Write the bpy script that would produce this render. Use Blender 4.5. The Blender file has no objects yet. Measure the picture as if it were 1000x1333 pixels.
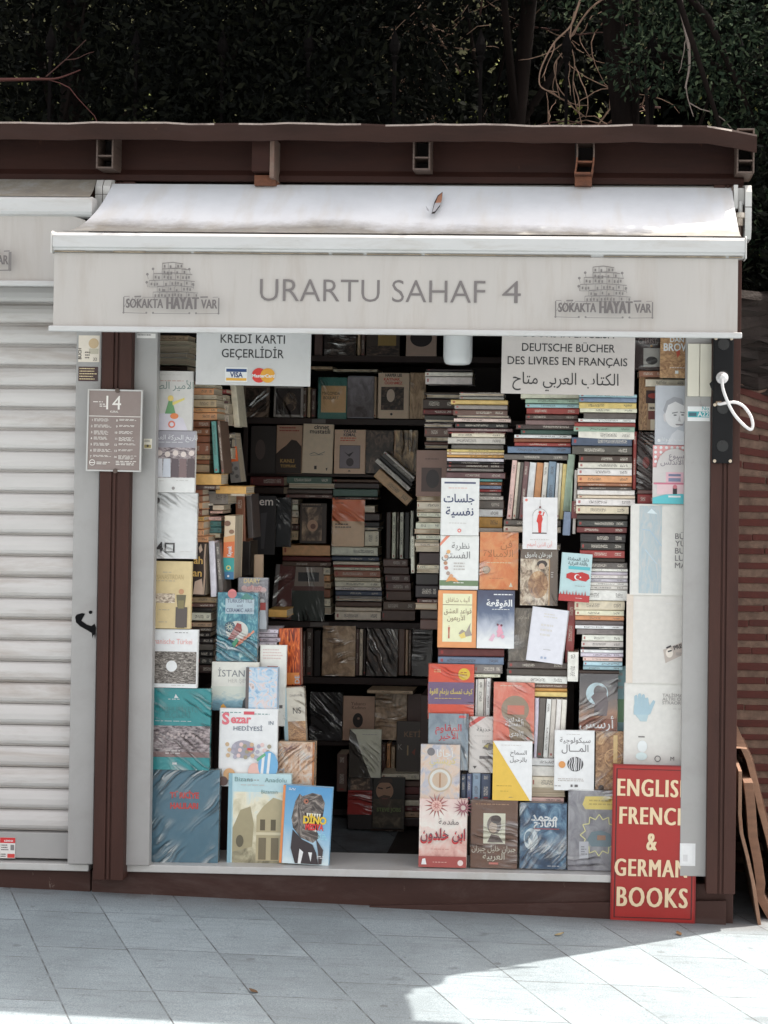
import bpy, math, random
import numpy as np
from mathutils import Vector, Matrix
R = math.radians
random.seed(7)
rnd = random.Random(11)
SC = bpy.context.scene
COL = SC.collection

# ------------------------------------------------------------------ camera
F, PPX, PPY = 2220.0, 685.0, 561.0
CAM = Vector((0.0, -6.0, 1.55))
_rot = (Matrix.Rotation(math.atan(85 / F), 3, 'Z') @ Matrix.Rotation(R(90), 3, 'X')
        @ Matrix.Rotation(R(1.0), 3, 'X') @ Matrix.Rotation(R(0.75), 3, 'Z'))
cd = bpy.data.cameras.new('camera'); cam = bpy.data.objects.new('camera', cd); COL.objects.link(cam)
cam.matrix_world = Matrix.Translation(CAM) @ _rot.to_4x4()
cd.sensor_width = 36; cd.sensor_fit = 'AUTO'; cd.lens = F * 36 / 1333
cd.shift_x = (500 - PPX) / 1333; cd.shift_y = -(666.5 - PPY) / 1333
cd.clip_start = 0.1; cd.clip_end = 500
SC.camera = cam

def P(px, py, Y):
    """the place at depth Y that stands at photograph pixel (px, py)"""
    d = _rot @ Vector(((px - PPX) / F, -(py - PPY) / F, -1.0))
    return CAM + d * ((Y - CAM.y) / d.y)
def S(Y): return F / (6.0 + Y)          # pixels per metre

# ------------------------------------------------------------------ light
TOSUN = Vector((0.41, 0.305, 1.0)).normalized()
W = bpy.data.worlds.new('World'); SC.world = W; W.use_nodes = True
_n = W.node_tree.nodes; _l = W.node_tree.links
sky = _n.new('ShaderNodeTexSky'); sky.sky_type = 'NISHITA'; sky.sun_disc = False
sky.sun_elevation = math.asin(TOSUN.z); sky.sun_rotation = math.atan2(TOSUN.x, TOSUN.y)
sky.air_density = 1.0; sky.dust_density = 2.5; sky.ozone_density = 1.0
_hs = _n.new('ShaderNodeHueSaturation'); _hs.inputs['Saturation'].default_value = 0.42      # a hazy, milky sky
_mw = _n.new('ShaderNodeMix'); _mw.data_type = 'RGBA'; _mw.blend_type = 'MULTIPLY'; _mw.inputs[0].default_value = 1.0; _mw.inputs[7].default_value = (1.09, 1.0, .89, 1)
_l.new(sky.outputs[0], _hs.inputs['Color']); _l.new(_hs.outputs[0], _mw.inputs[6]); _l.new(_mw.outputs[2], _n['Background'].inputs[0]); _n['Background'].inputs[1].default_value = 0.15
sl = bpy.data.lights.new('sun', 'SUN'); sl.energy = 2.5; sl.angle = R(0.55); sl.color = (1.0, 0.95, 0.87)
so = bpy.data.objects.new('sun', sl); COL.objects.link(so)
so.rotation_euler = (-TOSUN).to_track_quat('-Z', 'Y').to_euler(); so.location = (3, 2, 8)
SC.view_settings.view_transform = 'Standard'; SC.view_settings.look = 'None'
SC.view_settings.gamma = 1.0; SC.view_settings.exposure = 1.42

# ------------------------------------------------------------------ helpers: names, colours, materials
def tag(o, label=None, cat=None, group=None, kind=None):
    if label: o['label'] = label
    if cat: o['category'] = cat
    if group: o['group'] = group
    if kind: o['kind'] = kind
    return o
def empty(name, loc=(0, 0, 0), mat=None):
    o = bpy.data.objects.new(name, None); COL.objects.link(o); o.empty_display_size = .05
    if mat is not None: o.matrix_world = mat
    else: o.location = loc
    return o
def lin(c):
    return tuple(((x / 255 / 12.92) if x / 255 <= .04045 else ((x / 255 + .055) / 1.055) ** 2.4) for x in c[:3])
class NT:
    def __init__(s, m):
        m.use_nodes = True; s.t = m.node_tree; s.b = s.t.nodes['Principled BSDF']
        s.out = s.t.nodes['Material Output']
    def n(s, typ, ins=None, **props):
        nd = s.t.nodes.new('ShaderNode' + typ)
        for k, v in props.items(): setattr(nd, k, v)
        for k, v in (ins or {}).items():
            if isinstance(v, bpy.types.NodeSocket): s.t.links.new(v, nd.inputs[k])
            else: nd.inputs[k].default_value = v
        return nd
    def link(s, a, b): s.t.links.new(a, b)
    def math(s, op, a, b=0.0, c=None, clamp=False):
        nd = s.t.nodes.new('ShaderNodeMath'); nd.operation = op; nd.use_clamp = clamp
        for i, v in enumerate((a, b) if c is None else (a, b, c)):
            if isinstance(v, bpy.types.NodeSocket): s.link(v, nd.inputs[i])
            else: nd.inputs[i].default_value = v
        return nd.outputs[0]
    def mix(s, f, a, b):
        nd = s.t.nodes.new('ShaderNodeMix'); nd.data_type = 'RGBA'
        for i, v in ((0, f), (6, a), (7, b)):
            if isinstance(v, bpy.types.NodeSocket): s.link(v, nd.inputs[i])
            else: nd.inputs[i].default_value = (tuple(v) + (1,)) if i and len(v) == 3 else v
        return nd.outputs[2]
    def ramp(s, f, stops):
        nd = s.t.nodes.new('ShaderNodeValToRGB'); e = nd.color_ramp.elements
        while len(e) < len(stops): e.new(.5)
        for el, (p, c) in zip(e, stops): el.position = p; el.color = tuple(c) + (1,)
        s.link(f, nd.inputs[0]); return nd.outputs[0]
    def coord(s, kind='Object', scale=(1, 1, 1), rot=(0, 0, 0), rand=True):
        tc = s.n('TexCoord'); v = tc.outputs[kind]
        if rand:
            oi = s.n('ObjectInfo'); k = s.math('MULTIPLY', oi.outputs['Random'], 57.0)
            cx = s.n('CombineXYZ', {0: k, 1: k, 2: k})
            v2 = s.n('VectorMath', {0: v, 1: cx.outputs[0]}, operation='ADD').outputs[0]
        else: v2 = v
        return s.n('Mapping', {0: v2, 'Rotation': rot, 'Scale': scale}).outputs[0]
    def bump(s, h, strength=.3, dist=.01):
        b = s.n('Bump', {'Strength': strength, 'Distance': dist, 'Height': h})
        s.link(b.outputs[0], s.b.inputs['Normal']); return b
_mats = {}
def mat(name, c=None, rough=.5, var=.12, scale=9.0, bump=0.0, metal=0.0, coat=0.0, dirt=None, dirt_amt=.4, dirt_scale=3.0, linear=False, stretch=(1, 1, 1), spec=.5):
    """painted, printed or worn surface: base colour with soft mottling, an optional second colour in stains"""
    if name in _mats: return _mats[name]
    m = bpy.data.materials.new(name); t = NT(m); col = c if linear else lin(c)
    v = t.coord(scale=stretch)
    n1 = t.n('TexNoise', {'Vector': v, 'Scale': scale, 'Detail': 6.0, 'Roughness': .65})
    lo = [x * (1 - var) for x in col]; hi = [min(1, x * (1 + var)) for x in col]
    out = t.ramp(n1.outputs[0], [(.3, lo), (.7, hi)])
    if dirt is not None:
        n2 = t.n('TexNoise', {'Vector': v, 'Scale': dirt_scale, 'Detail': 9.0, 'Roughness': .7, 'Distortion': .4})
        f = t.math('MULTIPLY', t.n('MapRange', {0: n2.outputs[0], 1: .5, 2: .72}).outputs[0], dirt_amt)
        out = t.mix(f, out, lin(dirt))
    t.link(out, t.b.inputs['Base Color'])
    t.b.inputs['Metallic'].default_value = metal; t.b.inputs['Specular IOR Level'].default_value = spec
    rr = t.n('MapRange', {0: n1.outputs[0], 1: .25, 2: .75, 3: max(.05, rough - .08), 4: min(1, rough + .1)})
    t.link(rr.outputs[0], t.b.inputs['Roughness'])
    if coat: t.b.inputs['Coat Weight'].default_value = coat; t.b.inputs['Coat Roughness'].default_value = .1
    if bump:
        n3 = t.n('TexNoise', {'Vector': v, 'Scale': scale * 9, 'Detail': 5.0})
        t.bump(n3.outputs[0], bump, .004)
    _mats[name] = m; return m
def ink(c, rough=.45):
    c = tuple(int(x) for x in c[:3]); k = 'print_%02x%02x%02x' % c
    return mat(k, tuple(min(.86, x * 1.34) for x in lin(c)), rough, .05, 30, linear=True)
def pic(name, stops, scale=6.0, dist=1.0, stretch=(1, 1, 1), rot=0.0, detail=8.0, grad=None, rough=.4):
    """a printed picture: mottled artwork in the given inks, in the cover's own UV space; grad blends towards stops by height"""
    if name in _mats: return _mats[name]
    m = bpy.data.materials.new(name); t = NT(m)
    v = t.coord('UV', stretch, (0, 0, rot), rand=True)
    n1 = t.n('TexNoise', {'Vector': v, 'Scale': scale, 'Detail': detail, 'Roughness': .6, 'Distortion': dist})
    f = n1.outputs[0]
    if grad:
        sep = t.n('SeparateXYZ', {0: t.n('TexCoord').outputs['UV']})
        f = t.math('ADD', t.math('MULTIPLY', f, 1 - grad), t.math('MULTIPLY', sep.outputs[1], grad))
    t.link(t.ramp(f, [(p, tuple(min(.86, x * 1.28) for x in lin(c))) for p, c in stops]), t.b.inputs['Base Color'])
    t.b.inputs['Roughness'].default_value = rough
    _mats[name] = m; return m
def film():
    if 'clear_film' in _mats: return _mats['clear_film']
    m = bpy.data.materials.new('clear_film'); t = NT(m); t.t.nodes.remove(t.b)
    oi = t.n('ObjectInfo')
    v0 = t.coord('Object', (1, 1, 1))
    ang = t.math('ADD', t.math('MULTIPLY', oi.outputs['Random'], 2.4), -1.5)
    w = t.n('TexNoise', {'Vector': v0, 'Scale': 9.0, 'Detail': 2.0})
    vw = t.n('VectorMath', {0: v0, 1: t.n('VectorMath', {0: w.outputs['Color'], 'Scale': .05}, operation='SCALE').outputs[0]}, operation='ADD')
    vr = t.n('VectorRotate', {0: vw.outputs[0], 'Angle': ang}, rotation_type='Y_AXIS')
    vs = t.n('Mapping', {0: vr.outputs[0], 'Scale': (3.0, 1, 38)})
    a = t.n('TexNoise', {'Vector': vs.outputs[0], 'Scale': 1.0, 'Detail': 1.5, 'Roughness': .5})
    ridge = t.math('SUBTRACT', 1.0, t.math('MULTIPLY', t.math('ABSOLUTE', t.math('SUBTRACT', a.outputs[0], .5)), 7.5), clamp=True)
    where = t.n('MapRange', {0: t.n('TexNoise', {'Vector': v0, 'Scale': 8.0, 'Detail': 1.0}).outputs[0], 1: .42, 2: .6})
    h = t.math('MULTIPLY', ridge, where.outputs[0])
    b = t.n('Bump', {'Strength': 1.0, 'Distance': .009, 'Height': h})
    fr = t.n('Fresnel', {'IOR': 1.45, 'Normal': b.outputs[0]})
    g = t.n('BsdfGlossy', {'Color': (1, .98, .95, 1), 'Roughness': t.n('MapRange', {0: w.outputs[0], 1: .35, 2: .65, 3: .1, 4: .34}).outputs[0], 'Normal': b.outputs[0]})
    tr = t.n('BsdfTransparent', {'Color': (.97, .97, .97, 1)})
    fac = t.math('ADD', t.math('MULTIPLY', fr.outputs[0], .6), t.math('MULTIPLY', t.math('POWER', h, 1.6), .31), clamp=True)
    mx = t.n('MixShader', {0: fac, 1: tr.outputs[0], 2: g.outputs[0]})
    t.link(mx.outputs[0], t.out.inputs[0]); _mats['clear_film'] = m; return m
def spine_mat(kind, attr=False):
    """book cloth or card in the object's own colour; printed lettering runs along the spine. kind: plain, title, film"""
    k = 'book_spine_' + kind + ('_mass' if attr else '')
    if k in _mats: return _mats[k]
    m = bpy.data.materials.new(k); t = NT(m); oi = t.n('ObjectInfo')
    ocol, orand = oi.outputs['Color'], oi.outputs['Random']
    if attr:
        at = t.n('Attribute', attribute_name='book_colour'); ocol, orand = at.outputs['Color'], at.outputs['Alpha']
    uv = t.n('UVMap', uv_map='UVMap'); me = t.n('UVMap', uv_map='metric')
    r1 = orand
    off = t.n('CombineXYZ', {0: t.math('MULTIPLY', r1, 91.0), 1: t.math('MULTIPLY', r1, 37.0)})
    mv = t.n('VectorMath', {0: me.outputs[0], 1: off.outputs[0]}, operation='ADD')
    soft = t.n('TexNoise', {'Vector': mv.outputs[0], 'Scale': 45.0, 'Detail': 6.0})
    base = t.n('HueSaturation', {'Color': ocol, 'Value': t.n('MapRange', {0: soft.outputs[0], 1: .25, 2: .75, 3: .94 if kind == 'plain' else .82, 4: 1.05 if kind == 'plain' else 1.14}).outputs[0]}).outputs[0]
    if kind in ('title', 'film'):
        s = t.n('SeparateXYZ', {0: uv.outputs[0]}); u, v = s.outputs[0], s.outputs[1]
        a = t.math('ADD', t.math('MULTIPLY', t.math('FRACT', t.math('MULTIPLY', r1, 13.7)), .35), .12)
        b = t.math('ADD', a, t.math('ADD', t.math('MULTIPLY', t.math('FRACT', t.math('MULTIPLY', r1, 5.3)), .25), .2))
        band = t.math('MULTIPLY', t.math('GREATER_THAN', u, a), t.math('LESS_THAN', u, b))
        vb = t.math('MULTIPLY', t.math('GREATER_THAN', v, .3), t.math('LESS_THAN', v, .72))
        band2 = t.math('MULTIPLY', t.math('GREATER_THAN', u, .78), t.math('LESS_THAN', u, .92))
        band = t.math('MULTIPLY', t.math('MAXIMUM', band, band2), vb)
        lm = t.n('Mapping', {0: mv.outputs[0], 'Scale': (520, 210, 1)})
        ln = t.n('TexNoise', {'Vector': lm.outputs[0], 'Scale': 1.0, 'Detail': 2.5})
        letters = t.math('MULTIPLY', t.math('GREATER_THAN', ln.outputs[0], .5), band)
        lum = t.n('RGBToBW', {0: ocol}).outputs[0]
        inkc = t.mix(t.math('GREATER_THAN', lum, .22), lin((222, 212, 198)), lin((78, 66, 64)))
        logo = t.math('MULTIPLY', t.math('MULTIPLY', t.math('GREATER_THAN', u, .035), t.math('LESS_THAN', u, .075)), vb)
        logo = t.math('MULTIPLY', logo, t.math('GREATER_THAN', t.math('FRACT', t.math('MULTIPLY', r1, 7.9)), .5))
        has = t.math('GREATER_THAN', t.math('FRACT', t.math('MULTIPLY', orand, 23.3)), .3)
        base = t.mix(t.math('MULTIPLY', t.math('MULTIPLY', letters, .7), has), base, inkc)
        base = t.mix(t.math('MULTIPLY', logo, .8), base, lin((170, 60, 55)))
    t.link(base, t.b.inputs['Base Color'])
    t.b.inputs['Roughness'].default_value = .45
    if kind == 'film':
        mp = t.n('Mapping', {0: mv.outputs[0], 'Scale': (60, 150, 1), 'Rotation': (0, 0, .45)})
        n2 = t.n('TexNoise', {'Vector': mp.outputs[0], 'Scale': 1.0, 'Detail': 3.0, 'Distortion': 1.0})
        bm = t.n('Bump', {'Strength': .9, 'Distance': .012, 'Height': n2.outputs[0]})
        t.b.inputs['Coat Weight'].default_value = .8; t.b.inputs['Coat Roughness'].default_value = .15
        t.b.inputs['Coat IOR'].default_value = 1.5
        t.link(bm.outputs[0], t.b.inputs['Coat Normal'])
    _mats[k] = m; return m
def pages_mat():
    if 'page_edges' in _mats: return _mats['page_edges']
    m = bpy.data.materials.new('page_edges'); t = NT(m)
    v = t.coord('Object', (3, 900, 3)); n1 = t.n('TexNoise', {'Vector': v, 'Scale': 1.0, 'Detail': 3.0})
    oi = t.n('ObjectInfo')
    f = t.ramp(n1.outputs[0], [(.3, lin((150, 128, 104))), (.65, lin((222, 208, 186)))])
    t.link(f, t.b.inputs['Base Color']); t.b.inputs['Roughness'].default_value = .9
    t.bump(n1.outputs[0], .4, .001); _mats['page_edges'] = m; return m

# ------------------------------------------------------------------ mesh collector
class MB:
    def __init__(s): s.v = []; s.f = []; s.mi = []; s.m = []; s.uv = {}
    def _m(s, m):
        if m not in s.m: s.m.append(m)
        return s.m.index(m)
    def add(s, vs, fs, m, uvs=None):
        k = len(s.v); s.v += [tuple(v) for v in vs]; i = s._m(m)
        for n, f in enumerate(fs):
            if uvs: s.uv[len(s.f)] = uvs[n]
            s.f.append([k + j for j in f]); s.mi.append(i)
        return s
    def box(s, x0, x1, y0, y1, z0, z1, m):
        vs = [(x, y, z) for z in (z0, z1) for y in (y0, y1) for x in (x0, x1)]
        return s.add(vs, [(0, 2, 3, 1), (4, 5, 7, 6), (0, 1, 5, 4), (2, 6, 7, 3), (0, 4, 6, 2), (1, 3, 7, 5)], m)
    def poly(s, pts, m, uv=None): return s.add(pts, [tuple(range(len(pts)))], m, [uv] if uv else None)
    def sheet(s, pts, m, back):
        """a flat outline given a thickness: pts counter-clockwise from the front, back = offset to the rear face"""
        n = len(pts); b = Vector(back); vs = [Vector(p) for p in pts] + [Vector(p) + b for p in pts]
        fs = [tuple(range(n)), tuple(range(2 * n - 1, n - 1, -1))] + [(i, n + i, n + (i + 1) % n, (i + 1) % n) for i in range(n)]
        return s.add(vs, fs, m)
    def tube(s, pts, r, m, n=8, cap=True):
        pts = [Vector(p) for p in pts]; rs = r if isinstance(r, (list, tuple)) else [r] * len(pts)
        vs = []; up = None
        for i, p in enumerate(pts):
            d = (pts[min(i + 1, len(pts) - 1)] - pts[max(i - 1, 0)]).normalized()
            if up is None: up = d.orthogonal().normalized()
            up = (up - d * up.dot(d)).normalized(); sd = d.cross(up)
            vs += [p + (up * math.cos(a) + sd * math.sin(a)) * rs[i] for a in [2 * math.pi * j / n for j in range(n)]]
        fs = [(i * n + j, i * n + (j + 1) % n, (i + 1) * n + (j + 1) % n, (i + 1) * n + j) for i in range(len(pts) - 1) for j in range(n)]
        if cap: fs += [tuple(range(n - 1, -1, -1)), tuple(range((len(pts) - 1) * n, len(pts) * n))]
        return s.add(vs, fs, m)
    def prism(s, prof, x0, x1, m):
        """a profile in (y, z), extruded along x"""
        n = len(prof); vs = [(x0, y, z) for y, z in prof] + [(x1, y, z) for y, z in prof]
        fs = [(i, (i + 1) % n, n + (i + 1) % n, n + i) for i in range(n)] + [tuple(range(n - 1, -1, -1)), tuple(range(n, 2 * n))]
        return s.add(vs, fs, m)
    def build(s, name, parent=None, bevel=0.0, smooth=False, loc=None, seg=2):
        me = bpy.data.meshes.new(name); me.from_pydata(s.v, [], s.f)
        for m in s.m: me.materials.append(m)
        me.polygons.foreach_set('material_index', s.mi)
        if s.uv:
            l = me.uv_layers.new(name='UVMap')
            for fi, uv in s.uv.items():
                p = me.polygons[fi]
                for li, c in zip(p.loop_indices, uv): l.data[li].uv = c
        if smooth: me.polygons.foreach_set('use_smooth', [True] * len(s.f))
        me.update()
        o = bpy.data.objects.new(name, me); COL.objects.link(o)
        if parent: o.parent = parent
        if loc: o.location = loc
        if bevel:
            b = o.modifiers.new('bevel', 'BEVEL'); b.width = bevel; b.segments = seg; b.limit_method = 'ANGLE'; b.angle_limit = R(40)
        return o

# ------------------------------------------------------------------ lettering
AR = {}
def _ar():
    code = 0xFE80
    for s in 'ء1 آ2 أ2 ؤ2 إ2 ئ4 ا2 ب4 ة2 ت4 ث4 ج4 ح4 خ4 د2 ذ2 ر2 ز2 س4 ش4 ص4 ض4 ط4 ظ4 ع4 غ4 ف4 ق4 ك4 ل4 م4 ن4 ه4 و2 ى2 ي4'.split():
        AR[s[0]] = (code, int(s[1])); code += int(s[1])
_ar()
LA = {'آ': 0xFEF5, 'أ': 0xFEF7, 'إ': 0xFEF9, 'ا': 0xFEFB}
def shape(line):
    """Arabic letters joined and set right to left"""
    if not any(c in AR for c in line): return line
    r = []; i = 0; prev = False
    while i < len(line):
        c = line[i]
        if c == 'ل' and i + 1 < len(line) and line[i + 1] in LA:
            r.append(chr(LA[line[i + 1]] + (1 if prev else 0))); prev = False; i += 2; continue
        if c in AR:
            code, n = AR[c]; nx = line[i + 1] if i + 1 < len(line) else ' '
            nj = n == 4 and ((nx in AR and nx != 'ء') or nx == 'ـ')
            k = ((3 if nj else 1) if prev else (2 if nj else 0)) if n == 4 else ((1 if prev else 0) if n == 2 else 0)
            r.append(chr(code + k)); prev = n == 4
        else: r.append(c); prev = c == 'ـ'
        i += 1
    return ''.join(reversed(r))
_tc = {}
def text_geo(s, bold=0.0, sp=1.0):
    """(verts, faces, width) of one line at size 1, left edge at 0, baseline at 0"""
    k = (s, bold, sp)
    if k not in _tc:
        cu = bpy.data.curves.new('t', 'FONT'); cu.body = shape(s); cu.size = 1.0; cu.resolution_u = 3; cu.space_character = sp; cu.offset = bold; cu.fill_mode = 'FRONT'
        o = bpy.data.objects.new('t', cu); COL.objects.link(o)
        dg = bpy.context.evaluated_depsgraph_get(); ev = o.evaluated_get(dg); me = ev.to_mesh()
        vs = [(v.co.x, v.co.y) for v in me.vertices]; fs = [tuple(p.vertices) for p in me.polygons]
        ev.to_mesh_clear(); bpy.data.objects.remove(o); bpy.data.curves.remove(cu)
        if not vs: vs = [(0, 0)]
        x0 = min(v[0] for v in vs); x1 = max(v[0] for v in vs)
        _tc[k] = ([(x - x0, y) for x, y in vs], fs, x1 - x0, max(v[1] for v in vs), min(v[1] for v in vs))
    return _tc[k]
class Art:
    """flat print on a face: u right 0..1, v down 0..1, on a w x h face whose lower left corner is org; pieces stack by 0.2 mm"""
    def __init__(s, w, h, y0=-.0006, org=(0, 0)): s.w, s.h, s.y, s.o = w, h, y0, org; s.mb = {'picture': MB(), 'title': MB()}; s.lines = []; s.k = 0; s.r = random.Random(int(w * 1e5 + h * 1e6))
    def p(s, u, v): return (s.o[0] + u * s.w, s.y - s.k * .0002, s.o[1] + (1 - v) * s.h)
    def draw(s, items):
        for it in items:
            s.k += 1; c = it[0]
            col = it[5] if c == 't' else it[4] if c == 'd' else it[-1]
            m = col if isinstance(col, bpy.types.Material) else ink(col)
            if c == 'r': s.quad(it[1:5], m)
            elif c == 'p': s.mb['picture'].poly([s.p(u, v) for u, v in it[1]][::(1 if s.area(it[1]) < 0 else -1)], m)
            elif c == 'd':
                u, v, r = it[1:4]; a = it[5] if len(it) > 5 else 1.0
                s.mb['picture'].poly([s.p(u + r * math.cos(t), v + a * r * s.w / s.h * math.sin(t)) for t in [-2 * math.pi * j / 28 for j in range(28)]], m)
            elif c == 'o':
                u, v, r, th = it[1:5]
                for j in range(32):
                    a, b = 2 * math.pi * j / 32, 2 * math.pi * (j + 1) / 32
                    s.mb['picture'].poly([s.p(u + q * math.cos(t), v + q * s.w / s.h * math.sin(t)) for q, t in ((r, a), (r - th, a), (r - th, b), (r, b))], m)
            elif c == 'l':
                pts, th = it[1], it[2]
                for (u0, v0), (u1, v1) in zip(pts[:-1], pts[1:]):
                    dx, dy = (u1 - u0) * s.w, (v1 - v0) * s.h; L = math.hypot(dx, dy) or 1; nx, ny = -dy / L * th / 2, dx / L * th / 2
                    q = [(u0 + nx / s.w * s.w, v0 + ny * s.w / s.h), (u0 - nx, v0 - ny * s.w / s.h), (u1 - nx, v1 - ny * s.w / s.h), (u1 + nx, v1 + ny * s.w / s.h)]
                    s.mb['picture'].poly([s.p(*z) for z in q][::(1 if s.area(q) < 0 else -1)], m)
            elif c == 't':
                _, st, u, v, size, _c = it[:6]; op = it[6] if len(it) > 6 else {}
                vs, fs, wd, top, bot = text_geo(st, op.get('b', 0.0), op.get('sp', 1.0)); sz = size * s.w
                fit = op.get('fit'); sx = (fit * s.w) if fit else min(sz, .94 * s.w / max(wd, .01))
                al = op.get('a', 'c'); dx = {'l': 0, 'c': -wd / 2, 'r': -wd}[al]
                ca, sa = math.cos(R(op.get('rot', 0))), math.sin(R(op.get('rot', 0)))
                o = s.p(u, v); out = []
                for x, y in vs:
                    X, Z = (x + dx) * sx, y * sz
                    out.append((o[0] + X * ca + Z * sa, o[1], o[2] - X * sa + Z * ca))
                tb = MB(); tb.add(out, fs, m); s.lines.append(tb)
            elif c == 's':                     # lines of small print, word by word
                _, u0, v0, u1, n, lh, _c = it[:7]
                for i in range(n):
                    x = u0; e = u1 - s.r.random() * (u1 - u0) * .3
                    while x < e:
                        L = min(e - x, s.r.uniform(.03, .1)); v = v0 + i * lh
                        if L > .012: s.mb['title'].poly([s.p(x, v + lh * .42), s.p(x + L, v + lh * .42), s.p(x + L, v), s.p(x, v)], m)
                        x += L + .018
        return s
    def quad(s, b, m):
        u0, v0, u1, v1 = b
        s.mb['picture'].poly([s.p(u0, v1), s.p(u1, v1), s.p(u1, v0), s.p(u0, v0)], m, [(0, 0), (1, 0), (1, 1), (0, 1)])
    @staticmethod
    def area(q): return sum(q[i][0] * q[(i + 1) % len(q)][1] - q[(i + 1) % len(q)][0] * q[i][1] for i in range(len(q)))
    def build(s, parent, pn='picture', tn='title'):
        for k, n in (('picture', pn), ('title', tn)):
            if s.mb[k].f: s.mb[k].build(n if k == 'picture' else 'small_print', parent)
        for tb in s.lines:
            if tb.f: tb.build(tn, parent)

# ------------------------------------------------------------------ books
def book_parts(root, w, h, t, color, cm, wrap=False, tint=None):
    """local x 0..w (spine at 0), y 0..t (front board at 0), z 0..h"""
    c = min(.0022, t * .14); r = min(t * .3, .004)
    prof = [(w, 0), (r, 0), (r * .3, r * .3), (0, r), (0, t - r), (r * .3, t - r * .3), (r, t), (w, t), (w, t - c), (c * 1.5, t - c), (c * 1.5, c), (w, c)]
    n = len(prof); vs = [(x, y, 0) for x, y in prof] + [(x, y, h) for x, y in prof]
    fs = [(n + i, n + (i + 1) % n, (i + 1) % n, i) for i in range(n)] + [tuple(range(n)), tuple(range(2 * n - 1, n - 1, -1))]
    me = bpy.data.meshes.new('cover'); me.from_pydata(vs, [], fs); me.materials.append(cm)
    a = me.uv_layers.new(name='UVMap'); b = me.uv_layers.new(name='metric')
    for p in me.polygons:
        for li, vi in zip(p.loop_indices, p.vertices):
            x, y, z = vs[vi]
            if p.index in (2, 3, 4): a.data[li].uv = (z / h, y / t)
            else: a.data[li].uv = (0, 0)
            b.data[li].uv = (z + x, y + x * .37) if p.index in (2, 3, 4) else (x, z)
    o = bpy.data.objects.new('cover', me); COL.objects.link(o); o.parent = root; o.color = tuple(min(.86, q * 1.34) for q in lin(color)) + (1,)
    g = min(.003, w * .03); pb = MB().box(c * 1.5 + .0003, w - g, c + .0003, t - c - .0003, g * .7, h - g * .7, pages_mat()).build('page_block', root)
    pb.color = o.color
    if wrap:
        e = .0016; MB().box(-e, w + e, -e - .004, t + e, -e * .3, h + e, film()).build('plastic_wrap', root)
    return o
def basis(ax, ay, az, loc):
    m = Matrix((ax, ay, az)).transposed().to_4x4(); m.translation = loc; return m
X_, Y_, Z_ = Vector((1, 0, 0)), Vector((0, 1, 0)), Vector((0, 0, 1))
BOOKS = []
def new_book(m, label, group, box, Y, flat=False, cat='book'):
    r = tag(empty('book', mat=m), label, cat, group); BOOKS.append((r, box, Y, flat)); return r

def front(box, Y, color, label, art=(), wrap=False, tilt=0.0, t=.018, lean=2.0, group='books shown with their front covers', rot=None, cm=None, right=False):
    """a book standing with its front cover to the street; box = its place in the photograph"""
    x0, y0, x1, y1 = box; s = S(Y); w, h = (x1 - x0) / s, (y1 - y0) / s
    b = P((x0 + x1) / 2, y1, Y)
    m = Matrix.Translation(b) @ Matrix.Rotation(R(tilt), 4, 'Y') @ Matrix.Rotation(R(-lean), 4, 'X') @ Matrix.Rotation(R(rnd.uniform(-1.5, 1.5) if rot is None else rot), 4, 'Z') @ Matrix.Translation((-w / 2, 0, 0))
    root = new_book(m, label, group, box, Y, True)
    book_parts(root, w, h, t, color, cm or spine_mat('plain'), wrap)
    Art(w, h).draw(art).build(root)
    return root
ORD = 'zeroth first second third fourth fifth sixth seventh eighth ninth tenth eleventh twelfth thirteenth fourteenth fifteenth sixteenth seventeenth eighteenth nineteenth twentieth twenty-first twenty-second twenty-third twenty-fourth twenty-fifth twenty-sixth twenty-seventh twenty-eighth twenty-ninth thirtieth thirty-first thirty-second thirty-third thirty-fourth thirty-fifth thirty-sixth thirty-seventh thirty-eighth thirty-ninth fortieth'.split()
K = {'wh': ((218, 214, 211), 'white'), 'of': ((200, 193, 186), 'off-white'), 'cr': ((214, 199, 174), 'cream'), 'ta': ((186, 150, 112), 'tan'), 'ru': ((150, 82, 52), 'rust brown'),
     'am': ((222, 160, 66), 'amber'), 'or': ((214, 140, 82), 'orange'), 'ye': ((222, 186, 96), 'yellow'), 'rd': ((168, 52, 50), 'red'), 'dr': ((110, 38, 40), 'dark red'), 'br': ((98, 68, 60), 'brown'),
     'db': ((62, 44, 40), 'dark brown'), 'bk': ((36, 32, 33), 'black'), 'gr': ((126, 122, 118), 'grey'), 'dg': ((82, 76, 73), 'dark grey'), 'bl': ((96, 126, 160), 'blue'), 'nv': ((60, 74, 108), 'navy'),
     'lb': ((142, 186, 200), 'light blue'), 'te': ((70, 150, 150), 'teal'), 'gn': ((140, 176, 152), 'pale green'), 'dn': ((44, 84, 74), 'dark green'), 'pk': ((214, 168, 160), 'pink'), 'mv': ((120, 84, 90), 'mauve'), 'la': ((190, 184, 204), 'lavender')}
def jit(c):
    g = sum(c) / 3; d = rnd.randint(-14, 16)
    return tuple(min(236, max(18, g + (q - g) * .66 + d + rnd.randint(-2, 2) + w)) for q, w in zip(c, (3, 0, -3)))
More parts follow.
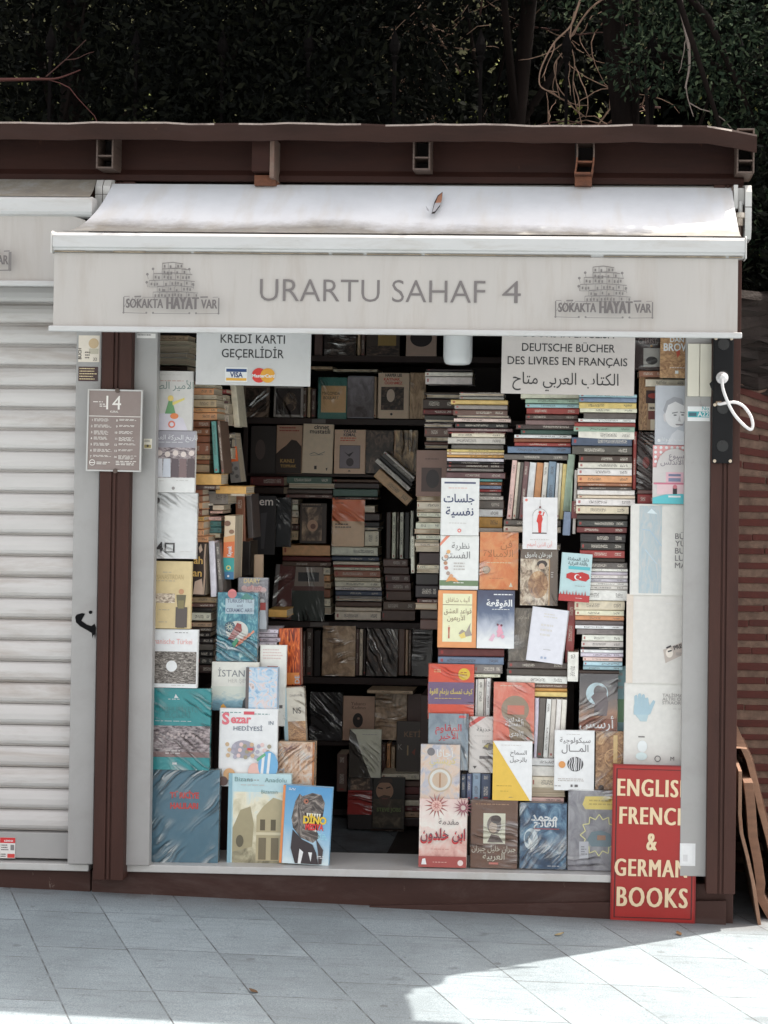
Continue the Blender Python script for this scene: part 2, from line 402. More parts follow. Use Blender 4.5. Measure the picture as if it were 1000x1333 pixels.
def pile(rows, z, Y, desc, group, depth=.14, jy=.012, first=1):
    """lying books, spines (or page edges) to the street. rows: x0 x1 top bottom colour+flag in the units of zoom z = (ox, oy, f); flag w film, p pages, n no title"""
    ox, oy, f = z; k = first
    for row in rows.strip().split(';'):
        a = row.split()
        if len(a) < 5: continue
        x0, x1, y0, y1 = [float(q) for q in a[:4]]; key, fl = a[4][:2], a[4][2:]
        x0, x1, y0, y1 = ox + x0 / f, ox + x1 / f, oy + y0 / f, oy + y1 / f
        yy = Y + rnd.uniform(0, jy); s = S(yy); L, t = (x1 - x0) / s, max(.004, (y1 - y0) / s - .0006)
        c, nm = K[key]; c = jit(c)
        o = P(x0, y1, yy)
        if 'p' in fl: m = basis(-Y_, Z_, -X_, P(x1, y1, yy) + Vector((0, depth, 0)))
        else: m = basis(Y_, Z_, X_, o)
        m = m @ Matrix.Rotation(R(rnd.uniform(-2.2, 2.2)), 4, 'Y')
        th = 'thin ' if t < .012 else ('thick ' if t > .03 else '')
        w_ = {'w': 'film-wrapped '}.get(fl[:1], '')
        lab = f"{th or w_}{nm} book, {ORD[k]} from top of {desc}"
        r = new_book(m, lab, group, (x0, y0, x1, y1), yy)
        book_parts(r, depth, L, t, c, spine_mat('film' if 'w' in fl else 'plain' if 'n' in fl else 'title'))
        k += 1
def spines(rows, z, Y, desc, group, depth=.14, first=1):
    """standing books, spines to the street. rows: xtop0 xtop1 top xbot0 bottom colour+flag"""
    ox, oy, f = z; k = first
    for row in rows.strip().split(';'):
        a = row.split()
        if len(a) < 6: continue
        xt0, xt1, y0, xb0, y1 = [float(q) / f for q in a[:5]]; key, fl = a[5][:2], a[5][2:]
        yy = Y + rnd.uniform(0, .008); s = S(yy); t = max(.004, (xt1 - xt0) / s - .0006); h = (y1 - y0) / s
        c, nm = K[key]; c = jit(c)
        o = P(ox + xb0, oy + y1, yy) + Vector((t, 0, 0))
        ang = math.degrees(math.atan2(xt0 - xb0, y1 - y0))
        m = Matrix.Translation(o) @ Matrix.Rotation(R(ang), 4, 'Y') @ basis(Y_, -X_, Z_, Vector((0, 0, 0)))
        th = 'thin ' if t < .012 else ''
        lab = f"{th}{nm} upright book, {ORD[k]} from left in {desc}"
        r = new_book(m, lab, group, (ox + min(xt0, xb0), oy + y0, ox + xt1, oy + y1), yy)
        book_parts(r, depth, h, t, c, spine_mat('film' if 'w' in fl else 'plain' if 'n' in fl else 'title'))
        k += 1

# ------------------------------------------------------------------ the ground
_a, _b = P(0, 1157, -.04), P(945, 1204, -.04)
GX = (_b.z - _a.z) / (_b.x - _a.x); G0 = _a.z - GX * _a.x
def gz(x): return G0 + GX * max(-6, min(6, x))
def pavement_mat():
    m = bpy.data.materials.new('stone_paving'); t = NT(m)
    s = t.n('SeparateXYZ', {0: t.n('TexCoord').outputs['Object']}); x, y = s.outputs[0], s.outputs[1]
    u = t.math('DIVIDE', t.math('ADD', x, t.math('MULTIPLY', y, .47)), .292)
    iu = t.math('FLOOR', t.math('ADD', u, 1000.0)); fu = t.math('FRACT', t.math('ADD', u, 1000.0))
    rv = t.n('TexWhiteNoise', {'W': iu}, noise_dimensions='1D').outputs[0]
    v = t.math('ADD', t.math('DIVIDE', t.math('SUBTRACT', y, t.math('MULTIPLY', x, .03)), .40), t.math('ADD', rv, 1000.0))
    fv = t.math('FRACT', v); iv = t.math('FLOOR', v)
    du = t.math('MULTIPLY', t.math('MINIMUM', fu, t.math('SUBTRACT', 1.0, fu)), .292)
    dv = t.math('MULTIPLY', t.math('MINIMUM', fv, t.math('SUBTRACT', 1.0, fv)), .40)
    wob = t.n('TexNoise', {'Vector': t.n('TexCoord').outputs['Object'], 'Scale': 14.0, 'Detail': 4.0})
    d = t.math('ADD', t.math('MINIMUM', du, dv), t.math('MULTIPLY', t.math('SUBTRACT', wob.outputs[0], .5), .004))
    joint = t.n('MapRange', {0: d, 1: .0015, 2: .0038}).outputs[0]
    cell = t.n('TexWhiteNoise', {'Vector': t.n('CombineXYZ', {0: iu, 1: iv}).outputs[0]}, noise_dimensions='2D').outputs[0]
    n1 = t.n('TexNoise', {'Vector': t.n('TexCoord').outputs['Object'], 'Scale': 260.0, 'Detail': 4.0})
    n2 = t.n('TexNoise', {'Vector': t.n('TexCoord').outputs['Object'], 'Scale': 3.0, 'Detail': 8.0, 'Roughness': .7})
    base = t.ramp(n1.outputs[0], [(.25, lin((124, 136, 142))), (.75, lin((178, 189, 194)))])
    f2 = t.n('MapRange', {0: n2.outputs[0], 1: .3, 2: .7, 3: .78, 4: 1.1}).outputs[0]
    f3 = t.n('MapRange', {0: cell, 3: .82, 4: 1.08}).outputs[0]
    base = t.n('HueSaturation', {'Color': base, 'Value': t.math('MULTIPLY', f2, f3)}).outputs[0]
    st = t.n('TexNoise', {'Vector': t.n('TexCoord').outputs['Object'], 'Scale': 8.0, 'Detail': 3.0})
    spot = t.n('MapRange', {0: st.outputs[0], 1: .69, 2: .75}).outputs[0]
    base = t.mix(t.math('MULTIPLY', spot, .35), base, lin((70, 70, 70)))
    gum = t.n('TexVoronoi', {'Vector': t.n('TexCoord').outputs['Object'], 'Scale': 5.0, 'Randomness': 1.0})
    gn = t.math('ADD', gum.outputs['Distance'], t.math('MULTIPLY', t.math('SUBTRACT', wob.outputs[0], .5), .12))
    base = t.mix(t.n('MapRange', {0: gn, 1: .075, 2: .05, 3: 0.0, 4: .4}).outputs[0], base, lin((84, 82, 82)))
    n6 = t.n('TexNoise', {'Vector': t.n('Mapping', {0: t.n('TexCoord').outputs['Object'], 'Scale': (1.5, 9, 1)}).outputs[0], 'Scale': 4.0, 'Detail': 7.0, 'Roughness': .7})
    base = t.mix(t.n('MapRange', {0: n6.outputs[0], 1: .52, 2: .75, 3: 0.0, 4: .55}).outputs[0], base, lin((108, 112, 114)))
    n7 = t.n('TexNoise', {'Vector': t.n('TexCoord').outputs['Object'], 'Scale': 70.0, 'Detail': 3.0})
    base = t.mix(t.n('MapRange', {0: n7.outputs[0], 1: .66, 2: .74, 3: 0.0, 4: .5}).outputs[0], base, lin((92, 92, 92)))
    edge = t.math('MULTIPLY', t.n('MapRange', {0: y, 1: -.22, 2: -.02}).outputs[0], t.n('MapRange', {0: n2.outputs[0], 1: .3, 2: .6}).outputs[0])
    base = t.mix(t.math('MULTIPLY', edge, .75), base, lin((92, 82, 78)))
    jn = t.n('MapRange', {0: wob.outputs[0], 1: .35, 2: .65, 3: .1, 4: .95}).outputs[0]
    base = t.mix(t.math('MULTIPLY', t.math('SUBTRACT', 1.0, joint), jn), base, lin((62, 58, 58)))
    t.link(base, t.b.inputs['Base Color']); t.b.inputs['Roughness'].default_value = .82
    h = t.math('ADD', t.math('MULTIPLY', joint, .6), t.math('MULTIPLY', n1.outputs[0], .25))
    t.bump(h, .5, .003); return m
g = MB()
xs = [-80, -20, -6, -4, -2, 0, 2, 4, 6, 20, 80]
for i in range(len(xs) - 1):
    a, b = xs[i], xs[i + 1]
    g.add([(a, -80, gz(a)), (b, -80, gz(b)), (b, 90, gz(b)), (a, 90, gz(a))], [(0, 1, 2, 3)], pavement_mat() if i == 0 else g.m[0])
tag(g.build('pavement'), kind='structure')

# ------------------------------------------------------------------ paints
brown = mat('brown_paint', (70, 46, 40), .55, spec=.2, var=.16, scale=7, bump=.15, dirt=(56, 36, 34), dirt_amt=.6, stretch=(3, 3, .5))
def scuffs(m, col, amount):
    t = NT(m); L = t.b.inputs['Base Color'].links[0].from_socket
    n = t.n('TexNoise', {'Vector': t.coord('Object', (26, 26, 9)), 'Scale': 1.0, 'Detail': 8.0, 'Roughness': .75})
    n2 = t.n('TexNoise', {'Vector': t.coord('Object', (2, 2, 1.2)), 'Scale': 1.0, 'Detail': 2.0})
    f = t.math('MULTIPLY', t.n('MapRange', {0: n.outputs[0], 1: .64, 2: .70}).outputs[0], t.n('MapRange', {0: n2.outputs[0], 1: .45, 2: .6}).outputs[0])
    t.link(t.mix(t.math('MULTIPLY', f, amount), L, lin(col)), t.b.inputs['Base Color'])
scuffs(brown, (128, 100, 88), .6)
brown2 = mat('brown_beam_paint', (52, 31, 26), .6, .25, 5, .15, spec=.15, dirt=(36, 24, 23), dirt_amt=.7, stretch=(.5, 3, 2))
roofm = mat('weathered_roof_edge', (52, 35, 30), .65, .25, 6, .2, spec=.15, dirt=(60, 45, 42), dirt_amt=.7, stretch=(.5, 2, 2))
lipm = mat('highlit_roof_lip', (150, 138, 130), .6, .25, 40, .3, dirt=(80, 60, 55), dirt_amt=.9, dirt_scale=9)  # thin edge highlight put into the colour as a pale lip, with brown stains
greyp = mat('grey_powder_paint', (168, 165, 163), .45, .05, 6, .06, dirt=(150, 143, 140), dirt_amt=.45, dirt_scale=5)
whitem = mat('white_enamel', (200, 198, 195), .35, .05, 8, .04, dirt=(176, 166, 154), dirt_amt=.5, dirt_scale=6, stretch=(1, 1, 1))
barm = mat('white_bar_enamel', (192, 191, 190), .3, .04, 8, .03, dirt=(150, 136, 118), dirt_amt=.35, dirt_scale=9, stretch=(.5, 1, 3))
rustm = mat('rusty_steel', (112, 70, 50), .8, .4, 24, .5, dirt=(74, 44, 34), dirt_amt=.8)
tubem = mat('tube_end_steel', (92, 76, 68), .55, .2, 30, .2)
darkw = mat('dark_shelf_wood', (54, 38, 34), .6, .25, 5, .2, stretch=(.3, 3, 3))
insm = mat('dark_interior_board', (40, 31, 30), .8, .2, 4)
plinm = mat('brown_plinth_paint', (70, 49, 44), .65, spec=.2, var=.15, scale=5, bump=.2, dirt=(100, 84, 80), dirt_amt=.55, dirt_scale=4, stretch=(.6, 1, 2))

scuffs(plinm, (142, 126, 118), .75); scuffs(brown2, (92, 60, 46), .6); scuffs(roofm, (110, 84, 72), .5); scuffs(greyp, (128, 118, 112), .55)

# ------------------------------------------------------------------ the kiosk
kiosk = tag(empty('book_kiosk', P(560, 1140, 0)), 'brown framed street book kiosk with open front and flat dark roof', 'kiosk')
KI = kiosk.location
def kb(): return MB()
def place(o, parent):
    o.matrix_parent_inverse = Matrix.Translation(-parent.location); return o
XL, XR = P(166, 790, 0).x, P(920, 790, 0).x
ZS = P(560, 1131, 0).z                      # top of the sill
def post(px0, px1, ytop, ybot, y0, y1):
    """an upright measured at pixel height 790"""
    x0, x1 = P(px0, 790, y0).x, P(px1, 790, y0).x
    zb = P((px0 + px1) / 2, ybot, y0).z; zt = P((px0 + px1) / 2, ytop, y0).z
    m = MB(); w = x1 - x0; gx = .006
    a, b = x0 + w * .42, x0 + w * .56         # two shallow grooves run down the middle
    m.box(x0, a - gx / 2, y0, y1, zb, zt, brown).box(a + gx / 2, b - gx / 2, y0, y1, zb, zt, brown).box(b + gx / 2, x1, y0, y1, zb, zt, brown)
    m.box(a - gx / 2, b + gx / 2, y0 + .006, y1 - .002, zb, zt, brown)
    return m, x0, x1, zb, zt
for (a, b, yb) in ((127, 166, 1146), (923.5, 961, 1164)):
    m, x0, x1, zb, zt = post(a, b, 236, yb, -.09, .06)
    place(m.build('frame_post', kiosk, .002), kiosk)
for (a, b, yb) in ((166.5, 199.5, 1127), (889, 923, 1141)):
    x0, x1 = P(a, 790, -.05).x, P(b, 790, -.05).x
    m = MB(); zt = P(500, 300, -.05).z; zb = P((a + b) / 2, yb, -.05).z
    m.box(x0, x1, -.05, -.012, zb, zt, greyp)
    o = place(m.build('shutter_rail', kiosk, .003), kiosk)
XRAIL_L, XRAIL_R = P(199.5, 790, -.05).x, P(889, 790, -.05).x
m = MB(); x0, x1 = P(164, 1133, -.03).x, P(905, 1145, -.03).x
m.box(x0, x1, -.035, .22, ZS - .026, ZS, whitem); place(m.build('sill', kiosk, .003), kiosk)
# plinth that runs down into the sloping pavement, with a skirting step at the lower end
m = MB(); xa, xb = P(118, 1150, -.03).x, P(955, 1180, -.03).x
m.add([(xa, -.018, gz(xa) - .05), (xb, -.018, gz(xb) - .05), (xb, -.018, ZS - .027), (xa, -.018, ZS - .027),
       (xa, .2, gz(xa) - .05), (xb, .2, gz(xb) - .05), (xb, .2, ZS - .027), (xa, .2, ZS - .027)],
      [(0, 1, 2, 3), (5, 4, 7, 6), (4, 0, 3, 7), (1, 5, 6, 2), (3, 2, 6, 7), (4, 5, 1, 0)], plinm)
place(m.build('plinth', kiosk, .003), kiosk)
m = MB(); xa, xb = P(480, 1170, -.06).x, P(946, 1180, -.06).x; zt = P(920, 1172, -.04).z
m.add([(xa, -.04, gz(xa) - .05), (xb, -.04, gz(xb) - .05), (xb, -.04, zt), (xa, -.04, gz(xa) + .004), (xa, -.018, gz(xa) - .05), (xb, .1, gz(xb) - .05), (xb, .1, zt), (xa, -.018, gz(xa) + .004)],
      [(0, 1, 2, 3), (5, 4, 7, 6), (4, 0, 3, 7), (1, 5, 6, 2), (3, 2, 6, 7), (4, 5, 1, 0)], plinm)
place(m.build('skirting_board', kiosk, .002), kiosk)
ZC = P(500, 250, 0).z; YB = 1.78
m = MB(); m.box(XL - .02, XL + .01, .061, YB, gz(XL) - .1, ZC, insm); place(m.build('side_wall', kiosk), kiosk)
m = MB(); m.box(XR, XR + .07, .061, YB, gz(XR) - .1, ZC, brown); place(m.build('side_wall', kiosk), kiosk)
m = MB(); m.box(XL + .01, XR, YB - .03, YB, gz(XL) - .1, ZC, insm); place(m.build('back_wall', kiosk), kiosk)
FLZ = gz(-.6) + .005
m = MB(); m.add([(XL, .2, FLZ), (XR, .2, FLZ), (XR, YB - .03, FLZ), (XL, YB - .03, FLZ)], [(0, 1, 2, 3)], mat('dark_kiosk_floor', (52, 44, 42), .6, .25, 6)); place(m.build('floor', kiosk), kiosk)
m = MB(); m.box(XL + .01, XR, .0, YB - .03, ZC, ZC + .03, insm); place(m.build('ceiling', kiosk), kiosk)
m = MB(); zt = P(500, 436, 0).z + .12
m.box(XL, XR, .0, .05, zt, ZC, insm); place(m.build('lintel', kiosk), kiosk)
# roof: a long beam, box rafters that poke out of it and a sheet edge that curls over them
XRE = P(984, 170, -.2).x; XLE = -7.0
zr0, zr1 = P(500, 237, -.1).z, P(500, 172, -.1).z
m = MB(); m.prism([(-.1, zr0), (-.1, zr0 + .02), (-.085, zr0 + .04), (-.085, zr1), (.0, zr1), (.0, zr0)], XLE, XRE - .03, brown2); place(m.build('roof_beam', kiosk), kiosk)
ZR = P(500, 163, -.24).z
prof = [(-.24, ZR - .055), (-.247, ZR - .002), (-.242, ZR + .005), (-.18, ZR + .010), (.4, ZR + .03), (YB + .1, ZR + .05), (YB + .1, ZR + .03), (.4, ZR + .012), (-.18, ZR - .006), (-.226, ZR - .014), (-.232, ZR - .055)]
m = MB(); N = 90
for i in range(N + 1):                       # the sheet edge is slightly wavy
    x = XLE + (XRE - XLE) * i / N
    dz = .0022 * math.sin(i * .9) + .0016 * math.sin(i * 2.3 + 1) + (-.02 * max(0, (i - N + 1.5)))
    m.v += [(x, y, z + dz * (1 if y < 0 else 0)) for y, z in prof]
n = len(prof); m.m = [roofm, lipm]
for i in range(N):
    for j in range(n):
        m.f.append([i * n + j, i * n + (j + 1) % n, (i + 1) * n + (j + 1) % n, (i + 1) * n + j]); m.mi.append(1 if j in (1, 2) and rnd.random() < .75 else 0)
m.f += [list(range(n - 1, -1, -1)), list(range(N * n, N * n + n))]; m.mi += [0, 0]
place(m.build('roof', kiosk), kiosk)
def rafter(cx, y0, y1, wpx=23, bent=0, solid=False, rust=False):
    Yf = -.19; p0, p1 = P(cx, y1, Yf), P(cx, y0, Yf); w = wpx / S(Yf); h = p1.z - p0.z; x = p0.x; t = .006
    m = MB()
    if solid:
        m.box(x - w / 2, x + w * .28, Yf, .02, p0.z + h * .22, p1.z, brown2).box(x + w * .3, x + w / 2, Yf - .004, .02, p0.z + .02, p1.z - h * .18, mat('peeling_pale_strip', (112, 94, 84), .7, .3, 20, .3, dirt=(110, 60, 40), dirt_amt=.8))
    else:
        def side(sx):
            ns = 8; q = []
            for k in range(ns + 1):
                z = p0.z + h * k / ns; q.append((x + sx + bent * math.sin(k / ns * math.pi) * (1 if k > 0 else 0), z))
            for (xa, za), (xb, zb) in zip(q[:-1], q[1:]):
                m.add([(xa, Yf, za), (xa + t, Yf, za), (xb + t, Yf, zb), (xb, Yf, zb), (xa, .0, za), (xa + t, .0, za), (xb + t, .0, zb), (xb, .0, zb)],
                      [(0, 1, 2, 3), (5, 4, 7, 6), (4, 0, 3, 7), (1, 5, 6, 2), (3, 2, 6, 7), (4, 5, 1, 0)], tubem if za > p0.z + h * .35 or not rust else rustm)
        side(-w / 2); side(w / 2 - t)
        for k, q in enumerate((0, .27, .74, 1)):
            z = p0.z + (h - t) * q; bx = bent * math.sin(q * math.pi)
            m.box(x - w / 2 + t + bx, x + w / 2 - t + bx, Yf + .001, .0, z, z + t, rustm if rust and q < .3 else tubem)
        m.box(x - w / 2 + .0005, x + w / 2 - .0005, -.09, -.086, p0.z + .001, p1.z - .001, insm)
    if rust or solid:
        m.box(x - w / 2 + .002, x + w / 2 - .002, -.15, .0, P(cx, 239, Yf).z, p0.z + (h * .2 if solid else 0) - .002, rustm)
    place(m.build('rafter', kiosk, .0015), kiosk)
rafter(136, 160, 219); rafter(342, 166, 239, 30, solid=True); rafter(548.5, 163, 221); rafter(759.5, 169, 226, 24, bent=.007, rust=True); rafter(970.5, 167, 225)

# ------------------------------------------------------------------ the shuttered neighbour
nb = tag(empty('shuttered_kiosk', P(30, 1130, 0)), 'closed neighbouring kiosk with white roller shutter and dirty slats', 'kiosk')
def nplace(o): return place(o, nb)
x0, x1 = P(93.5, 790, -.05).x, P(126.5, 790, -.05).x
m = MB(); m.box(x0, x1, -.05, -.012, P(100, 1125, -.05).z, P(100, 300, -.05).z, greyp); nplace(m.build('shutter_rail', nb, .003))
slat = mat('shutter_slat_enamel', (206, 201, 198), .45, .06, 7, .05, dirt=(150, 130, 114), dirt_amt=.6, dirt_scale=4, stretch=(.35, 1, 3))
m = MB(); xl = -7.0; xr = x0 + .012; p = .0749; zt = P(50, 450.7, .0).z; zend = P(50, 1087, .0).z; k = 0
z = zt + p * 4
while z > zend + .03:
    zz = z - p; pr = [(.012, z - .001), (.004, z - .006), (-.002, z - .018), (-.005, z - .034), (-.004, z - .052), (.001, z - .062), (.008, z - .066), (.026, z - .067), (.026, zz), (.03, zz), (.03, z - .001)]
    m.prism(pr, xl, xr, slat); z = zz
nplace(m.build('roller_shutter', nb))
m = MB(); m.box(xl, xr - .004, -.006, .03, P(50, 1117, 0).z, z - .002, greyp); nplace(m.build('bottom_bar', nb, .003))
m = MB(); m.box(xl, xr, .031, .05, P(50, 1125, 0).z, P(50, 300, 0).z, insm); nplace(m.build('back_panel', nb))
zn = P(50, 1123, -.03).z
m = MB(); m.box(xl, P(116, 1130, -.03).x, -.035, .2, zn - .026, zn - .001, whitem); nplace(m.build('sill', nb, .003))
xq = P(117.5, 1150, -.018).x
m = MB(); m.add([(xl, -.018, gz(xl) - .05), (xq, -.018, gz(xq) - .05), (xq, -.018, zn - .027), (xl, -.018, zn - .027), (xl, .2, gz(xl) - .05), (xq, .2, gz(xq) - .05), (xq, .2, zn - .027), (xl, .2, zn - .027)],
      [(0, 1, 2, 3), (5, 4, 7, 6), (4, 0, 3, 7), (1, 5, 6, 2), (3, 2, 6, 7), (4, 5, 1, 0)], plinm); nplace(m.build('plinth', nb, .003))
def flatbox(px0, py0, px1, py1, Y, t=.0012):
    s = S(Y); w, h = (px1 - px0) / s, (py1 - py0) / s; b = P(px0, py1, Y)
    return b, w, h
# sticky labels, paint marks
def sticker(px, Y, base, art, label=None, name='sticker', cat='sticker', tilt=0.0, t=.0012, group=None):
    b, w, h = flatbox(*px, Y)
    root = tag(empty(name, mat=Matrix.Translation(b) @ Matrix.Rotation(R(tilt), 4, 'Y')), label, cat, group)
    MB().box(0, w, 0, t, 0, h, ink(base, .4)).build('sheet', root)
    Art(w, h).draw(art).build(root, 'picture', 'lettering'); return root
sticker((0, 1090, 20, 1117), -.0085, (214, 206, 202), [('r', 0, 0, 1, .26, (190, 44, 46)), ('t', 'KEPENK', .58, .2, .17, (230, 220, 215), {'b': .02}), ('s', .08, .34, .6, 3, .11, (90, 84, 84)), ('r', .7, .34, .94, .6, (120, 116, 116)), ('r', .5, .78, .98, .97, (190, 60, 56)), ('s', .05, .78, .45, 2, .1, (70, 60, 60))], 'small red and white sticker low on the roller shutter')
sticker((102, 436, 130, 471), -.0515, (206, 196, 182), [('d', .72, .3, .24, (184, 160, 126), 1.0), ('r', .5, .5, .95, .7, (176, 168, 150)), ('t', 'BUCH', .14, .9, .2, (60, 54, 52), {'rot': -90, 'a': 'l', 'b': .02}), ('s', .32, .62, .6, 3, .1, (90, 80, 76)), ('t', '32', .8, .95, .2, (70, 60, 58))], 'torn cream sticker with brown blot at top of grey rail')
sticker((102, 477, 128, 496), -.0515, (58, 34, 34), [('s', .06, .1 + .18 * i, .98, 1, .14, (226, 190, 150)) for i in range(5)], 'dark sticker with orange lines of print on grey rail')
sticker((178, 434, 203, 440), -.0515, (206, 202, 198), [('s', .05, .2, .98, 1, .5, (80, 74, 74))], 'narrow white sticker strip under awning on grey rail')
sticker((187, 571, 198, 584), -.0515, (206, 200, 186), [('s', .1, .12, .9, 2, .14, (70, 60, 56)), ('r', .1, .6, .9, .92, (150, 136, 90)), ('d', .5, .72, .14, (60, 54, 50))], 'tiny square sticker with landscape beside the notice board')
sticker((895, 529, 924, 548), -.0515, (212, 214, 214), [('r', .02, .34, .96, .74, (64, 152, 158)), ('r', .06, .42, .4, .66, (60, 90, 100)), ('t', 'A22', .7, .68, .3, (220, 226, 226), {'b': .02}), ('t', 'No', .8, .26, .25, (64, 152, 158))], 'white and teal label on grey rail below switch box')
sticker((885, 1098, 905, 1127), -.0515, (200, 199, 199), [('r', .1, .1, .8, .9, (206, 205, 205)), ('r', .2, .5, .5, .8, (190, 188, 188))], 'peeling pale sticker remnant low on right hand rail')
m = MB(); b = P(0, 0, -.0515)
def gp(x, y): return P(x, y, -.0522)
o = tag(MB().sheet([gp(98, 803), gp(100, 800), gp(107, 798), gp(111, 799), (gp(108, 804)), gp(106, 808), gp(113, 813), gp(119, 815), gp(123, 812), gp(125, 817), gp(124.5, 827), gp(123.6, 832), gp(122.8, 826), gp(121.5, 827), gp(120.6, 831), gp(119.5, 824), gp(113, 820), gp(104, 815), gp(99, 810)][::-1], mat('black_spray_paint', (18, 17, 19), .7, .1, 30, spec=.1), (0, .0005, 0)).build('spray_paint_mark'), 'black dripping spray paint mark on grey rail', 'graffiti')
o = tag(MB().sheet([P(118 + 2.4 * math.cos(a), 797 + 2.2 * math.sin(a), -.0522) for a in [-j * math.pi / 6 for j in range(12)]], _mats['black_spray_paint'], (0, .0005, 0)).build('spray_paint_dot'), 'small black spray dot above the dripping paint mark', 'graffiti')

# ------------------------------------------------------------------ awnings
def canvas(name, c, mossy):
    m = bpy.data.materials.new(name); t = NT(m)
    v = t.coord('Object', (1, 1, 1), rand=False)
    n1 = t.n('TexNoise', {'Vector': v, 'Scale': 3.0, 'Detail': 8.0, 'Roughness': .65})
    n3 = t.n('TexNoise', {'Vector': t.coord('Object', (9, 2, 2), rand=False), 'Scale': 1.6, 'Detail': 6.0})
    col = t.ramp(n1.outputs[0], [(.3, [x * .86 for x in lin(c)]), (.6, lin(c))])
    col = t.mix(t.math('MULTIPLY', t.n('MapRange', {0: n3.outputs[0], 1: .5, 2: .72}).outputs[0], .3), col, lin((196, 184, 166)))
    if mossy is not None:                    # grime and moss gather in the flat of the cloth, by its uv
        uv = t.n('SeparateXYZ', {0: t.n('TexCoord').outputs['UV']}); n2 = t.n('TexNoise', {'Vector': v, 'Scale': 14.0, 'Detail': 9.0, 'Roughness': .75})
        n4 = t.n('TexNoise', {'Vector': t.coord('Object', (1.2, 1, 1), rand=False), 'Scale': 1.3, 'Detail': 3.0})
        e = t.math('ADD', uv.outputs[1], t.math('ADD', t.math('MULTIPLY', t.math('SUBTRACT', n2.outputs[0], .5), .22), t.math('MULTIPLY', t.math('SUBTRACT', n4.outputs[0], .5), .35)))
        f = t.n('MapRange', {0: e, 1: mossy[0], 2: mossy[1]}).outputs[0]
        moss = t.ramp(n2.outputs[0], [(.36, lin((126, 124, 118))), (.5, lin((104, 92, 66))), (.66, lin((74, 64, 48)))])
        col = t.mix(t.math('MULTIPLY', f, .72), col, moss)
    t.link(col, t.b.inputs['Base Color']); t.b.inputs['Roughness'].default_value = .6
    n5 = t.n('TexNoise', {'Vector': t.coord('Object', (500, 500, 500), rand=False), 'Scale': 1.0}); t.bump(n5.outputs[0], .12, .001)
    return m
valm = mat('valance_canvas', (182, 176, 171), .75, .04, 3, .03, dirt=(146, 128, 112), dirt_amt=.34, dirt_scale=3.5, stretch=(3, 1, .35))
grey_ink = (104, 99, 97); motto_ink = (92, 86, 85)
def emblem(u0, v0, u1, v1, asp):
    """the hill of little houses over a framed motto; asp = height/width of its box"""
    U = lambda u: u0 + (u1 - u0) * u
    V = lambda v: v0 + (v1 - v0) * v
    it = []; th = .0008; ln = lambda a, b, w=th: it.append(('l', [(U(a[0]), V(a[1])), (U(b[0]), V(b[1]))], w, grey_ink))
    rr = random.Random(3)
    tiers = [(.38, .60, .03, .15), (.38, .66, .14, .26), (.29, .70, .23, .37), (.25, .73, .36, .50), (.34, .72, .47, .60), (.30, .77, .58, .70)]
    for (a, b, top, bot) in tiers:
        ln((a, top + .02), (a + (b - a) * .5, top), th * 1.3); ln((a + (b - a) * .5, top), (b, top + .03), th * 1.3)
        q = a
        while q < b - .03:
            w_ = rr.uniform(.05, .1); ln((q, top + .02), (q, bot), th * .8)
            for k in range(rr.choice((1, 2))):
                x = q + .015 + .035 * k; y = top + rr.uniform(.04, .07)
                if x < b - .02: it.append(('r', U(x), V(y), U(x + .018), V(y + .05), grey_ink))
            q += w_
        ln((a, bot), (a + rr.uniform(.1, .25), bot), th * .7)
    for (x, y) in ((.24, .27), (.235, .42), (.72, .45), (.68, .17), (.3, .17)): it.append(('d', U(x), V(y), (u1 - u0) * .014, grey_ink)); ln((x, y), (x + .01, y + .09), th * .8)
    ln((.32, .70), (.32, .74)); ln((.2, .7), (.78, .7), th * .8)
    for (a, b) in ((.0, .06), (.11, .18), (.8, .88), (.93, .99)): ln((a, .69), (b, .685), th * (3 if a in (.11, .8) else 1))
    ln((0, .7), (0, 1.0), th * 2.4); ln((.995, .7), (.995, 1.0), th * 2.4); ln((0, .99), (.24, 1.0)); ln((.31, 1.0), (.69, 1.0)); ln((.76, 1.0), (1, .99))
    for x in (0, .24, .31, .69, .76, .995): it.append(('d', U(x), V(.99), (u1 - u0) * .011, grey_ink))
    for k in range(5): ln((.01 + .035 * k + .05, .71), (.01 + .035 * k - .01 * 0, .71 + .05 + .03 * k * 0 + .12), th * .9)
    w = (u1 - u0)
    it += [('t', 'SOKAKTA', U(.035), V(.895), w * .115, grey_ink, {'a': 'l', 'b': .035, 'fit': None}), ]
    return it, w, U, V
def fit_text(st, u, v, hgt, width, col, bold):
    vs, fs, wd, top, bot = text_geo(st, bold); return ('t', st, u, v, hgt, col, {'a': 'l', 'b': bold, 'fit': width / wd})
def motto(it, w, U, V):
    it.pop()
    for k in (-.004, 0, .004):
        it.append(fit_text('SOKAKTA', U(.03 + k), V(.90), w * .135, w * .385, motto_ink, .004))
        it.append(fit_text('HAYAT', U(.455 + k * 1.8), V(.915), w * .18, w * .33, motto_ink, .008))
        it.append(fit_text('VAR', U(.815 + k), V(.90), w * .135, w * .165, motto_ink, .004))
    return it

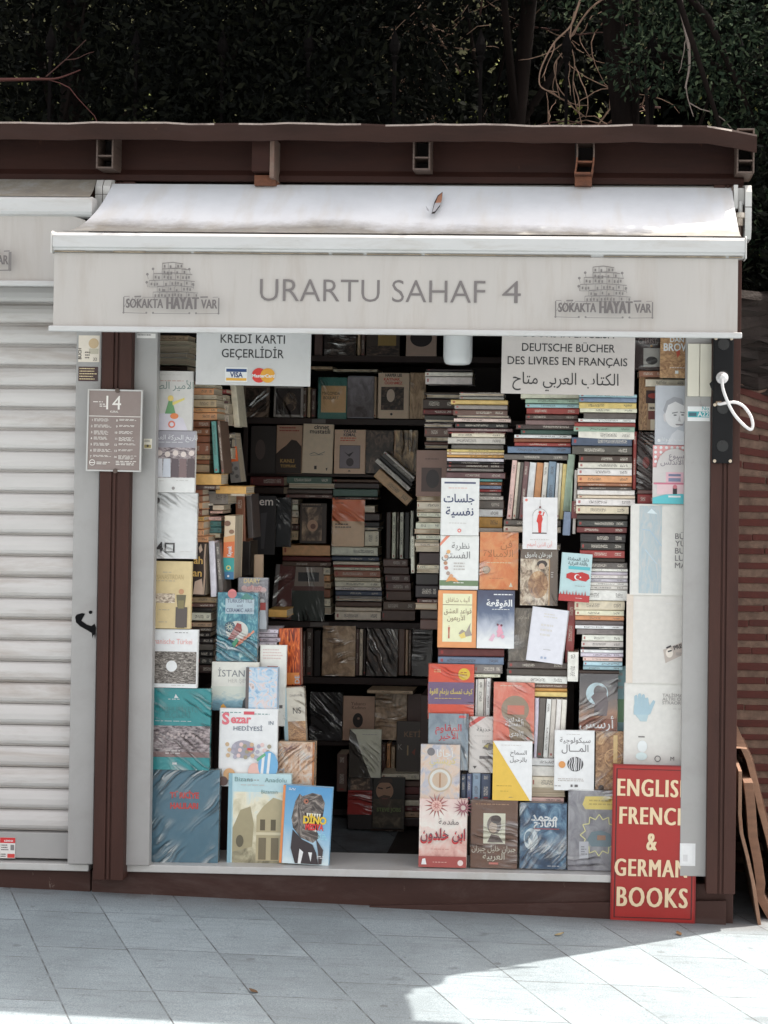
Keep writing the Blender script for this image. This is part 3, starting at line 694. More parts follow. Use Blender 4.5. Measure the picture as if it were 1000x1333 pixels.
aw = tag(empty('awning', P(520, 240, -.1)), 'wide pale canvas awning with shop name on its valance, one small tear', 'awning')
def aplace(o): return place(o, aw)
yb, yf = -.12, -.62
bl, br = P(147, 240, yb), P(953, 244, yb); fl, fr = P(80, 303, yf + .03), P(966, 305, yf + .03)
NX, NY = 60, 24; m = MB(); cv = canvas('awning_canvas', (224, 226, 230), (.5, .7))
hz = (bl.z + br.z) / 2; fz = (fl.z + fr.z) / 2
for j in range(NY + 1):
    v = j / NY; e = v ** 1.0
    zc = hz + (fz - hz) * (1 - (1 - v) ** 1.45) + .012 * math.sin(v * math.pi) * -1
    for i in range(NX + 1):
        u = i / NX
        cl = v ** 2.1                              # the left edge of the cloth curves outwards only near the bar
        xl_, xr_ = bl.x + (fl.x - bl.x) * cl, br.x + (fr.x - br.x) * v ** 3
        x = xl_ + (xr_ - xl_) * u; y = yb + (yf + .03 - yb) * v
        sag = .006 * math.sin(u * 19 + 2 * v) * math.sin(v * math.pi) - .010 * math.sin(v * math.pi) * (1 - abs(2 * u - 1))
        m.v.append((x, y, zc + sag))
TEAR = P(569, 266, -.25)
for j in range(NY):
    for i in range(NX):
        a = j * (NX + 1) + i; m.uv[len(m.f)] = [(i / NX, j / NY), (i / NX, (j + 1) / NY), ((i + 1) / NX, (j + 1) / NY), ((i + 1) / NX, j / NY)]
        m.f.append([a, a + NX + 1, a + NX + 2, a + 1]); m.mi.append(0)
m.m = [cv]; o = aplace(m.build('canopy_cloth', aw, smooth=True))
def on_cloth(px, py):
    """where the sight line through a pixel meets the cloth"""
    d = (P(px, py, 1) - CAM); best = None
    for k in range(400):
        y = yb + (yf + .03 - yb) * k / 399; v = k / 399; q = P(px, py, y)
        zc = hz + (fz - hz) * (1 - (1 - v) ** 1.45) - .012 * math.sin(v * math.pi)
        if best is None or abs(q.z - zc) < best[0]: best = (abs(q.z - zc), q)
    return best[1] + Vector((0, -.004, .006))
tm = MB(); hole = mat('tear_opening', (52, 42, 40), .8, .2, 20); lining = mat('tear_lining', (168, 118, 92), .8, .2, 20); flap = mat('torn_flap_canvas', (168, 168, 172), .7, .1, 20)
for pts, mm, k in (([(576.5, 252), (570, 257), (565.5, 266), (562, 281), (566, 280.5), (573, 271), (575.5, 262)], hole, 0), ([(576, 254), (570.5, 259), (567, 268), (574.5, 267), (575.7, 261)], lining, .002), ([(566.5, 268), (563, 280), (566.5, 279), (573.5, 270), (574.3, 267.5)], flap, .003), ([(554.5, 271), (556, 277), (559, 279), (558.5, 276)], flap, .002)):
    tm.poly([on_cloth(*q) + Vector((0, -k, k)) for q in pts], mm)
aplace(tm.build('tear', aw))
# front bar, valance, bottom rail
fb0, fb1 = P(67, 318, yf).x, P(972, 318, yf).x; zt, zb = P(520, 305, yf).z, P(520, 332, yf).z
hh = zt - zb
m = MB(); m.prism([(yf + .06, zb), (yf + .012, zb), (yf, zb + hh * .12), (yf, zb + hh * .2), (yf - .006, zb + hh * .26), (yf - .006, zb + hh * .82), (yf + .004, zt - .002), (yf + .06, zt)], fb0 + .004, fb1 - .004, barm)
aplace(m.build('front_bar', aw, .002))
m = MB()
for x in (fb0, fb1 - .004): m.prism([(yf + .064, zb - .003), (yf - .009, zb - .003), (yf - .009, zt - .004), (yf + .003, zt + .003), (yf + .064, zt + .003)], x, x + .004, whitem)
aplace(m.build('bar_end_cap', aw, .001))
m = MB(); gm = mat('bar_grime', (150, 136, 116), .8, .5, 30, .3, dirt=(92, 78, 60), dirt_amt=.9, dirt_scale=12, stretch=(1, 1, 3)); rr = random.Random(8); x = fb0 + .01
while x < fb1 - .02:
    L = min(rr.uniform(.04, .3), fb1 - .012 - x); t_ = rr.uniform(.0008, .0035); m.box(x, x + L, yf - .0012, yf + .02, zb + .001, zb + .001 + t_, gm); x += L + rr.choice((0.0006, .01, .04))
aplace(m.build('grime_line', aw))
yv = yf + .008; vx0, vx1 = P(70, 380, yv).x, P(960.5, 380, yv).x; vzt, vzb = P(520, 333, yv).z, P(520, 429, yv).z
m = MB(); NV = 80
for j in range(7):
    for i in range(NV + 1):
        u = i / NV; f = j / 6
        m.v.append((vx0 + (vx1 - vx0) * u, yv + .0010 * math.sin(u * 23) * f * (1 - f) * 4 + .0004 * math.sin(u * 61) * f, vzt + (vzb - vzt) * f))
for j in range(6):
    for i in range(NV): a = j * (NV + 1) + i; m.f.append([a, a + NV + 1, a + NV + 2, a + 1]); m.mi.append(0)
m.m = [valm]; aplace(m.build('valance', aw, smooth=True))
x0, x1 = P(64, 432, yv).x, P(966, 432, yv).x; zt, zb = P(520, 428.5, yv).z, P(520, 436, yv).z
m = MB(); m.box(x0, x1, yv - .011, yv + .011, zb, zt, barm); aplace(m.build('bottom_rail', aw, .004, seg=3))
vw, vh = vx1 - vx0, vzt - vzb
def VU(px): return (px - 70) / 890.5
def VV(py): return (py - 333) / 96.0
A = Art(vw, vh, yv - .0016, (vx0, vzb))
ww = VU(681) - VU(341)
A.draw([fit_text('URARTU SAHAF', VU(341.5), VV(393.5), .0475, VU(635) - VU(341.5), (98, 92, 91), -.007), fit_text('4', VU(657), VV(393.5), .0475, VU(681) - VU(657), (98, 92, 91), -.007)])
for tb in A.lines: aplace(tb.build('lettering', aw))
for px in (165.5, 726.5):
    A = Art(vw, vh, yv - .0016, (vx0, vzb)); it, w, U, V = emblem(VU(px), VV(342), VU(px + 125), VV(412), 1)
    A.draw(motto(it, w, U, V)); em = A.mb['picture'].build('emblem', aw); aplace(em); [tb.build('motto', em) for tb in A.lines]
# brackets at the ends of the roller
def bracket(px0, px1, py0, py1, parent, mech):
    m = MB(); x0, x1 = P(px0, py0, -.12).x, P(px1, py0, -.12).x; z1, z0 = P(px0, py0, -.12).z, P(px0, py1, -.12).z
    m.prism([(-.02, z0), (-.13, z0), (-.15, z0 + .03), (-.15, z1 - .03), (-.13, z1 - .005), (-.1, z1), (-.02, z1)], x0, x1, whitem)
    m.box(x0 - .001, x1 + .001, -.1506, -.149, z0 + (z1 - z0) * .56, z0 + (z1 - z0) * .575, insm)
    return m
m = bracket(137.5, 146.5, 233, 283, aw, 0); aplace(m.build('roller_bracket', aw, .003))
m = bracket(969.5, 978, 240, 312, aw, 0); aplace(m.build('roller_bracket', aw, .003))
m = MB(); q = lambda px, py: P(px, py, -.13)
m.box(q(955, 250).x, q(960.5, 250).x, -.14, -.03, q(955, 272).z, q(955, 241).z, whitem).box(q(961, 250).x, q(969.4, 250).x, -.12, -.03, q(955, 266).z, q(955, 244).z, whitem)
m.box(q(952.5, 250).x, q(954.8, 250).x, -.135, -.03, q(955, 284).z, q(955, 243).z, tubem)
m.tube([q(964, 262), q(964, 279)], .008, whitem, 12).tube([q(964, 277.5), q(964, 284)], .021, mat('stained_gear_cap', (206, 194, 180), .5, .2, 30, dirt=(120, 76, 50), dirt_amt=.8, dirt_scale=20), 14).tube([q(963, 284), q(963, 294)], .013, _mats['stained_gear_cap'], 12).tube([q(963, 294), q(963, 303)], .006, tubem, 8)
aplace(m.build('crank_gear', aw, .001))
m = MB(); m.tube([(P(140, 252, -.06).x, -.06, P(140, 252, -.06).z), (P(968, 255, -.06).x, -.06, P(968, 255, -.06).z)], .035, whitem, 20); aplace(m.build('roller_tube', aw, smooth=False))

# the neighbour's awning, rolled further in
an = tag(empty('awning', P(50, 240, -.1)), 'neighbouring half rolled awning with moss on its top', 'awning')
def bplace(o): return place(o, an)
yq = -.30; xr = P(120, 268, yq).x; m = MB(); cv2 = canvas('mossy_awning_canvas', (200, 198, 196), (-.1, .1))
b0, b1 = P(126, 234, -.12), P(117, 256, yq)
for j in range(9):
    for i in range(41):
        v = j / 8; u = i / 40; xe = b0.x + (b1.x - b0.x) * v; m.v.append((-7 + (xe + 7) * u, -.12 + (yq + .12) * v, b0.z + (b1.z - b0.z) * v - .008 * math.sin(v * math.pi)))
for j in range(8):
    for i in range(40):
        a = j * 41 + i; m.uv[len(m.f)] = [(i / 40, .2 + .2 * j / 8), (i / 40, .2 + .2 * (j + 1) / 8), ((i + 1) / 40, .2 + .2 * (j + 1) / 8), ((i + 1) / 40, .2 + .2 * j / 8)]
        m.f.append([a, a + 41, a + 42, a + 1]); m.mi.append(0)
m.m = [cv2]; bplace(m.build('canopy_cloth', an, smooth=True))
zt, zb = P(60, 255.5, yq).z, P(60, 281, yq).z
m = MB(); m.prism([(yq + .06, zb), (yq + .01, zb), (yq, zb + .006), (yq - .004, zb + .015), (yq - .004, zt - .008), (yq + .005, zt), (yq + .06, zt)], -7, xr, barm); bplace(m.build('front_bar', an, .002))
yv2 = yq + .01; xv = P(115, 320, yv2).x; zt2, zb2 = P(60, 281.5, yv2).z, P(60, 366, yv2).z
m = MB(); m.poly([(-7, yv2, zb2), (xv - .02, yv2, zb2), (xv, yv2, zb2 + .02), (xv, yv2, zt2 - .035), (xv - .012, yv2, zt2 - .012), (xv - .05, yv2, zt2), (-7, yv2, zt2)], valm); bplace(m.build('valance', an))
m = MB(); m.box(-7, P(113, 369, yv2).x, yv2 - .01, yv2 + .01, P(60, 373, yv2).z, zb2 + .001, barm); bplace(m.build('bottom_rail', an, .004))
A = Art(xv + 7, zt2 - zb2, yv2 - .002, (-7, zb2)); s = S(yv2)
def NU(px): return (P(px, 340, yv2).x + 7) / (xv + 7)
def NV_(py): return (py - 281.5) / 84.5
it, w, U, V = emblem(NU(-107), NV_(272), NU(17), NV_(354), 1)
A.draw(motto(it, w, U, V)); em = A.mb['picture'].build('emblem', an); bplace(em); [tb.build('motto', em) for tb in A.lines]
m = bracket(127.5, 136.5, 233, 283, an, 0); bplace(m.build('roller_bracket', an, .003))
m = MB(); m.box(P(119, 260, -.1).x, P(127, 260, -.1).x, -.1, -.02, P(120, 283, -.1).z, P(120, 248, -.1).z, brown); bplace(m.build('end_plate', an, .001))

# ------------------------------------------------------------------ garden wall at the right
XW0 = P(963, 700, .7).x + .02; YW = .75
mort = mat('rubble_mortar', (126, 102, 88), .95, .35, 26, .9, dirt=(84, 66, 58), dirt_amt=.8, dirt_scale=14)
tile = mat('wall_brick', (88, 44, 37), .85, .22, 18, .5, dirt=(80, 46, 42), dirt_amt=.7, dirt_scale=8)
rub = mat('dark_rubble', (48, 40, 36), .95, .4, 14, .9, dirt=(50, 40, 38), dirt_amt=.9, dirt_scale=7)
gw = tag(empty('garden_wall', (1.6, YW, gz(1.6))), 'old wall of thin red bricks in thick rough mortar right of kiosk', 'wall')
def wplace(o): return place(o, gw)
ztop = P(980, 500, YW).z
m = MB(); m.box(XW0 - .1, 5.0, YW, YW + .4, gz(2) - .3, ztop, mort); wplace(m.build('mortar_body', gw))
m = MB(); nx, nz = 60, 22; z1 = P(980, 395, YW).z; rr = random.Random(5)
for j in range(nz + 1):
    for i in range(nx + 1):
        m.v.append((XW0 - .1 + 4.5 * i / nx, YW - .01 + rr.uniform(-.03, .02), ztop - .05 + (z1 - ztop + .1) * j / nz + rr.uniform(-.012, .012)))
for j in range(nz):
    for i in range(nx): a = j * (nx + 1) + i; m.f.append([a, a + 1, a + nx + 2, a + nx + 1]); m.mi.append(0)
m.m = [rub]; wplace(m.build('rubble_top', gw, smooth=False))
m = MB(); z = ztop - .02; y_ = 527.0; courses = []
while z > gz(2) - .1:
    pyx = 600 - (z - 1.55) * S(YW)
    sl_ = -max(0.0, (640 - pyx) / 640 * 1.5); h = .025 * rr.uniform(.85, 1.15)
    x = XW0 - .08 - rr.uniform(0, .2)
    while x < 4.8:
        L = rr.uniform(.22, .34)
        x1 = min(4.9, x + L); dz0 = sl_ * (x - XW0) if x < XW0 + .5 else sl_ * .5; dz1 = sl_ * (x1 - XW0) if x1 < XW0 + .5 else sl_ * .5
        jz = rr.uniform(-.003, .003); d = rr.uniform(.004, .011)
        if z + min(dz0, dz1) < ztop + .03:
            k = len(m.v); y0, y1 = YW - d, YW + .02
            m.add([(x, y0, z - h + dz0 + jz), (x1, y0, z - h + dz1 + jz), (x1, y0, z + dz1 + jz), (x, y0, z + dz0 + jz), (x, y1, z - h + dz0 + jz), (x1, y1, z - h + dz1 + jz), (x1, y1, z + dz1 + jz), (x, y1, z + dz0 + jz)],
                  [(0, 1, 2, 3), (5, 4, 7, 6), (4, 0, 3, 7), (1, 5, 6, 2), (3, 2, 6, 7), (4, 5, 1, 0)], tile)
        x = x1 + rr.uniform(.001, .006)
    z -= .057 * rr.uniform(.93, 1.07)
wplace(m.build('brick_courses', gw, .003))

# ------------------------------------------------------------------ flattened cardboard leaning beside the kiosk
def board(pts, thick_px, Y, depth, label, mt):
    """a sheet seen along its edge: the edge runs through pts (pixels), the sheet goes back by depth"""
    b = P(*pts[-1], Y); root = tag(empty('cardboard_sheet', b), label, 'cardboard', 'cardboard sheets stacked beside the kiosk')
    q = [P(x, y, Y) - b for x, y in pts]; t = thick_px / S(Y); m = MB(); vs = []; n = len(q); rr = random.Random(n)
    for p in q:
        j = rr.uniform(-.002, .002); vs += [(p.x - t / 2 + j, 0, p.z), (p.x + t / 2 + j, 0, p.z), (p.x + t / 2 + j + .01, depth, p.z), (p.x - t / 2 + j + .01, depth, p.z)]
    fs = []
    for i in range(n - 1):
        for k in range(4): fs.append((i * 4 + k, (i + 1) * 4 + k, (i + 1) * 4 + (k + 1) % 4, i * 4 + (k + 1) % 4))
    fs += [(0, 1, 2, 3), ((n - 1) * 4 + 3, (n - 1) * 4 + 2, (n - 1) * 4 + 1, (n - 1) * 4)]
    m.add(vs, fs, mt); m.build('sheet', root, .001); return root
card = mat('corrugated_card', (146, 114, 94), .9, .16, 14, .25, dirt=(130, 90, 66), dirt_amt=.6, stretch=(1, 1, 5))
card2 = mat('brown_card', (126, 96, 78), .9, .18, 14, .25, stretch=(1, 1, 5))
board([(964, 1004), (964, 1030), (963, 1060), (966, 1085), (973, 1115), (981, 1150), (990, 1207)], 4.5, -.02, .5, 'thin ragged cardboard sheet curving down closest to the kiosk post', card)
board([(975, 1019), (977, 1050), (981, 1090), (986, 1120), (991, 1150), (989, 1166), (1001, 1190), (1012, 1206)], 12, .06, .42, 'wide folded cardboard sheet bent at its foot, between two others', card2)
board([(960, 974), (968, 975), (976, 990), (983, 1020), (991, 1052), (1001, 1090), (1014, 1150), (1026, 1209)], 8, .16, .55, 'tallest cardboard sheet, with rounded folded top edge', card)
board([(966, 986), (978, 989), (988, 1030), (999, 1070), (1016, 1130), (1038, 1211)], 5, .24, .5, 'flat cardboard sheet furthest from the kiosk post', card2)

# ------------------------------------------------------------------ trees, fence and bank behind
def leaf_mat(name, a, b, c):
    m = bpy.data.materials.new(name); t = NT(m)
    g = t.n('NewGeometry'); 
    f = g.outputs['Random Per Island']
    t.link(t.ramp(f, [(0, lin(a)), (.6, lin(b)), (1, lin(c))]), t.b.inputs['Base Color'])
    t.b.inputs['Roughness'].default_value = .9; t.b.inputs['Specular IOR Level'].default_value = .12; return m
bark = mat('tree_bark', (30, 24, 22), .95, .35, 8, .6, dirt=(17, 14, 13), dirt_amt=.8, stretch=(3, 3, .6), spec=.1)
twigm = mat('dead_twig_bark', (150, 122, 104), .9, .25, 20, .3)
twigd = mat('dark_twig_bark', (86, 58, 52), .9, .25, 20, .3)
nr = np.random.default_rng(4)
def sprays(centres, radii, n, size, m, name, parent, droop=.35):
    """a crown of many small flat sprays of needles spread through clumps; returns one mesh"""
    V = []; k = np.array([r[0] * r[1] * r[2] for r in radii]) ** .7; k = k / k.sum()
    for (c, r, kk) in zip(centres, radii, k):
        q = int(n * kk)
        d = nr.normal(size=(q, 3)); d /= np.linalg.norm(d, axis=1)[:, None]
        d *= (nr.random(q) ** .45)[:, None]
        p = np.array(c) + d * np.array(r)
        ax = nr.normal(size=(q, 3)) + d * 1.2; ax[:, 2] -= droop; ax /= np.linalg.norm(ax, axis=1)[:, None]
        bx = np.cross(ax, nr.normal(size=(q, 3))); bx /= np.linalg.norm(bx, axis=1)[:, None]
        L = size * (.6 + .8 * nr.random(q))[:, None]; w = L * .2
        V.append(np.stack([p, p + ax * L * .45 + bx * w, p + ax * L, p + ax * L * .45 - bx * w], 1))
    V = np.concatenate(V).reshape(-1, 3); nf = len(V) // 4
    me = bpy.data.meshes.new(name); me.vertices.add(len(V)); me.vertices.foreach_set('co', (V - np.array(parent.location)).ravel())
    me.loops.add(nf * 4); me.loops.foreach_set('vertex_index', np.arange(nf * 4)); me.polygons.add(nf)
    me.polygons.foreach_set('loop_start', np.arange(nf) * 4); me.update(); me.validate(); me.materials.append(m)
    o = bpy.data.objects.new(name, me); COL.objects.link(o); o.parent = parent; return o
def wander(p, d, L, n, wob, rr, fall=0.0):
    p = Vector(p); d = Vector(d).normalized(); out = [p.copy()]
    for i in range(n):
        d = (d + Vector((rr.uniform(-wob, wob), rr.uniform(-wob, wob), rr.uniform(-wob, wob) - fall))).normalized(); p = p + d * (L / n); out.append(p.copy())
    return out
def conifer(x, y, label, n, lm, seed, clumps, size=.05, trunk_r=.1, H=8.0, limbs=10, cat='tree'):
    rr = random.Random(seed); root = tag(empty('conifer_tree', (x, y, gz(x))), label, cat, 'dark trees behind the kiosk'); L0 = root.location
    tp = wander((x, y, gz(x) - .2), (rr.uniform(-.05, .05), .02, 1), H, 9, .06, rr); m = MB()
    m.tube([p - L0 for p in tp], [trunk_r * (1 - .085 * i) for i in range(10)], bark, 10)
    for k in range(limbs):
        c = clumps[k % len(clumps)][0]; b = tp[min(8, 2 + k * 7 // limbs)]
        mid = (b + Vector(c)) / 2 + Vector((rr.uniform(-.15, .15), rr.uniform(-.15, .15), rr.uniform(.0, .3)))
        m.tube([b - L0, mid - L0, Vector(c) - L0], [.028, .018, .007], bark, 6)
    m.build('trunk', root, smooth=True)
    sprays([c for c, r in clumps], [r for c, r in clumps], n, size, lm, 'crown', root); return root
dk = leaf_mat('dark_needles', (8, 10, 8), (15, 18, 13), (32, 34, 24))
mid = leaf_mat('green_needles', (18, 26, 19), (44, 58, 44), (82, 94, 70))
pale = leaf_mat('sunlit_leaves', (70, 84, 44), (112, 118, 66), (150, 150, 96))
def cl(lst): return [((P(px, py, Y).x, Y, P(px, py, Y).z), r) for px, py, Y, r in lst]
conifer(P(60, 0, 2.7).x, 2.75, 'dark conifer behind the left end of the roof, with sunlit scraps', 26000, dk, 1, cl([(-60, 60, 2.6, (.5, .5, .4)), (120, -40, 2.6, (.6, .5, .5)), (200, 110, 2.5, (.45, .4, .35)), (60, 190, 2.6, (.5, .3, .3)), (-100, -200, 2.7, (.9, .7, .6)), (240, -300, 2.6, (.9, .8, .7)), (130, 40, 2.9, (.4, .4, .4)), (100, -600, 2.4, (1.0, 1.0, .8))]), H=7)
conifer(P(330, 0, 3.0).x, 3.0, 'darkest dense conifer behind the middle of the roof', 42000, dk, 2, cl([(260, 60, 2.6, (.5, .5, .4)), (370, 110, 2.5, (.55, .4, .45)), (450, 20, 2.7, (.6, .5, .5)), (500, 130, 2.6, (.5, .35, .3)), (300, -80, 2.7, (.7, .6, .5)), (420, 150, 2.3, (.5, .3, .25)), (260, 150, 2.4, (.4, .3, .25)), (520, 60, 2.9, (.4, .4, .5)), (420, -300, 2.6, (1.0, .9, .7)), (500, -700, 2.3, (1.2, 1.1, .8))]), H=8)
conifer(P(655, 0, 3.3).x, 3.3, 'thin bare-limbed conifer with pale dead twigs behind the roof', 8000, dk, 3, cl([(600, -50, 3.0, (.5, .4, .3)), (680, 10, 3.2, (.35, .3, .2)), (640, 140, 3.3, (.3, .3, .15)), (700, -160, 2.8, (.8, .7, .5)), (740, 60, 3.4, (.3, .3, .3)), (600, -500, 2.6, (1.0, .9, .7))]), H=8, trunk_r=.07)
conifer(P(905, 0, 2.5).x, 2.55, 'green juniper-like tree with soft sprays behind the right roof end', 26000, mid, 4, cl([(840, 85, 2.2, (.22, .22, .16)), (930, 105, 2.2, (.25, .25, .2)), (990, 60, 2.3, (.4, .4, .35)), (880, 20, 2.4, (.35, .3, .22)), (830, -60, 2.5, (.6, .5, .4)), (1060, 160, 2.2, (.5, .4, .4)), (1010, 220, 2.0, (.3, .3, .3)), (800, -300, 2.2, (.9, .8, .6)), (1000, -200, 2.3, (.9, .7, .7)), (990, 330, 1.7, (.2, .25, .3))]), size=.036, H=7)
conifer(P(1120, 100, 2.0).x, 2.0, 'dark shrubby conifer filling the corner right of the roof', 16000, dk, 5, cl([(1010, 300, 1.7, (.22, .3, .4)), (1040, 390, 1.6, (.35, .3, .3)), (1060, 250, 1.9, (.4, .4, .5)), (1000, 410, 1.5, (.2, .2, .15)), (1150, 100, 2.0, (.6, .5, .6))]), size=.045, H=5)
# a low bough reaches over the kiosk roof and shades the awning
bough = [o for o in bpy.data.objects if o.get('label', '').startswith('darkest dense conifer')][0]
bq = [(Vector(c) + Vector((0, 0, 0)), r) for c, r in (((-1.1, .32, 4.4), (.34, .22, .14)), ((-.6, .3, 4.45), (.34, .22, .14)), ((-.1, .32, 4.4), (.34, .22, .14)), ((.35, .3, 4.45), (.34, .22, .14)), ((.8, .36, 4.4), (.3, .22, .1)), ((-1.5, .34, 4.5), (.3, .2, .12)))]
sprays([tuple(c) for c, r in bq], [r for c, r in bq], 15000, .055, dk, 'crown', bough, .1)
m = MB(); m.tube([Vector((-1.4, 2.9, 3.9)) - bough.location, Vector((-1.0, 1.6, 4.2)) - bough.location, Vector((-.5, .6, 4.4)) - bough.location, Vector((.3, .4, 4.45)) - bough.location, Vector((.9, .38, 4.42)) - bough.location], [.05, .04, .03, .02, .008], bark, 8); m.build('bough', bough, smooth=True)
# farther trees close the view; beyond them a sunny hedge shows in scraps
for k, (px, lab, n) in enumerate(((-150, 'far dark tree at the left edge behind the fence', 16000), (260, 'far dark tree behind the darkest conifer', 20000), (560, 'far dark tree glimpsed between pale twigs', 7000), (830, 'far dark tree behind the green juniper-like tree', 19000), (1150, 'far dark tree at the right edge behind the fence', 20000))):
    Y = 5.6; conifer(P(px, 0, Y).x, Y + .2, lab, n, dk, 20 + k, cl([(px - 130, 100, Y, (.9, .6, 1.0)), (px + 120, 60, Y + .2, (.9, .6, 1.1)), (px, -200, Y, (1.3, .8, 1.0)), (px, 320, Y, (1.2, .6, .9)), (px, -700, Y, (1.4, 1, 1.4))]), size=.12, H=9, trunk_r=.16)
hd = tag(empty('hedge', (0, 9, 0)), 'sunlit pale green hedge seen in scraps through the trees', 'hedge')
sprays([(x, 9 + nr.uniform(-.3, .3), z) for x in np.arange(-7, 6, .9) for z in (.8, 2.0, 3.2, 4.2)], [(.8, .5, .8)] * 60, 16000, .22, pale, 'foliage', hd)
bank = MB(); bank.add([(-60, 10.5, -1), (60, 10.5, -1), (60, 14, 11), (-60, 14, 11), (-60, 30, 14), (60, 30, 14)], [(0, 1, 2, 3), (3, 2, 5, 4)], mat('bank_scrub', (104, 102, 70), .95, .6, 3, .8, dirt=(18, 19, 15), dirt_amt=.95, dirt_scale=1.2))
tag(bank.build('hillside'), kind='structure')
# bare twigs and a broken branch, each hanging from the trees
def twig(pts, r0, mt, label, parent_name='branch', sub=3, seed=0):
    rr = random.Random(seed); q = [P(*a) for a in pts]; root = tag(empty(parent_name, q[0]), label, 'branch', 'bare twigs hanging behind the roof'); o = q[0]
    # smooth the run of points
    s = []
    for i in range(len(q) - 1):
        p0, p1, p2, p3 = q[max(0, i - 1)], q[i], q[i + 1], q[min(len(q) - 1, i + 2)]
        for k in range(6):
            t = k / 6; s.append(.5 * ((2 * p1) + (p2 - p0) * t + (2 * p0 - 5 * p1 + 4 * p2 - p3) * t * t + (3 * p1 - p0 - 3 * p2 + p3) * t ** 3))
    s.append(q[-1]); n = len(s); m = MB()
    m.tube([p - o for p in s], [max(.002, .62 * r0 * (1 - .75 * i / n)) for i in range(n)], mt, 6)
    for k in range(sub):
        i = rr.randrange(n // 4, n - 1); d = (s[i + 1 if i + 1 < n else i] - s[i - 1]).normalized() + Vector((rr.uniform(-1, 1), rr.uniform(-.4, .4), rr.uniform(-.9, .5)))
        w = wander(s[i], d, rr.uniform(.15, .45), 6, .35, rr, .06); m.tube([p - o for p in w], [.003 - .0002 * j for j in range(7)], mt, 5)
    m.build('stem', root, smooth=True); return root
twig([(765, -30, 2.3), (752, 10, 2.3), (742, 35, 2.3), (722, 55, 2.3), (706, 85, 2.3), (702, 106, 2.3), (708, 116, 2.3), (726, 120, 2.3)], .011, twigm, 'long pale dead twig looping down to a hook behind the roof', seed=1)
twig([(800, -10, 2.4), (770, 10, 2.4), (748, 40, 2.4), (734, 66, 2.4), (722, 84, 2.4), (724, 104, 2.4), (729, 130, 2.4)], .009, twigm, 'pale forked twig just right of the hooked one', seed=2)
twig([(748, 15, 2.35), (742, 50, 2.35), (748, 80, 2.35), (746, 110, 2.35), (750, 140, 2.35)], .007, twigm, 'straight thin pale twig dropping to the roof edge', seed=3)
twig([(884, -20, 2.1), (887, 10, 2.1), (893, 40, 2.1), (897, 65, 2.1), (897, 90, 2.1), (892, 115, 2.1)], .022, mat('grey_dead_wood', (150, 136, 128), .9, .25, 14, .4), 'thick grey broken branch hanging before the green tree', sub=1, seed=4)
twig([(893, 112, 2.1), (896, 130, 2.1), (903, 152, 2.1)], .007, _mats['grey_dead_wood'], 'short grey twig below the thick broken branch', sub=1, seed=5)
twig([(520, 30, 3.0), (545, 50, 3.0), (580, 60, 3.0), (627, 67, 3.0)], .012, twigm, 'pale nearly level twig left of the hooked one', seed=6)
twig([(0, 104, 2.2), (45, 103, 2.2), (75, 102, 2.2), (105, 91, 2.2)], .016, mat('red_brown_branch', (92, 52, 46), .8, .2, 14, .3), 'red brown branch reaching in from the left edge', sub=1, seed=7)
twig([(60, 100, 2.25), (85, 78, 2.25), (112, 52, 2.25)], .006, twigd, 'thin dark twig rising from the red brown branch', sub=1, seed=8)
rr_ = random.Random(9)
for k, (x, y, lab) in enumerate(((560, 10, 'tangled pale twig high above the middle beam'), (600, 95, 'curling dead twig above the second open rafter'), (625, 20, 'arched dead twig between fence spears'), (430, 120, 'slanting brown twig over the dark middle'), (400, 150, 'low twig rising just above the roof sheet'), (790, 90, 'wispy twig left of the green sprays'), (860, 140, 'low twig under the green sprays'), (520, 140, 'short upright twig close to the roof sheet'), (660, 30, 'thin curling twig at the top centre'), (590, 45, 'knotted twig near the bright gap'))):
    w = wander(P(x, y, 3.0 + .04 * k), (rr_.uniform(-1, 1), .1, rr_.uniform(-.3, .8)), .75, 7, .45, rr_)
    root = tag(empty('branch', w[0]), lab, 'branch', 'bare twigs hanging behind the roof'); m = MB()
    m.tube([p - w[0] for p in w], [.006 - .0005 * j for j in range(8)], twigm if k % 2 else twigd, 6)
    for j in range(9):
        a = w[rr_.randrange(1, 7)]; v = wander(a, (rr_.uniform(-1, 1), rr_.uniform(-.3, .3), rr_.uniform(-1, 1)), rr_.uniform(.2, .5), 6, .5, rr_); m.tube([p - w[0] for p in v], [.0032 - .0003 * i for i in range(7)], twigm, 5)
    m.build('stem', root, smooth=True)
# iron railing with spear finials
fe = tag(empty('iron_fence', (0, 2.3, gz(0))), 'dark iron railing with spear shaped tops behind the kiosk', 'fence')
iron = mat('dull_iron', (16, 13, 13), .9, .2, 20, .2, spec=.1)
m = MB(); zf = P(500, 190, 2.3).z
for z in (zf, 1.0): m.box(-8, 6, 2.285, 2.315, z - .02, z + .02, iron)
place(m.build('rail', fe), fe)
k = 0
for px in range(-303, 1300, 112):
    x = P(px + 33, 60, 2.3).x; m = MB(); zt = P(33, 72, 2.3).z + rr_.uniform(-.01, .01)
    m.box(x - .008, x + .008, 2.292, 2.308, gz(x), zt, iron)
    m.tube([(x, 2.3, zt + q) for q in (-.02, 0, .012, .03, .06, .14)], [.01, .022, .012, .024, .028, .002], iron, 8)
    place(m.build('spear_bar', fe), fe)

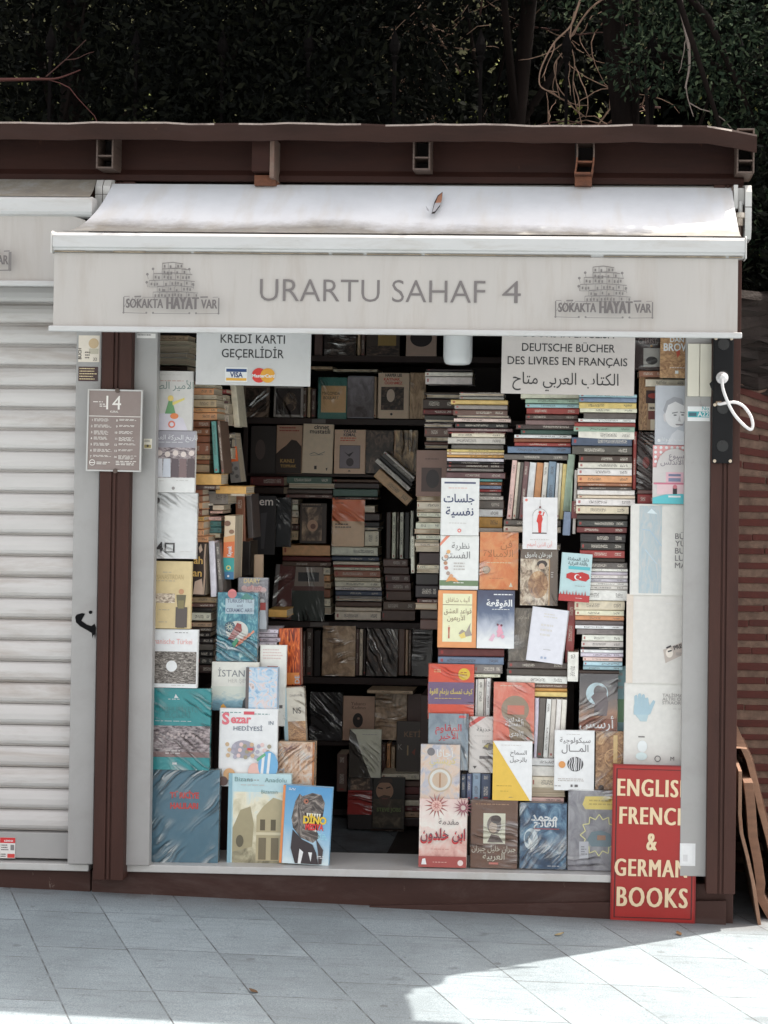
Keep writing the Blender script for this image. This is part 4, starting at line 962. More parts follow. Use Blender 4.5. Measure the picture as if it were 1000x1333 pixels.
# ------------------------------------------------------------------ signs and fittings
def board_sign(name, px, Y, base, t, art, label, cat, tilt=0, back=None, bev=.0015, paint='panel'):
    b, w, h = flatbox(*px, Y)
    root = tag(empty(name, mat=Matrix.Translation(b) @ Matrix.Rotation(R(tilt), 4, 'Y')), label, cat)
    MB().box(0, w, 0, t, 0, h, mat(name + '_board', base, .4, .05, 5, .03, dirt=[c * .82 for c in base], dirt_amt=.35)).build(paint, root, bev)
    Art(w, h).draw(art).build(root, 'graphic', 'lettering'); return root, w, h
def ft(st, cu, v, hgt, wu, col, bold=0.0, sp=1.0):
    vs, fs, wd, top, bot = text_geo(st, bold, sp); return ('t', st, cu, v, hgt, col, {'a': 'c', 'b': bold, 'fit': wu / wd, 'sp': sp})
ik = (44, 42, 44)
def vv(y): return (y - 410) / (500.5 - 410)
def uu(x): return (x - 254.5) / (406 - 254.5)
board_sign('card_payment_sign', (254.5, 410, 406, 500.5), -.008, (216, 214, 213), .006,
   [ft('KREDİ KARTI', uu(329), vv(445), .106, (371 - 286) / 151.5, ik, .005), ft('GEÇERLİDİR', uu(329.5), vv(464), .106, (371 - 289) / 151.5, ik, .005),
    ('r', uu(293.5), vv(477), uu(323), vv(496), (222, 222, 222)), ('r', uu(295), vv(479), uu(322), vv(483), (34, 62, 110)), ('r', uu(295), vv(491), uu(322), vv(494.5), (218, 158, 62)), ft('VISA', uu(308.5), vv(490), .062, 17 / 151.5, (40, 58, 104), .03),
    ('d', uu(338.5), vv(487), 9.6 / 151.5, (196, 52, 44)), ('d', uu(350), vv(487), 9.6 / 151.5, (222, 150, 52)), ft('MasterCard', uu(344.3), vv(489.6), .04, 30 / 151.5, (238, 232, 228), .03)],
   'white sign KREDİ KARTI GEÇERLİDİR with two card logos', 'sign', .4)
def vv(y): return (y - 412) / (512 - 412)
def uu(x): return (x - 652) / (825.5 - 652)
W_ = 173.5
board_sign('language_sign', (652, 412, 825.5, 512), -.008, (214, 205, 200), .006,
   [ft('BOOKS IN ENGLISH', uu(739), vv(437.5), .085, 118 / W_, ik, .004), ft('DEUTSCHE BÜCHER', uu(739), vv(456), .085, 121 / W_, ik, .004), ft('DES LIVRES EN FRANÇAIS', uu(738), vv(473.5), .085, 156 / W_, ik, .004),
    ft('الكتاب العربي متاح', uu(736), vv(499), .125, 138 / W_, ik, .0)],
   'off-white hanging sign in German, French and Arabic', 'sign', .5)
# notice board with fourteen numbered rules
b, w, h = flatbox(112, 505, 185, 613, -.1); w_, h_ = w, h
nbd = tag(empty('notice_board', mat=Matrix.Translation(b) @ Matrix.Rotation(R(.5), 4, 'Y')), 'brown notice board headed 14 in white frame on the kiosk post', 'notice board')
MB().box(.004, w - .004, .0, .005, .004, h - .004, mat('notice_print', (140, 124, 119), .3, .06, 5, dirt=(160, 148, 142), dirt_amt=.6)).build('panel', nbd)
m = MB(); fr = .0055
m.box(0, w, -.004, .008, 0, fr, whitem).box(0, w, -.004, .008, h - fr, h, whitem).box(0, fr, -.004, .008, fr, h - fr, whitem).box(w - fr, w, -.004, .008, fr, h - fr, whitem); m.build('frame', nbd, .001)
for zz in (h - .004, .002): MB().tube([(w * .54, -.008, zz), (w * .54, .0, zz)], .008, tubem, 14).build('screw', nbd, .001)
wt = (214, 204, 198); art = [ft('14', .475, .245, .36, .27, wt, .0), ft('KURAL', .49, .283, .05, .15, wt, .01), ('s', .1, .15, .34, 1, .022, wt), ('s', .22, .178, .35, 2, .024, wt), ('r', .03, .325, .97, .333, wt)]
for i in range(7):
    v = .36 + .074 * i; art += [('t', str(i + 1), .1, v + .03, .052, wt, {'b': .02, 'a': 'r'}), ('s', .13, v, .46, (3, 3, 4, 3, 3, 3, 2)[i], .0125, wt)]
for i in range(7):
    v = .36 + .074 * i; art += [('t', str(i + 8), .56, v + .03, .052, wt, {'b': .02, 'a': 'r'}), ('s', .59, v, .92, (2, 2, 3, 4, 2, 2, 4)[i], .0125, wt)]
art += [('o', .12, .895, .055, .012, wt), ('r', .08, .89, .16, .9, wt), ('s', .2, .885, .45, 2, .02, wt), ('s', .55, .87, .94, 3, .02, wt)]
Art(w, h, -.0008).draw(art).build(nbd, 'graphic', 'lettering')
# the red sign stands on the pavement and leans on the sill, its right edge behind the rail
red = (166, 42, 38); ye = (204, 182, 150)
def vv(y): return (y - 998) / 200.0
rs = [('r', .03, .02, .97, .024, (60, 26, 26)), ('r', .03, .975, .97, .98, (60, 26, 26)), ('r', .03, .02, .042, .98, (60, 26, 26)), ('r', .958, .02, .97, .98, (60, 26, 26))]
rw = 107.0
for st, cu, y, wu in (('ENGLISH', 46.5 + 6, 1037, 96), ('FRENCH', 51 + 2, 1073, 90), ('&', 50.5, 1106, 14), ('GERMAN', 50, 1140, 94), ('BOOKS', 52.5, 1179, 92)):
    for k_ in (-.009, 0, .009): rs.append(ft(st, cu / rw + k_, vv(y), .30 if st != 'BOOKS' else .34, (wu - 2) / rw, ye, 0.0, 1.16))
for x in (41, 57.5): rs.append(('p', [(x / rw - .03, vv(1167)), (x / rw + .02, vv(1151)), (x / rw + .06, vv(1166)), (x / rw + .02, vv(1182))], (188, 120, 70)))
rs_root, w, h = board_sign('red_book_sign', (795.5, 998, 902.5, 1198), -.0475, red, .006, [], 'red sign ENGLISH FRENCH & GERMAN BOOKS standing on the pavement', 'sign', .5)
rs_root.location.y = -.046
fr_ = MB(); fr_.box(-.004, 0, -.0005, .008, -.003, h, ink((120, 34, 34))).box(w, w + .004, -.0005, .008, -.003, h, ink((120, 34, 34))).box(0, w, -.0005, .008, -.003, 0, ink((120, 34, 34))).box(-.004, w + .004, -.0005, .008, h, h + .004, ink((120, 34, 34))); fr_.build('frame', rs_root, .0008)
A = Art(w, h, -.0008); A.draw([q for q in rs if q[0] == 'r']); A.mb['picture'].build('border_line', rs_root)
A = Art(w, h, -.0012); A.draw([q for q in rs if q[0] == 't']); [tb.build('lettering', rs_root) for tb in A.lines]
# switch box, socket strip, plug and cable
sb, w, h = flatbox(894.5, 447.5, 926, 516, -.052)
sw = tag(empty('switch_box', sb - Vector((0, .012, 0))), 'cream double switch box on the grey rail under the awning', 'switch box')
cream = mat('cream_plastic', (222, 216, 200), .4, .04, 10); m = MB(); m.box(0, w * .49, 0, .012, 0, h, cream); m.build('switch_plate', sw, .002)
m = MB(); m.box(w * .51, w, 0, .012, 0, h, cream); m.build('switch_plate', sw, .002)
blk = mat('black_plastic', (22, 21, 23), .5, .08, 12, spec=.2)
s0, w, h = flatbox(926.5, 437, 953, 603, -.094)
st = tag(empty('socket_strip', s0 - Vector((0, .02, 0))), 'long black socket strip screwed to the right hand post', 'socket strip')
m = MB(); m.box(0, w, 0, .02, 0, h, blk); m.build('housing', st, .004)
m = MB()
for zz in (.06, .19, .3, .41): m.tube([(w / 2, .001, zz), (w / 2, -.0025, zz), (w / 2, -.0025, zz)], [.02, .02, .014], mat('black_socket_ring', (24, 23, 25), .3, .05, 8), 18)
m.build('socket_ring', st)
for (x, z) in ((.12, h - .012), (.88, h - .012), (.12, .008), (.88, .008), (.1, h * .455)): MB().tube([(w * x, -.005, z), (w * x, .001, z)], .0058, mat('screw_steel', (196, 180, 160), .35, .1, 20, metal=.4), 12).build('screw', st, .001)
m = MB(); m.sheet([(-.012, -.004, h * .62), (-.004, -.004, h * .57), (.002, -.004, h * .57), (.002, -.004, h * .66), (-.004, -.004, h * .64)], blk, (0, .01, 0)); m.build('latch', st, .001)
pc = P(940, 492, -.118)
pg = tag(empty('power_plug', pc), 'white round plug with looped white cable in the socket strip', 'plug')
wp = mat('white_plastic', (226, 222, 222), .4, .04, 10)
MB().tube([(0, .004, 0), (0, -.012, 0), (0, -.016, 0), (0, -.03, 0)], [.021, .021, .017, .009], wp, 20).build('plug_body', pg, .002)
def smooth_path(q, k=8):
    s = []
    for i in range(len(q) - 1):
        p0, p1, p2, p3 = q[max(0, i - 1)], q[i], q[i + 1], q[min(len(q) - 1, i + 2)]
        for j in range(k):
            t = j / k; s.append(.5 * ((2 * p1) + (p2 - p0) * t + (2 * p0 - 5 * p1 + 4 * p2 - p3) * t * t + (3 * p1 - p0 - 3 * p2 + p3) * t ** 3))
    return s + [q[-1]]
cp = [P(x, y, yy) - pc for x, y, yy in ((940, 493, -.145), (941, 505, -.15), (946, 520, -.15), (955, 538, -.14), (967, 552, -.13), (977, 559, -.125), (980, 553, -.12), (977, 541, -.115), (968, 529, -.11), (958, 524, -.11), (948, 524, -.115), (938, 526, -.122), (935, 525, -.118))]
MB().tube(smooth_path(cp), .0056, wp, 10).build('cable', pg, smooth=True)
MB().tube([cp[-1] + Vector((.01, 0, 0)), cp[-1] + Vector((-.006, .006, 0))], .008, mat('brass_gland', (150, 128, 108), .4, .1, 10), 10).build('cable_gland', pg)
# lamp under the ceiling
lb, w, h = flatbox(577, 425, 615, 475, .12)
lp = tag(empty('ceiling_lamp', lb + Vector((w / 2, 0, 0))), 'white unlit frosted lamp shade hanging under the awning edge', 'lamp')
m = MB(); r = w / 2; prof = [(r, h + .1), (r, .03), (r * .94, .012), (r * .8, .003), (r * .5, 0), (.0005, 0)]
n = 28; vs = [(q[0] * math.cos(2 * math.pi * j / n), .0 + q[0] * .8 * math.sin(2 * math.pi * j / n), q[1]) for q in prof for j in range(n)]
m.add(vs, [(i * n + (j + 1) % n, i * n + j, (i + 1) * n + j, (i + 1) * n + (j + 1) % n) for i in range(len(prof) - 1) for j in range(n)], mat('frosted_shade', (222, 222, 222), .35, .03, 8)); m.build('lamp_shade', lp, smooth=True)
MB().tube([(0, 0, h + .1), (0, 0, ZC - lb.z)], .03, whitem, 14).build('lamp_base', lp)
# a leaf and scraps on the pavement
for k, (px, py, a_, lab) in enumerate(((728, 1218, .4, 'small pale dry leaf on the shaded paving'), (884, 1217, 1.9, 'small curled leaf at the edge of the sunlit paving'), (330, 1292, 2.6, 'tiny brown leaf on the dark paving at left'))):
    d = (P(px, py, 1) - CAM); k_ = (gz(-.3) - CAM.z) / d.z
    for _ in range(4): q = CAM + d * k_; k_ = (gz(q.x) - CAM.z) / d.z
    m = MB(); n = 7; c_ = ((176, 158, 120), (150, 116, 80), (110, 84, 60))[k]; vs = []
    for i in range(n):
        u = i / (n - 1); w = .009 * math.sin(u * math.pi) + .0004; vs += [(u * .034 - .017, -w, .004 + .006 * u * u), (u * .034 - .017, 0, .002 + .005 * u * u), (u * .034 - .017, w, .004 + .007 * u * u)]
    m.add(vs, [(3 * i + j, 3 * i + j + 3, 3 * i + j + 4, 3 * i + j + 1) for i in range(n - 1) for j in (0, 1)], mat('dry_leaf_%s' % 'abc'[k], c_, .8, .25, 60))
    o = tag(m.build('fallen_leaf', smooth=True), lab, 'leaf'); o.location = CAM + d * k_; o.rotation_euler.z = a_

# ------------------------------------------------------------------ stands and shelves that carry the books
def stand(boxes, label, name='book_stand', parts='step'):
    b0 = boxes[0]; root = tag(empty(name, P((b0[0] + b0[1]) / 2, b0[3], b0[4])), label, 'shelf')
    for (x0, x1, yt, yb, Y, d) in boxes:
        a, b = P(x0, yt, Y), P(x1, yb, Y); m = MB(); m.box(a.x, b.x, Y, Y + d, b.z, a.z, darkw); place(m.build(parts, root, .002), root)
    return root
stand([(572, 655, 705, 1128, .30, .25), (640, 745, 745, 1128, .30, .25), (745, 815, 965, 1128, .30, .25), (548, 600, 905, 1128, .62, .3)], 'dark stepped stand carrying the right hand book stacks')
stand([(205, 268, 900, 1122, .26, .1), (280, 350, 880, 1122, .36, .2)], 'dark stepped stand carrying the left hand books')
# back bookcase: boards by the pixel heights of their top edges
YBK = 1.38
bc = tag(empty('bookcase', P(450, 1075, YBK)), 'tall dark bookcase across the back of the kiosk', 'bookcase')
xa, xb = P(322, 700, YBK).x, P(820, 700, YBK).x
for yt, th in ((463, 8), (545, 8), (617, 4), (809, 8), (881, 9), (964, 6), (1052, 8)):
    z = P(450, yt, YBK).z; m = MB(); m.box(xa, xb, YBK - .02, YB - .04, z - th / S(YBK), z, darkw); place(m.build('shelf', bc, .002), bc)
for x in (xa - .02, xb): m = MB(); m.box(x, x + .02, YBK - .02, YB - .04, gz(-.6), ZC - .05, darkw); place(m.build('side_panel', bc, .002), bc)
for px, py, w_ in ((406, 548.5, 18), (404, 813, 24)):     # small paper slips stuck on the board edges
    b, w, h = flatbox(px, py - 3, px + w_, py + 2.5, YBK - .0215); m = MB(); m.box(b.x, b.x + w, YBK - .0214, YBK - .0202, b.z, b.z + h, ink((96, 88, 84))); q = place(m.build('shelf_label', bc), bc)
# side bookcase along the left wall
sc_ = tag(empty('bookcase', (XL + .03, .4, gz(XL))), 'narrow bookcase along the left wall of the kiosk', 'bookcase')
for yt in (640, 790, 905): z = P(280, yt, .35).z; m = MB(); m.box(XL + .012, XL + .14, .13, 1.3, z - .02, z, darkw); place(m.build('shelf', sc_, .002), sc_)

# ------------------------------------------------------------------ printed pictures
p_sea = pic('print_istanbul', [(.2, (60, 84, 96)), (.42, (120, 156, 170)), (.6, (196, 200, 190))], 5, .4, grad=.5)
p_ruin = pic('print_ruins', [(.3, (110, 104, 84)), (.48, (184, 176, 148)), (.62, (214, 208, 186)), (.8, (176, 202, 212))], 4, .5, detail=6, grad=.35)
p_crowd = pic('print_old_group', [(.35, (78, 68, 72)), (.5, (146, 132, 134)), (.68, (190, 178, 178))], 16, .3, detail=3)
p_stone = pic('print_bw_stone', [(.35, (40, 36, 34)), (.5, (104, 96, 90)), (.68, (196, 188, 180))], 12, 1.5, (1, 2.5, 1), .7)
p_tile = pic('print_tilework', [(.3, (40, 96, 118)), (.5, (70, 130, 148)), (.6, (110, 168, 176)), (.72, (186, 206, 204))], 6, 1.6)
p_marble = pic('print_marbling', [(.3, (116, 152, 184)), (.48, (176, 194, 208)), (.6, (208, 192, 190)), (.75, (150, 132, 124))], 2.6, 2.2, (1, 2, 1), .8)
p_warm = pic('print_warm_figures', [(.3, (120, 70, 56)), (.45, (206, 170, 140)), (.6, (222, 204, 194)), (.72, (150, 160, 190))], 3, 2.0, rot=.6)
p_face = pic('print_aged_portrait', [(.25, (70, 48, 40)), (.42, (150, 112, 84)), (.58, (196, 162, 126)), (.75, (222, 202, 172))], 3, .8, detail=5)
p_street = pic('print_street', [(.3, (70, 58, 52)), (.46, (170, 150, 130)), (.62, (216, 202, 184))], 7, .6, detail=4)
p_storm = pic('print_storm', [(.22, (222, 216, 214)), (.42, (168, 172, 184)), (.58, (92, 102, 124)), (.8, (74, 76, 96))], 3, .8, grad=.7)
p_cloud = pic('print_grey_cloud', [(.2, (176, 182, 188)), (.5, (142, 154, 164)), (.75, (110, 120, 132))], 3, .8, grad=.3)
p_gold = pic('print_gilded', [(.3, (110, 78, 56)), (.45, (150, 112, 80)), (.6, (186, 148, 108)), (.75, (206, 180, 140))], 4, 1.8, (1, 2, 1))
p_blue = pic('print_blue_battle', [(.28, (30, 42, 62)), (.45, (58, 82, 110)), (.6, (100, 132, 156)), (.75, (176, 192, 200))], 3.4, 1.6, rot=.5)
p_dino = pic('print_dino_skin', [(.3, (46, 42, 42)), (.48, (92, 84, 80)), (.62, (150, 140, 132)), (.78, (200, 190, 182))], 7, 1.2)
p_sky = pic('print_pale_sky', [(.2, (196, 210, 216)), (.5, (120, 168, 200)), (.8, (84, 142, 186))], 2.5, .5, grad=.6)
p_fire = pic('print_fire', [(.3, (56, 22, 16)), (.45, (140, 50, 22)), (.58, (206, 98, 42)), (.72, (228, 160, 90))], 4, 1.4, (2, .8, 1))
p_orange = pic('print_orange_grain', [(.3, (206, 120, 72)), (.6, (226, 150, 100)), (.8, (232, 172, 128))], 4, 1.5)
p_salmon = pic('print_salmon', [(.3, (206, 108, 92)), (.6, (222, 134, 116)), (.8, (226, 160, 142))], 5, 1.0)
p_dusk = pic('print_dusk', [(.22, (120, 78, 62)), (.36, (168, 128, 104)), (.5, (124, 116, 114)), (.75, (96, 92, 94))], 3, .6, grad=.65)
p_aga = pic('print_sunset_grid', [(.3, (206, 176, 156)), (.46, (216, 196, 182)), (.6, (186, 186, 196)), (.76, (142, 150, 172))], 3, 1.2, rot=.8)
p_orn = pic('print_red_ornament', [(.2, (150, 70, 66)), (.38, (206, 166, 156)), (.55, (226, 208, 200)), (.8, (206, 176, 170))], 4, .8, grad=.5)
p_mauve = pic('print_grey_mauve', [(.3, (112, 110, 118)), (.5, (142, 140, 146)), (.7, (170, 168, 172))], 4, 1.0)
p_dark = pic('print_dark_scene', [(.3, (30, 25, 24)), (.5, (66, 52, 46)), (.66, (112, 90, 76)), (.8, (176, 150, 128))], 4, 1.2)
p_dark2 = pic('print_dark_portrait', [(.3, (38, 32, 30)), (.5, (96, 78, 66)), (.68, (176, 148, 122))], 3, .6)
p_foil = pic('print_buff_film', [(.3, (120, 96, 76)), (.5, (176, 146, 116)), (.7, (206, 182, 150))], 3, 1.6, rot=.7)
p_hand = pic('print_blue_hand', [(.3, (146, 170, 180)), (.6, (162, 180, 186)), (.8, (178, 183, 184))], 5, .6)
p_map = pic('print_pale_map', [(.35, (156, 172, 180)), (.5, (168, 177, 180)), (.65, (181, 181, 180))], 5, 1.6)
G1, G2, G3 = (96, 92, 92), (140, 134, 132), (176, 170, 166)
N = (40, 52, 88); RD = (186, 62, 60); WT = (224, 218, 212)
T = lambda s, u, v, z, c=G1, **k: ('t', s, u, v, z, c, k)
def petal(u, v, r, n, c, asp):
    return [('p', [(u + r * .25 * math.cos(a - .35), v + asp * r * .25 * math.sin(a - .35)), (u + r * math.cos(a), v + asp * r * math.sin(a)), (u + r * .25 * math.cos(a + .35), v + asp * r * .25 * math.sin(a + .35))], c) for a in [2 * math.pi * k / n for k in range(n)]]
def figure(u, v, s, coat, skin, asp):
    """a small printed standing figure, s = height in v"""
    w = s * .16 / asp * 1.0
    return [('p', [(u - w * .5, v - s * .5), (u - w * .8, v), (u + w * .8, v), (u + w * .5, v - s * .5)], coat), ('p', [(u - w, v - s * .82), (u - w * .55, v - s * .3), (u + w * .55, v - s * .3), (u + w, v - s * .82)], coat), ('d', u, v - s * .9, w * .55, skin)]

GL, GR, GD, GS = 'book covers down the left side', 'book covers down the right side', 'book covers in the right display', 'book covers in the left display'
# ---- left column
front((172, 482, 250.5, 560), .02, (192, 188, 184), 'white picture book with green figure on a grey planet', [('p', [(.0, 1), (.12, .82), (.32, .72), (.62, .71), (.85, .8), (.93, 1)], (196, 190, 198)), T('الأمير الصغير', .58, .3, .17, (110, 126, 120)), ('s', .45, .16, .95, 1, .022, (170, 120, 110)), ('s', .3, .06, .96, 1, .018, G3),
  ('p', [(.54, .72), (.6, .5), (.66, .5), (.72, .72)], (96, 140, 96)), ('d', .63, .46, .05, (214, 184, 110)), ('p', [(.66, .53), (.86, .45), (.87, .48), (.67, .58)], (206, 190, 110)), ('d', .7, .76, .07, (206, 120, 70), .7), ('d', .66, .9, .06, (200, 110, 90)), ('d', .66, .9, .035, (196, 190, 198))], group=GL)
front((172, 560, 254, 641), .022, (214, 208, 206), 'book with grey heading and old group photograph, mid left column', [('r', 0, 0, 1, .27, (150, 146, 154)), ('r', 0, .27, 1, .76, p_crowd), T('تاريخ الحركة العمالية', .62, .14, .105, WT), ('s', .4, .18, .95, 1, .02, WT), *[('d', .42 + .13 * k, .36 + .02 * (k % 2), .045, (206, 192, 186)) for k in range(5)], *[('p', [(.36 + .13 * k, .45), (.35 + .13 * k, .75), (.48 + .13 * k, .75), (.47 + .13 * k, .45)], ((206, 204, 208), (196, 198, 206), (92, 80, 84), (120, 100, 100), (86, 74, 76))[k]) for k in range(5)], ('s', .35, .81, .6, 1, .015, G3), ('s', .7, .8, .95, 1, .015, G3), ('d', .66, .93, .025, G2)], group=GL)
front((172, 641, 256, 727), .018, (222, 220, 221), 'large plain white book with black angular 40 near its foot', [T('4', .42, .91, .23, (44, 40, 42), b=.02, a='c'), ('r', .50, .76, .66, .785, (44, 40, 42)), ('r', .50, .885, .66, .91, (44, 40, 42)), ('r', .50, .76, .525, .91, (44, 40, 42)), ('r', .635, .76, .66, .91, (44, 40, 42)), ('d', .36, .12, .05, (60, 54, 56)), ('s', .75, .89, .95, 1, .012, G3)], True, group=GL)
front((172, 730, 248.5, 818), .02, (194, 174, 132), 'cream book with a standing soldier in green tunic on cover', [('s', .5, .16, .66, 1, .016, G2), T('MANASTIRDAN', .62, .27, .12, (170, 150, 110), fit=.07), ('s', .32, .29, .8, 1, .014, G2), ('r', .3, .48, .72, .62, p_street), *figure(.83, .99, .6, (98, 92, 72), (176, 132, 100), 1.15), ('r', .74, .68, .94, .98, (84, 76, 72)), ('r', .78, .58, .88, .7, (122, 112, 78)), ('s', .45, .72, .65, 1, .014, G2), ('s', .45, .9, .62, 1, .014, G2)], group=GL)
front((172, 819, 257, 895), .02, (222, 217, 214), 'white book on Turkey with black and white rock photograph', [('r', .0, .38, .985, .93, p_stone), ('d', .6, .63, .085, (232, 226, 220)), T('romanische Türkei', .56, .25, .115, (206, 150, 146), fit=.094), ('s', .64, .05, .86, 1, .02, G1), ('s', .6, .955, .85, 1, .018, G3)], group=GL)
front((176, 896, 273, 1002), .016, (52, 138, 142), 'turquoise book with sepia crowd photograph across its middle', [('r', 0, .46, 1, .84, p_crowd), ('r', 0, .78, 1, .845, (128, 104, 102)), ('p', [(.52, .07), (.5, .12), (.56, .12)], WT), ('s', .42, .13, .64, 1, .018, WT), T('CUMHURİYETİN', .56, .29, .1, (58, 122, 124), fit=.085), T('ELÇİLERİ', .56, .36, .1, (58, 122, 124), fit=.085), ('s', .25, .4, .78, 1, .014, WT), ('s', .4, .76, .68, 2, .03, (206, 198, 196)), ('r', .5, .91, .56, .935, WT), *[('d', .28 + .05 * k, .56 + .02 * (k % 3), .02, (186, 172, 170)) for k in range(14)]], True, group=GL)
front((182, 1002, 284, 1126), .012, (84, 116, 132), 'large slate blue cloth book with red lettering in clear film', [T('TÜRKİYE', .55, .3, .1, (186, 66, 64), b=.05, fit=.09), T('HALILARI', .55, .41, .1, (186, 66, 64), b=.05, fit=.088)], True, group=GL, t=.03)
# ---- left display
front((274, 862, 336, 925), .10, (206, 204, 196), 'white book headed ISTANBUL above a blue waterfront', [('r', .0, .5, 1, 1, p_sea), T('İSTANBUL', .14, .3, .2, (120, 122, 124), a='l', fit=.2), T('HER ŞEY', .36, .42, .11, (176, 172, 166), a='l'), ('p', [(.2, 1), (.22, .9), (.27, .86), (.36, .97)], (206, 150, 70)), ('p', [(.66, 1), (.68, .8), (.8, .62), (.95, .74), (1, 1)], (56, 62, 66))], group=GS)
front((319, 869, 361, 930), .075, (150, 170, 190), 'small book with blue and pink marbled cover', [('r', .1, .02, .98, .99, p_marble), ('r', 0, 0, .1, 1, (92, 84, 84)), T('HOŞ', .58, .48, .16, (186, 196, 210))], group=GS, t=.03)
front((336, 840, 371, 945), .13, (216, 208, 202), 'tall plain off-white booklet beside the marbled cover', [('s', .12, .05, .9, 4, .035, (196, 176, 172)), ('r', .3, .26, .7, .275, (150, 90, 80)), ('s', .15, .8, .85, 2, .02, G3), ('r', .78, .74, .9, .78, G1)], group=GS)
front((281, 771, 335, 861), .12, (74, 126, 146), 'blue book TURKISH TILE and CERAMIC ART in film', [('r', .02, .01, .98, .99, p_tile), ('r', .2, .09, .9, .31, (176, 190, 198)), T('TURKISH TILE', .55, .15, .13, (86, 96, 120), fit=.1, b=.01), T('and', .55, .21, .1, (86, 96, 120)), T('CERAMIC ART', .54, .285, .13, (86, 96, 120), fit=.1, b=.01), ('d', .36, .02, .11, (200, 120, 120)), ('p', [(.55, .1), (.7, .0), (.9, .1)], (60, 130, 120)),
  ('d', .5, .56, .27, (206, 206, 200), .9), ('d', .32, .5, .13, (60, 92, 110)), *petal(.32, .5, .12, 10, (222, 216, 190), .6), ('p', [(.28, .68), (.45, .5), (.5, .44), (.6, .46), (.62, .56), (.42, .68)], (150, 60, 58)), ('d', .4, .62, .06, (160, 70, 62)), ('d', .54, .52, .07, (156, 66, 60)), *[('p', [(.45 + .1 * k, .8 - .05 * k), (.6 + .1 * k, .66 - .04 * k), (.66 + .09 * k, .72 - .05 * k)], (206, 136, 110)) for k in range(4)], ('p', [(.38, .74), (.5, .66), (.54, .7), (.44, .8)], (70, 130, 100))], True, group=GS, t=.03)
front((309, 752, 348, 822), .2, (104, 106, 118), 'grey blue DIARY book with pink title and small figure', [('r', 0, 0, 1, 1, p_mauve), T('DIARY', .46, .1, .22, (206, 186, 130), b=.02, fit=.2), *[('d', .2 + .13 * k, .2 + .03 * (k % 2), .1, (214, 180, 178)) for k in range(6)], T('of my', .55, .22, .22, (200, 150, 150), b=.03), T('YI', .85, .32, .18, WT, b=.02), ('d', .82, .43, .08, WT), ('r', .74, .46, .94, .6, (176, 84, 80)), ('p', [(.7, .6), (.66, .95), (.98, .95), (.94, .6)], (200, 204, 210))], True, group=GS)
front((283, 923, 360, 1024), .055, (218, 215, 216), 'white comic album titled SEZAR IN HEDIYESI with crowd drawing', [('s', .04, .045, .4, 1, .026, (104, 136, 134)), ('s', .6, .06, .95, 1, .026, (104, 136, 134)), ('r', .42, .035, .6, .075, (190, 80, 90)), T('S', .05, .2, .27, (206, 108, 118), a='l', b=.04), T('ezar', .2, .185, .2, (206, 108, 118), a='l', b=.03), T('IN', .89, .2, .09, (112, 120, 130), b=.01), T('HEDİYESİ', .25, .28, .1, (104, 110, 122), a='l', fit=.115, b=.01),
  ('d', .42, .52, .2, (150, 146, 156), .75), *[('d', .15 + .1 * (k % 8) + .02 * (k % 3), .46 + .07 * (k // 8) + .02 * (k % 2), .035, ((186, 160, 130), (160, 156, 168), (206, 180, 176), (150, 140, 120))[k % 4]) for k in range(24)], ('d', .63, .8, .11, (226, 170, 160), 1.3), ('d', .86, .72, .17, (108, 160, 196), 1.4), *[('p', [(.76 + .1 * k, .56), (.73 + .1 * k, .86), (.775 + .1 * k, .86), (.805 + .1 * k, .56)], (226, 226, 228)) for k in range(2)], ('p', [(.66, .64), (.8, .56), (.82, .59), (.68, .67)], (96, 160, 120)), ('r', .5, .5, .6, .53, (190, 70, 70)), ('d', .2, .84, .1, (190, 150, 110)), ('d', .1, .93, .08, (90, 70, 66))], group=GS)
front((371, 895, 399, 966), .13, (196, 190, 178), 'leaning book with black NS and brown streaked foot', [('r', .0, .0, .16, 1, (150, 176, 186)), ('r', .18, .62, 1, 1, p_gold), T('DAPHNE', .6, .17, .15, G2), T('NS', .62, .48, .4, (70, 66, 66), fit=.33)], True, tilt=-3.5, group=GS, t=.03)
front((361, 966, 409, 1026), .085, (206, 178, 150), 'book with warm blurred painting under wrinkled film', [('r', .0, .02, .94, .98, p_warm), ('r', .94, 0, 1, 1, (176, 116, 70))], True, group=GS, t=.04)
front((295, 1008, 377, 1126), .03, (172, 196, 200), 'pale book on Anatolia with painting of stone ruins', [('r', .0, 0, .06, 1, (126, 160, 172)), ('r', .08, .2, .98, .99, p_ruin), ('p', [(.08, .6), (.2, .4), (.36, .36), (.42, .55), (.4, .8), (.08, .86)], (150, 140, 112)), ('p', [(.46, .95), (.46, .46), (.56, .36), (.72, .26), (.92, .3), (.98, .5), (.98, .95)], (166, 154, 124)), *[('r', .52 + .17 * k, .5, .6 + .17 * k, .62, (92, 84, 66)) for k in range(3)], *[('r', .5 + .2 * k, .7, .62 + .2 * k, .94, (110, 100, 80)) for k in range(2)], ('d', .2, .74, .06, (92, 86, 70), 1.6), ('r', .46, .64, .98, .67, (196, 186, 158)),
  T('Bizans', .1, .085, .1, (106, 134, 134), a='l', fit=.12), T('Anadolu', .58, .09, .1, (106, 134, 134), a='l', fit=.105), ('s', .3, .065, .55, 1, .02, G2), ('s', .2, .12, .7, 1, .018, G3), T('Bizansın', .66, .215, .085, (116, 140, 140))], group=GS, t=.025)
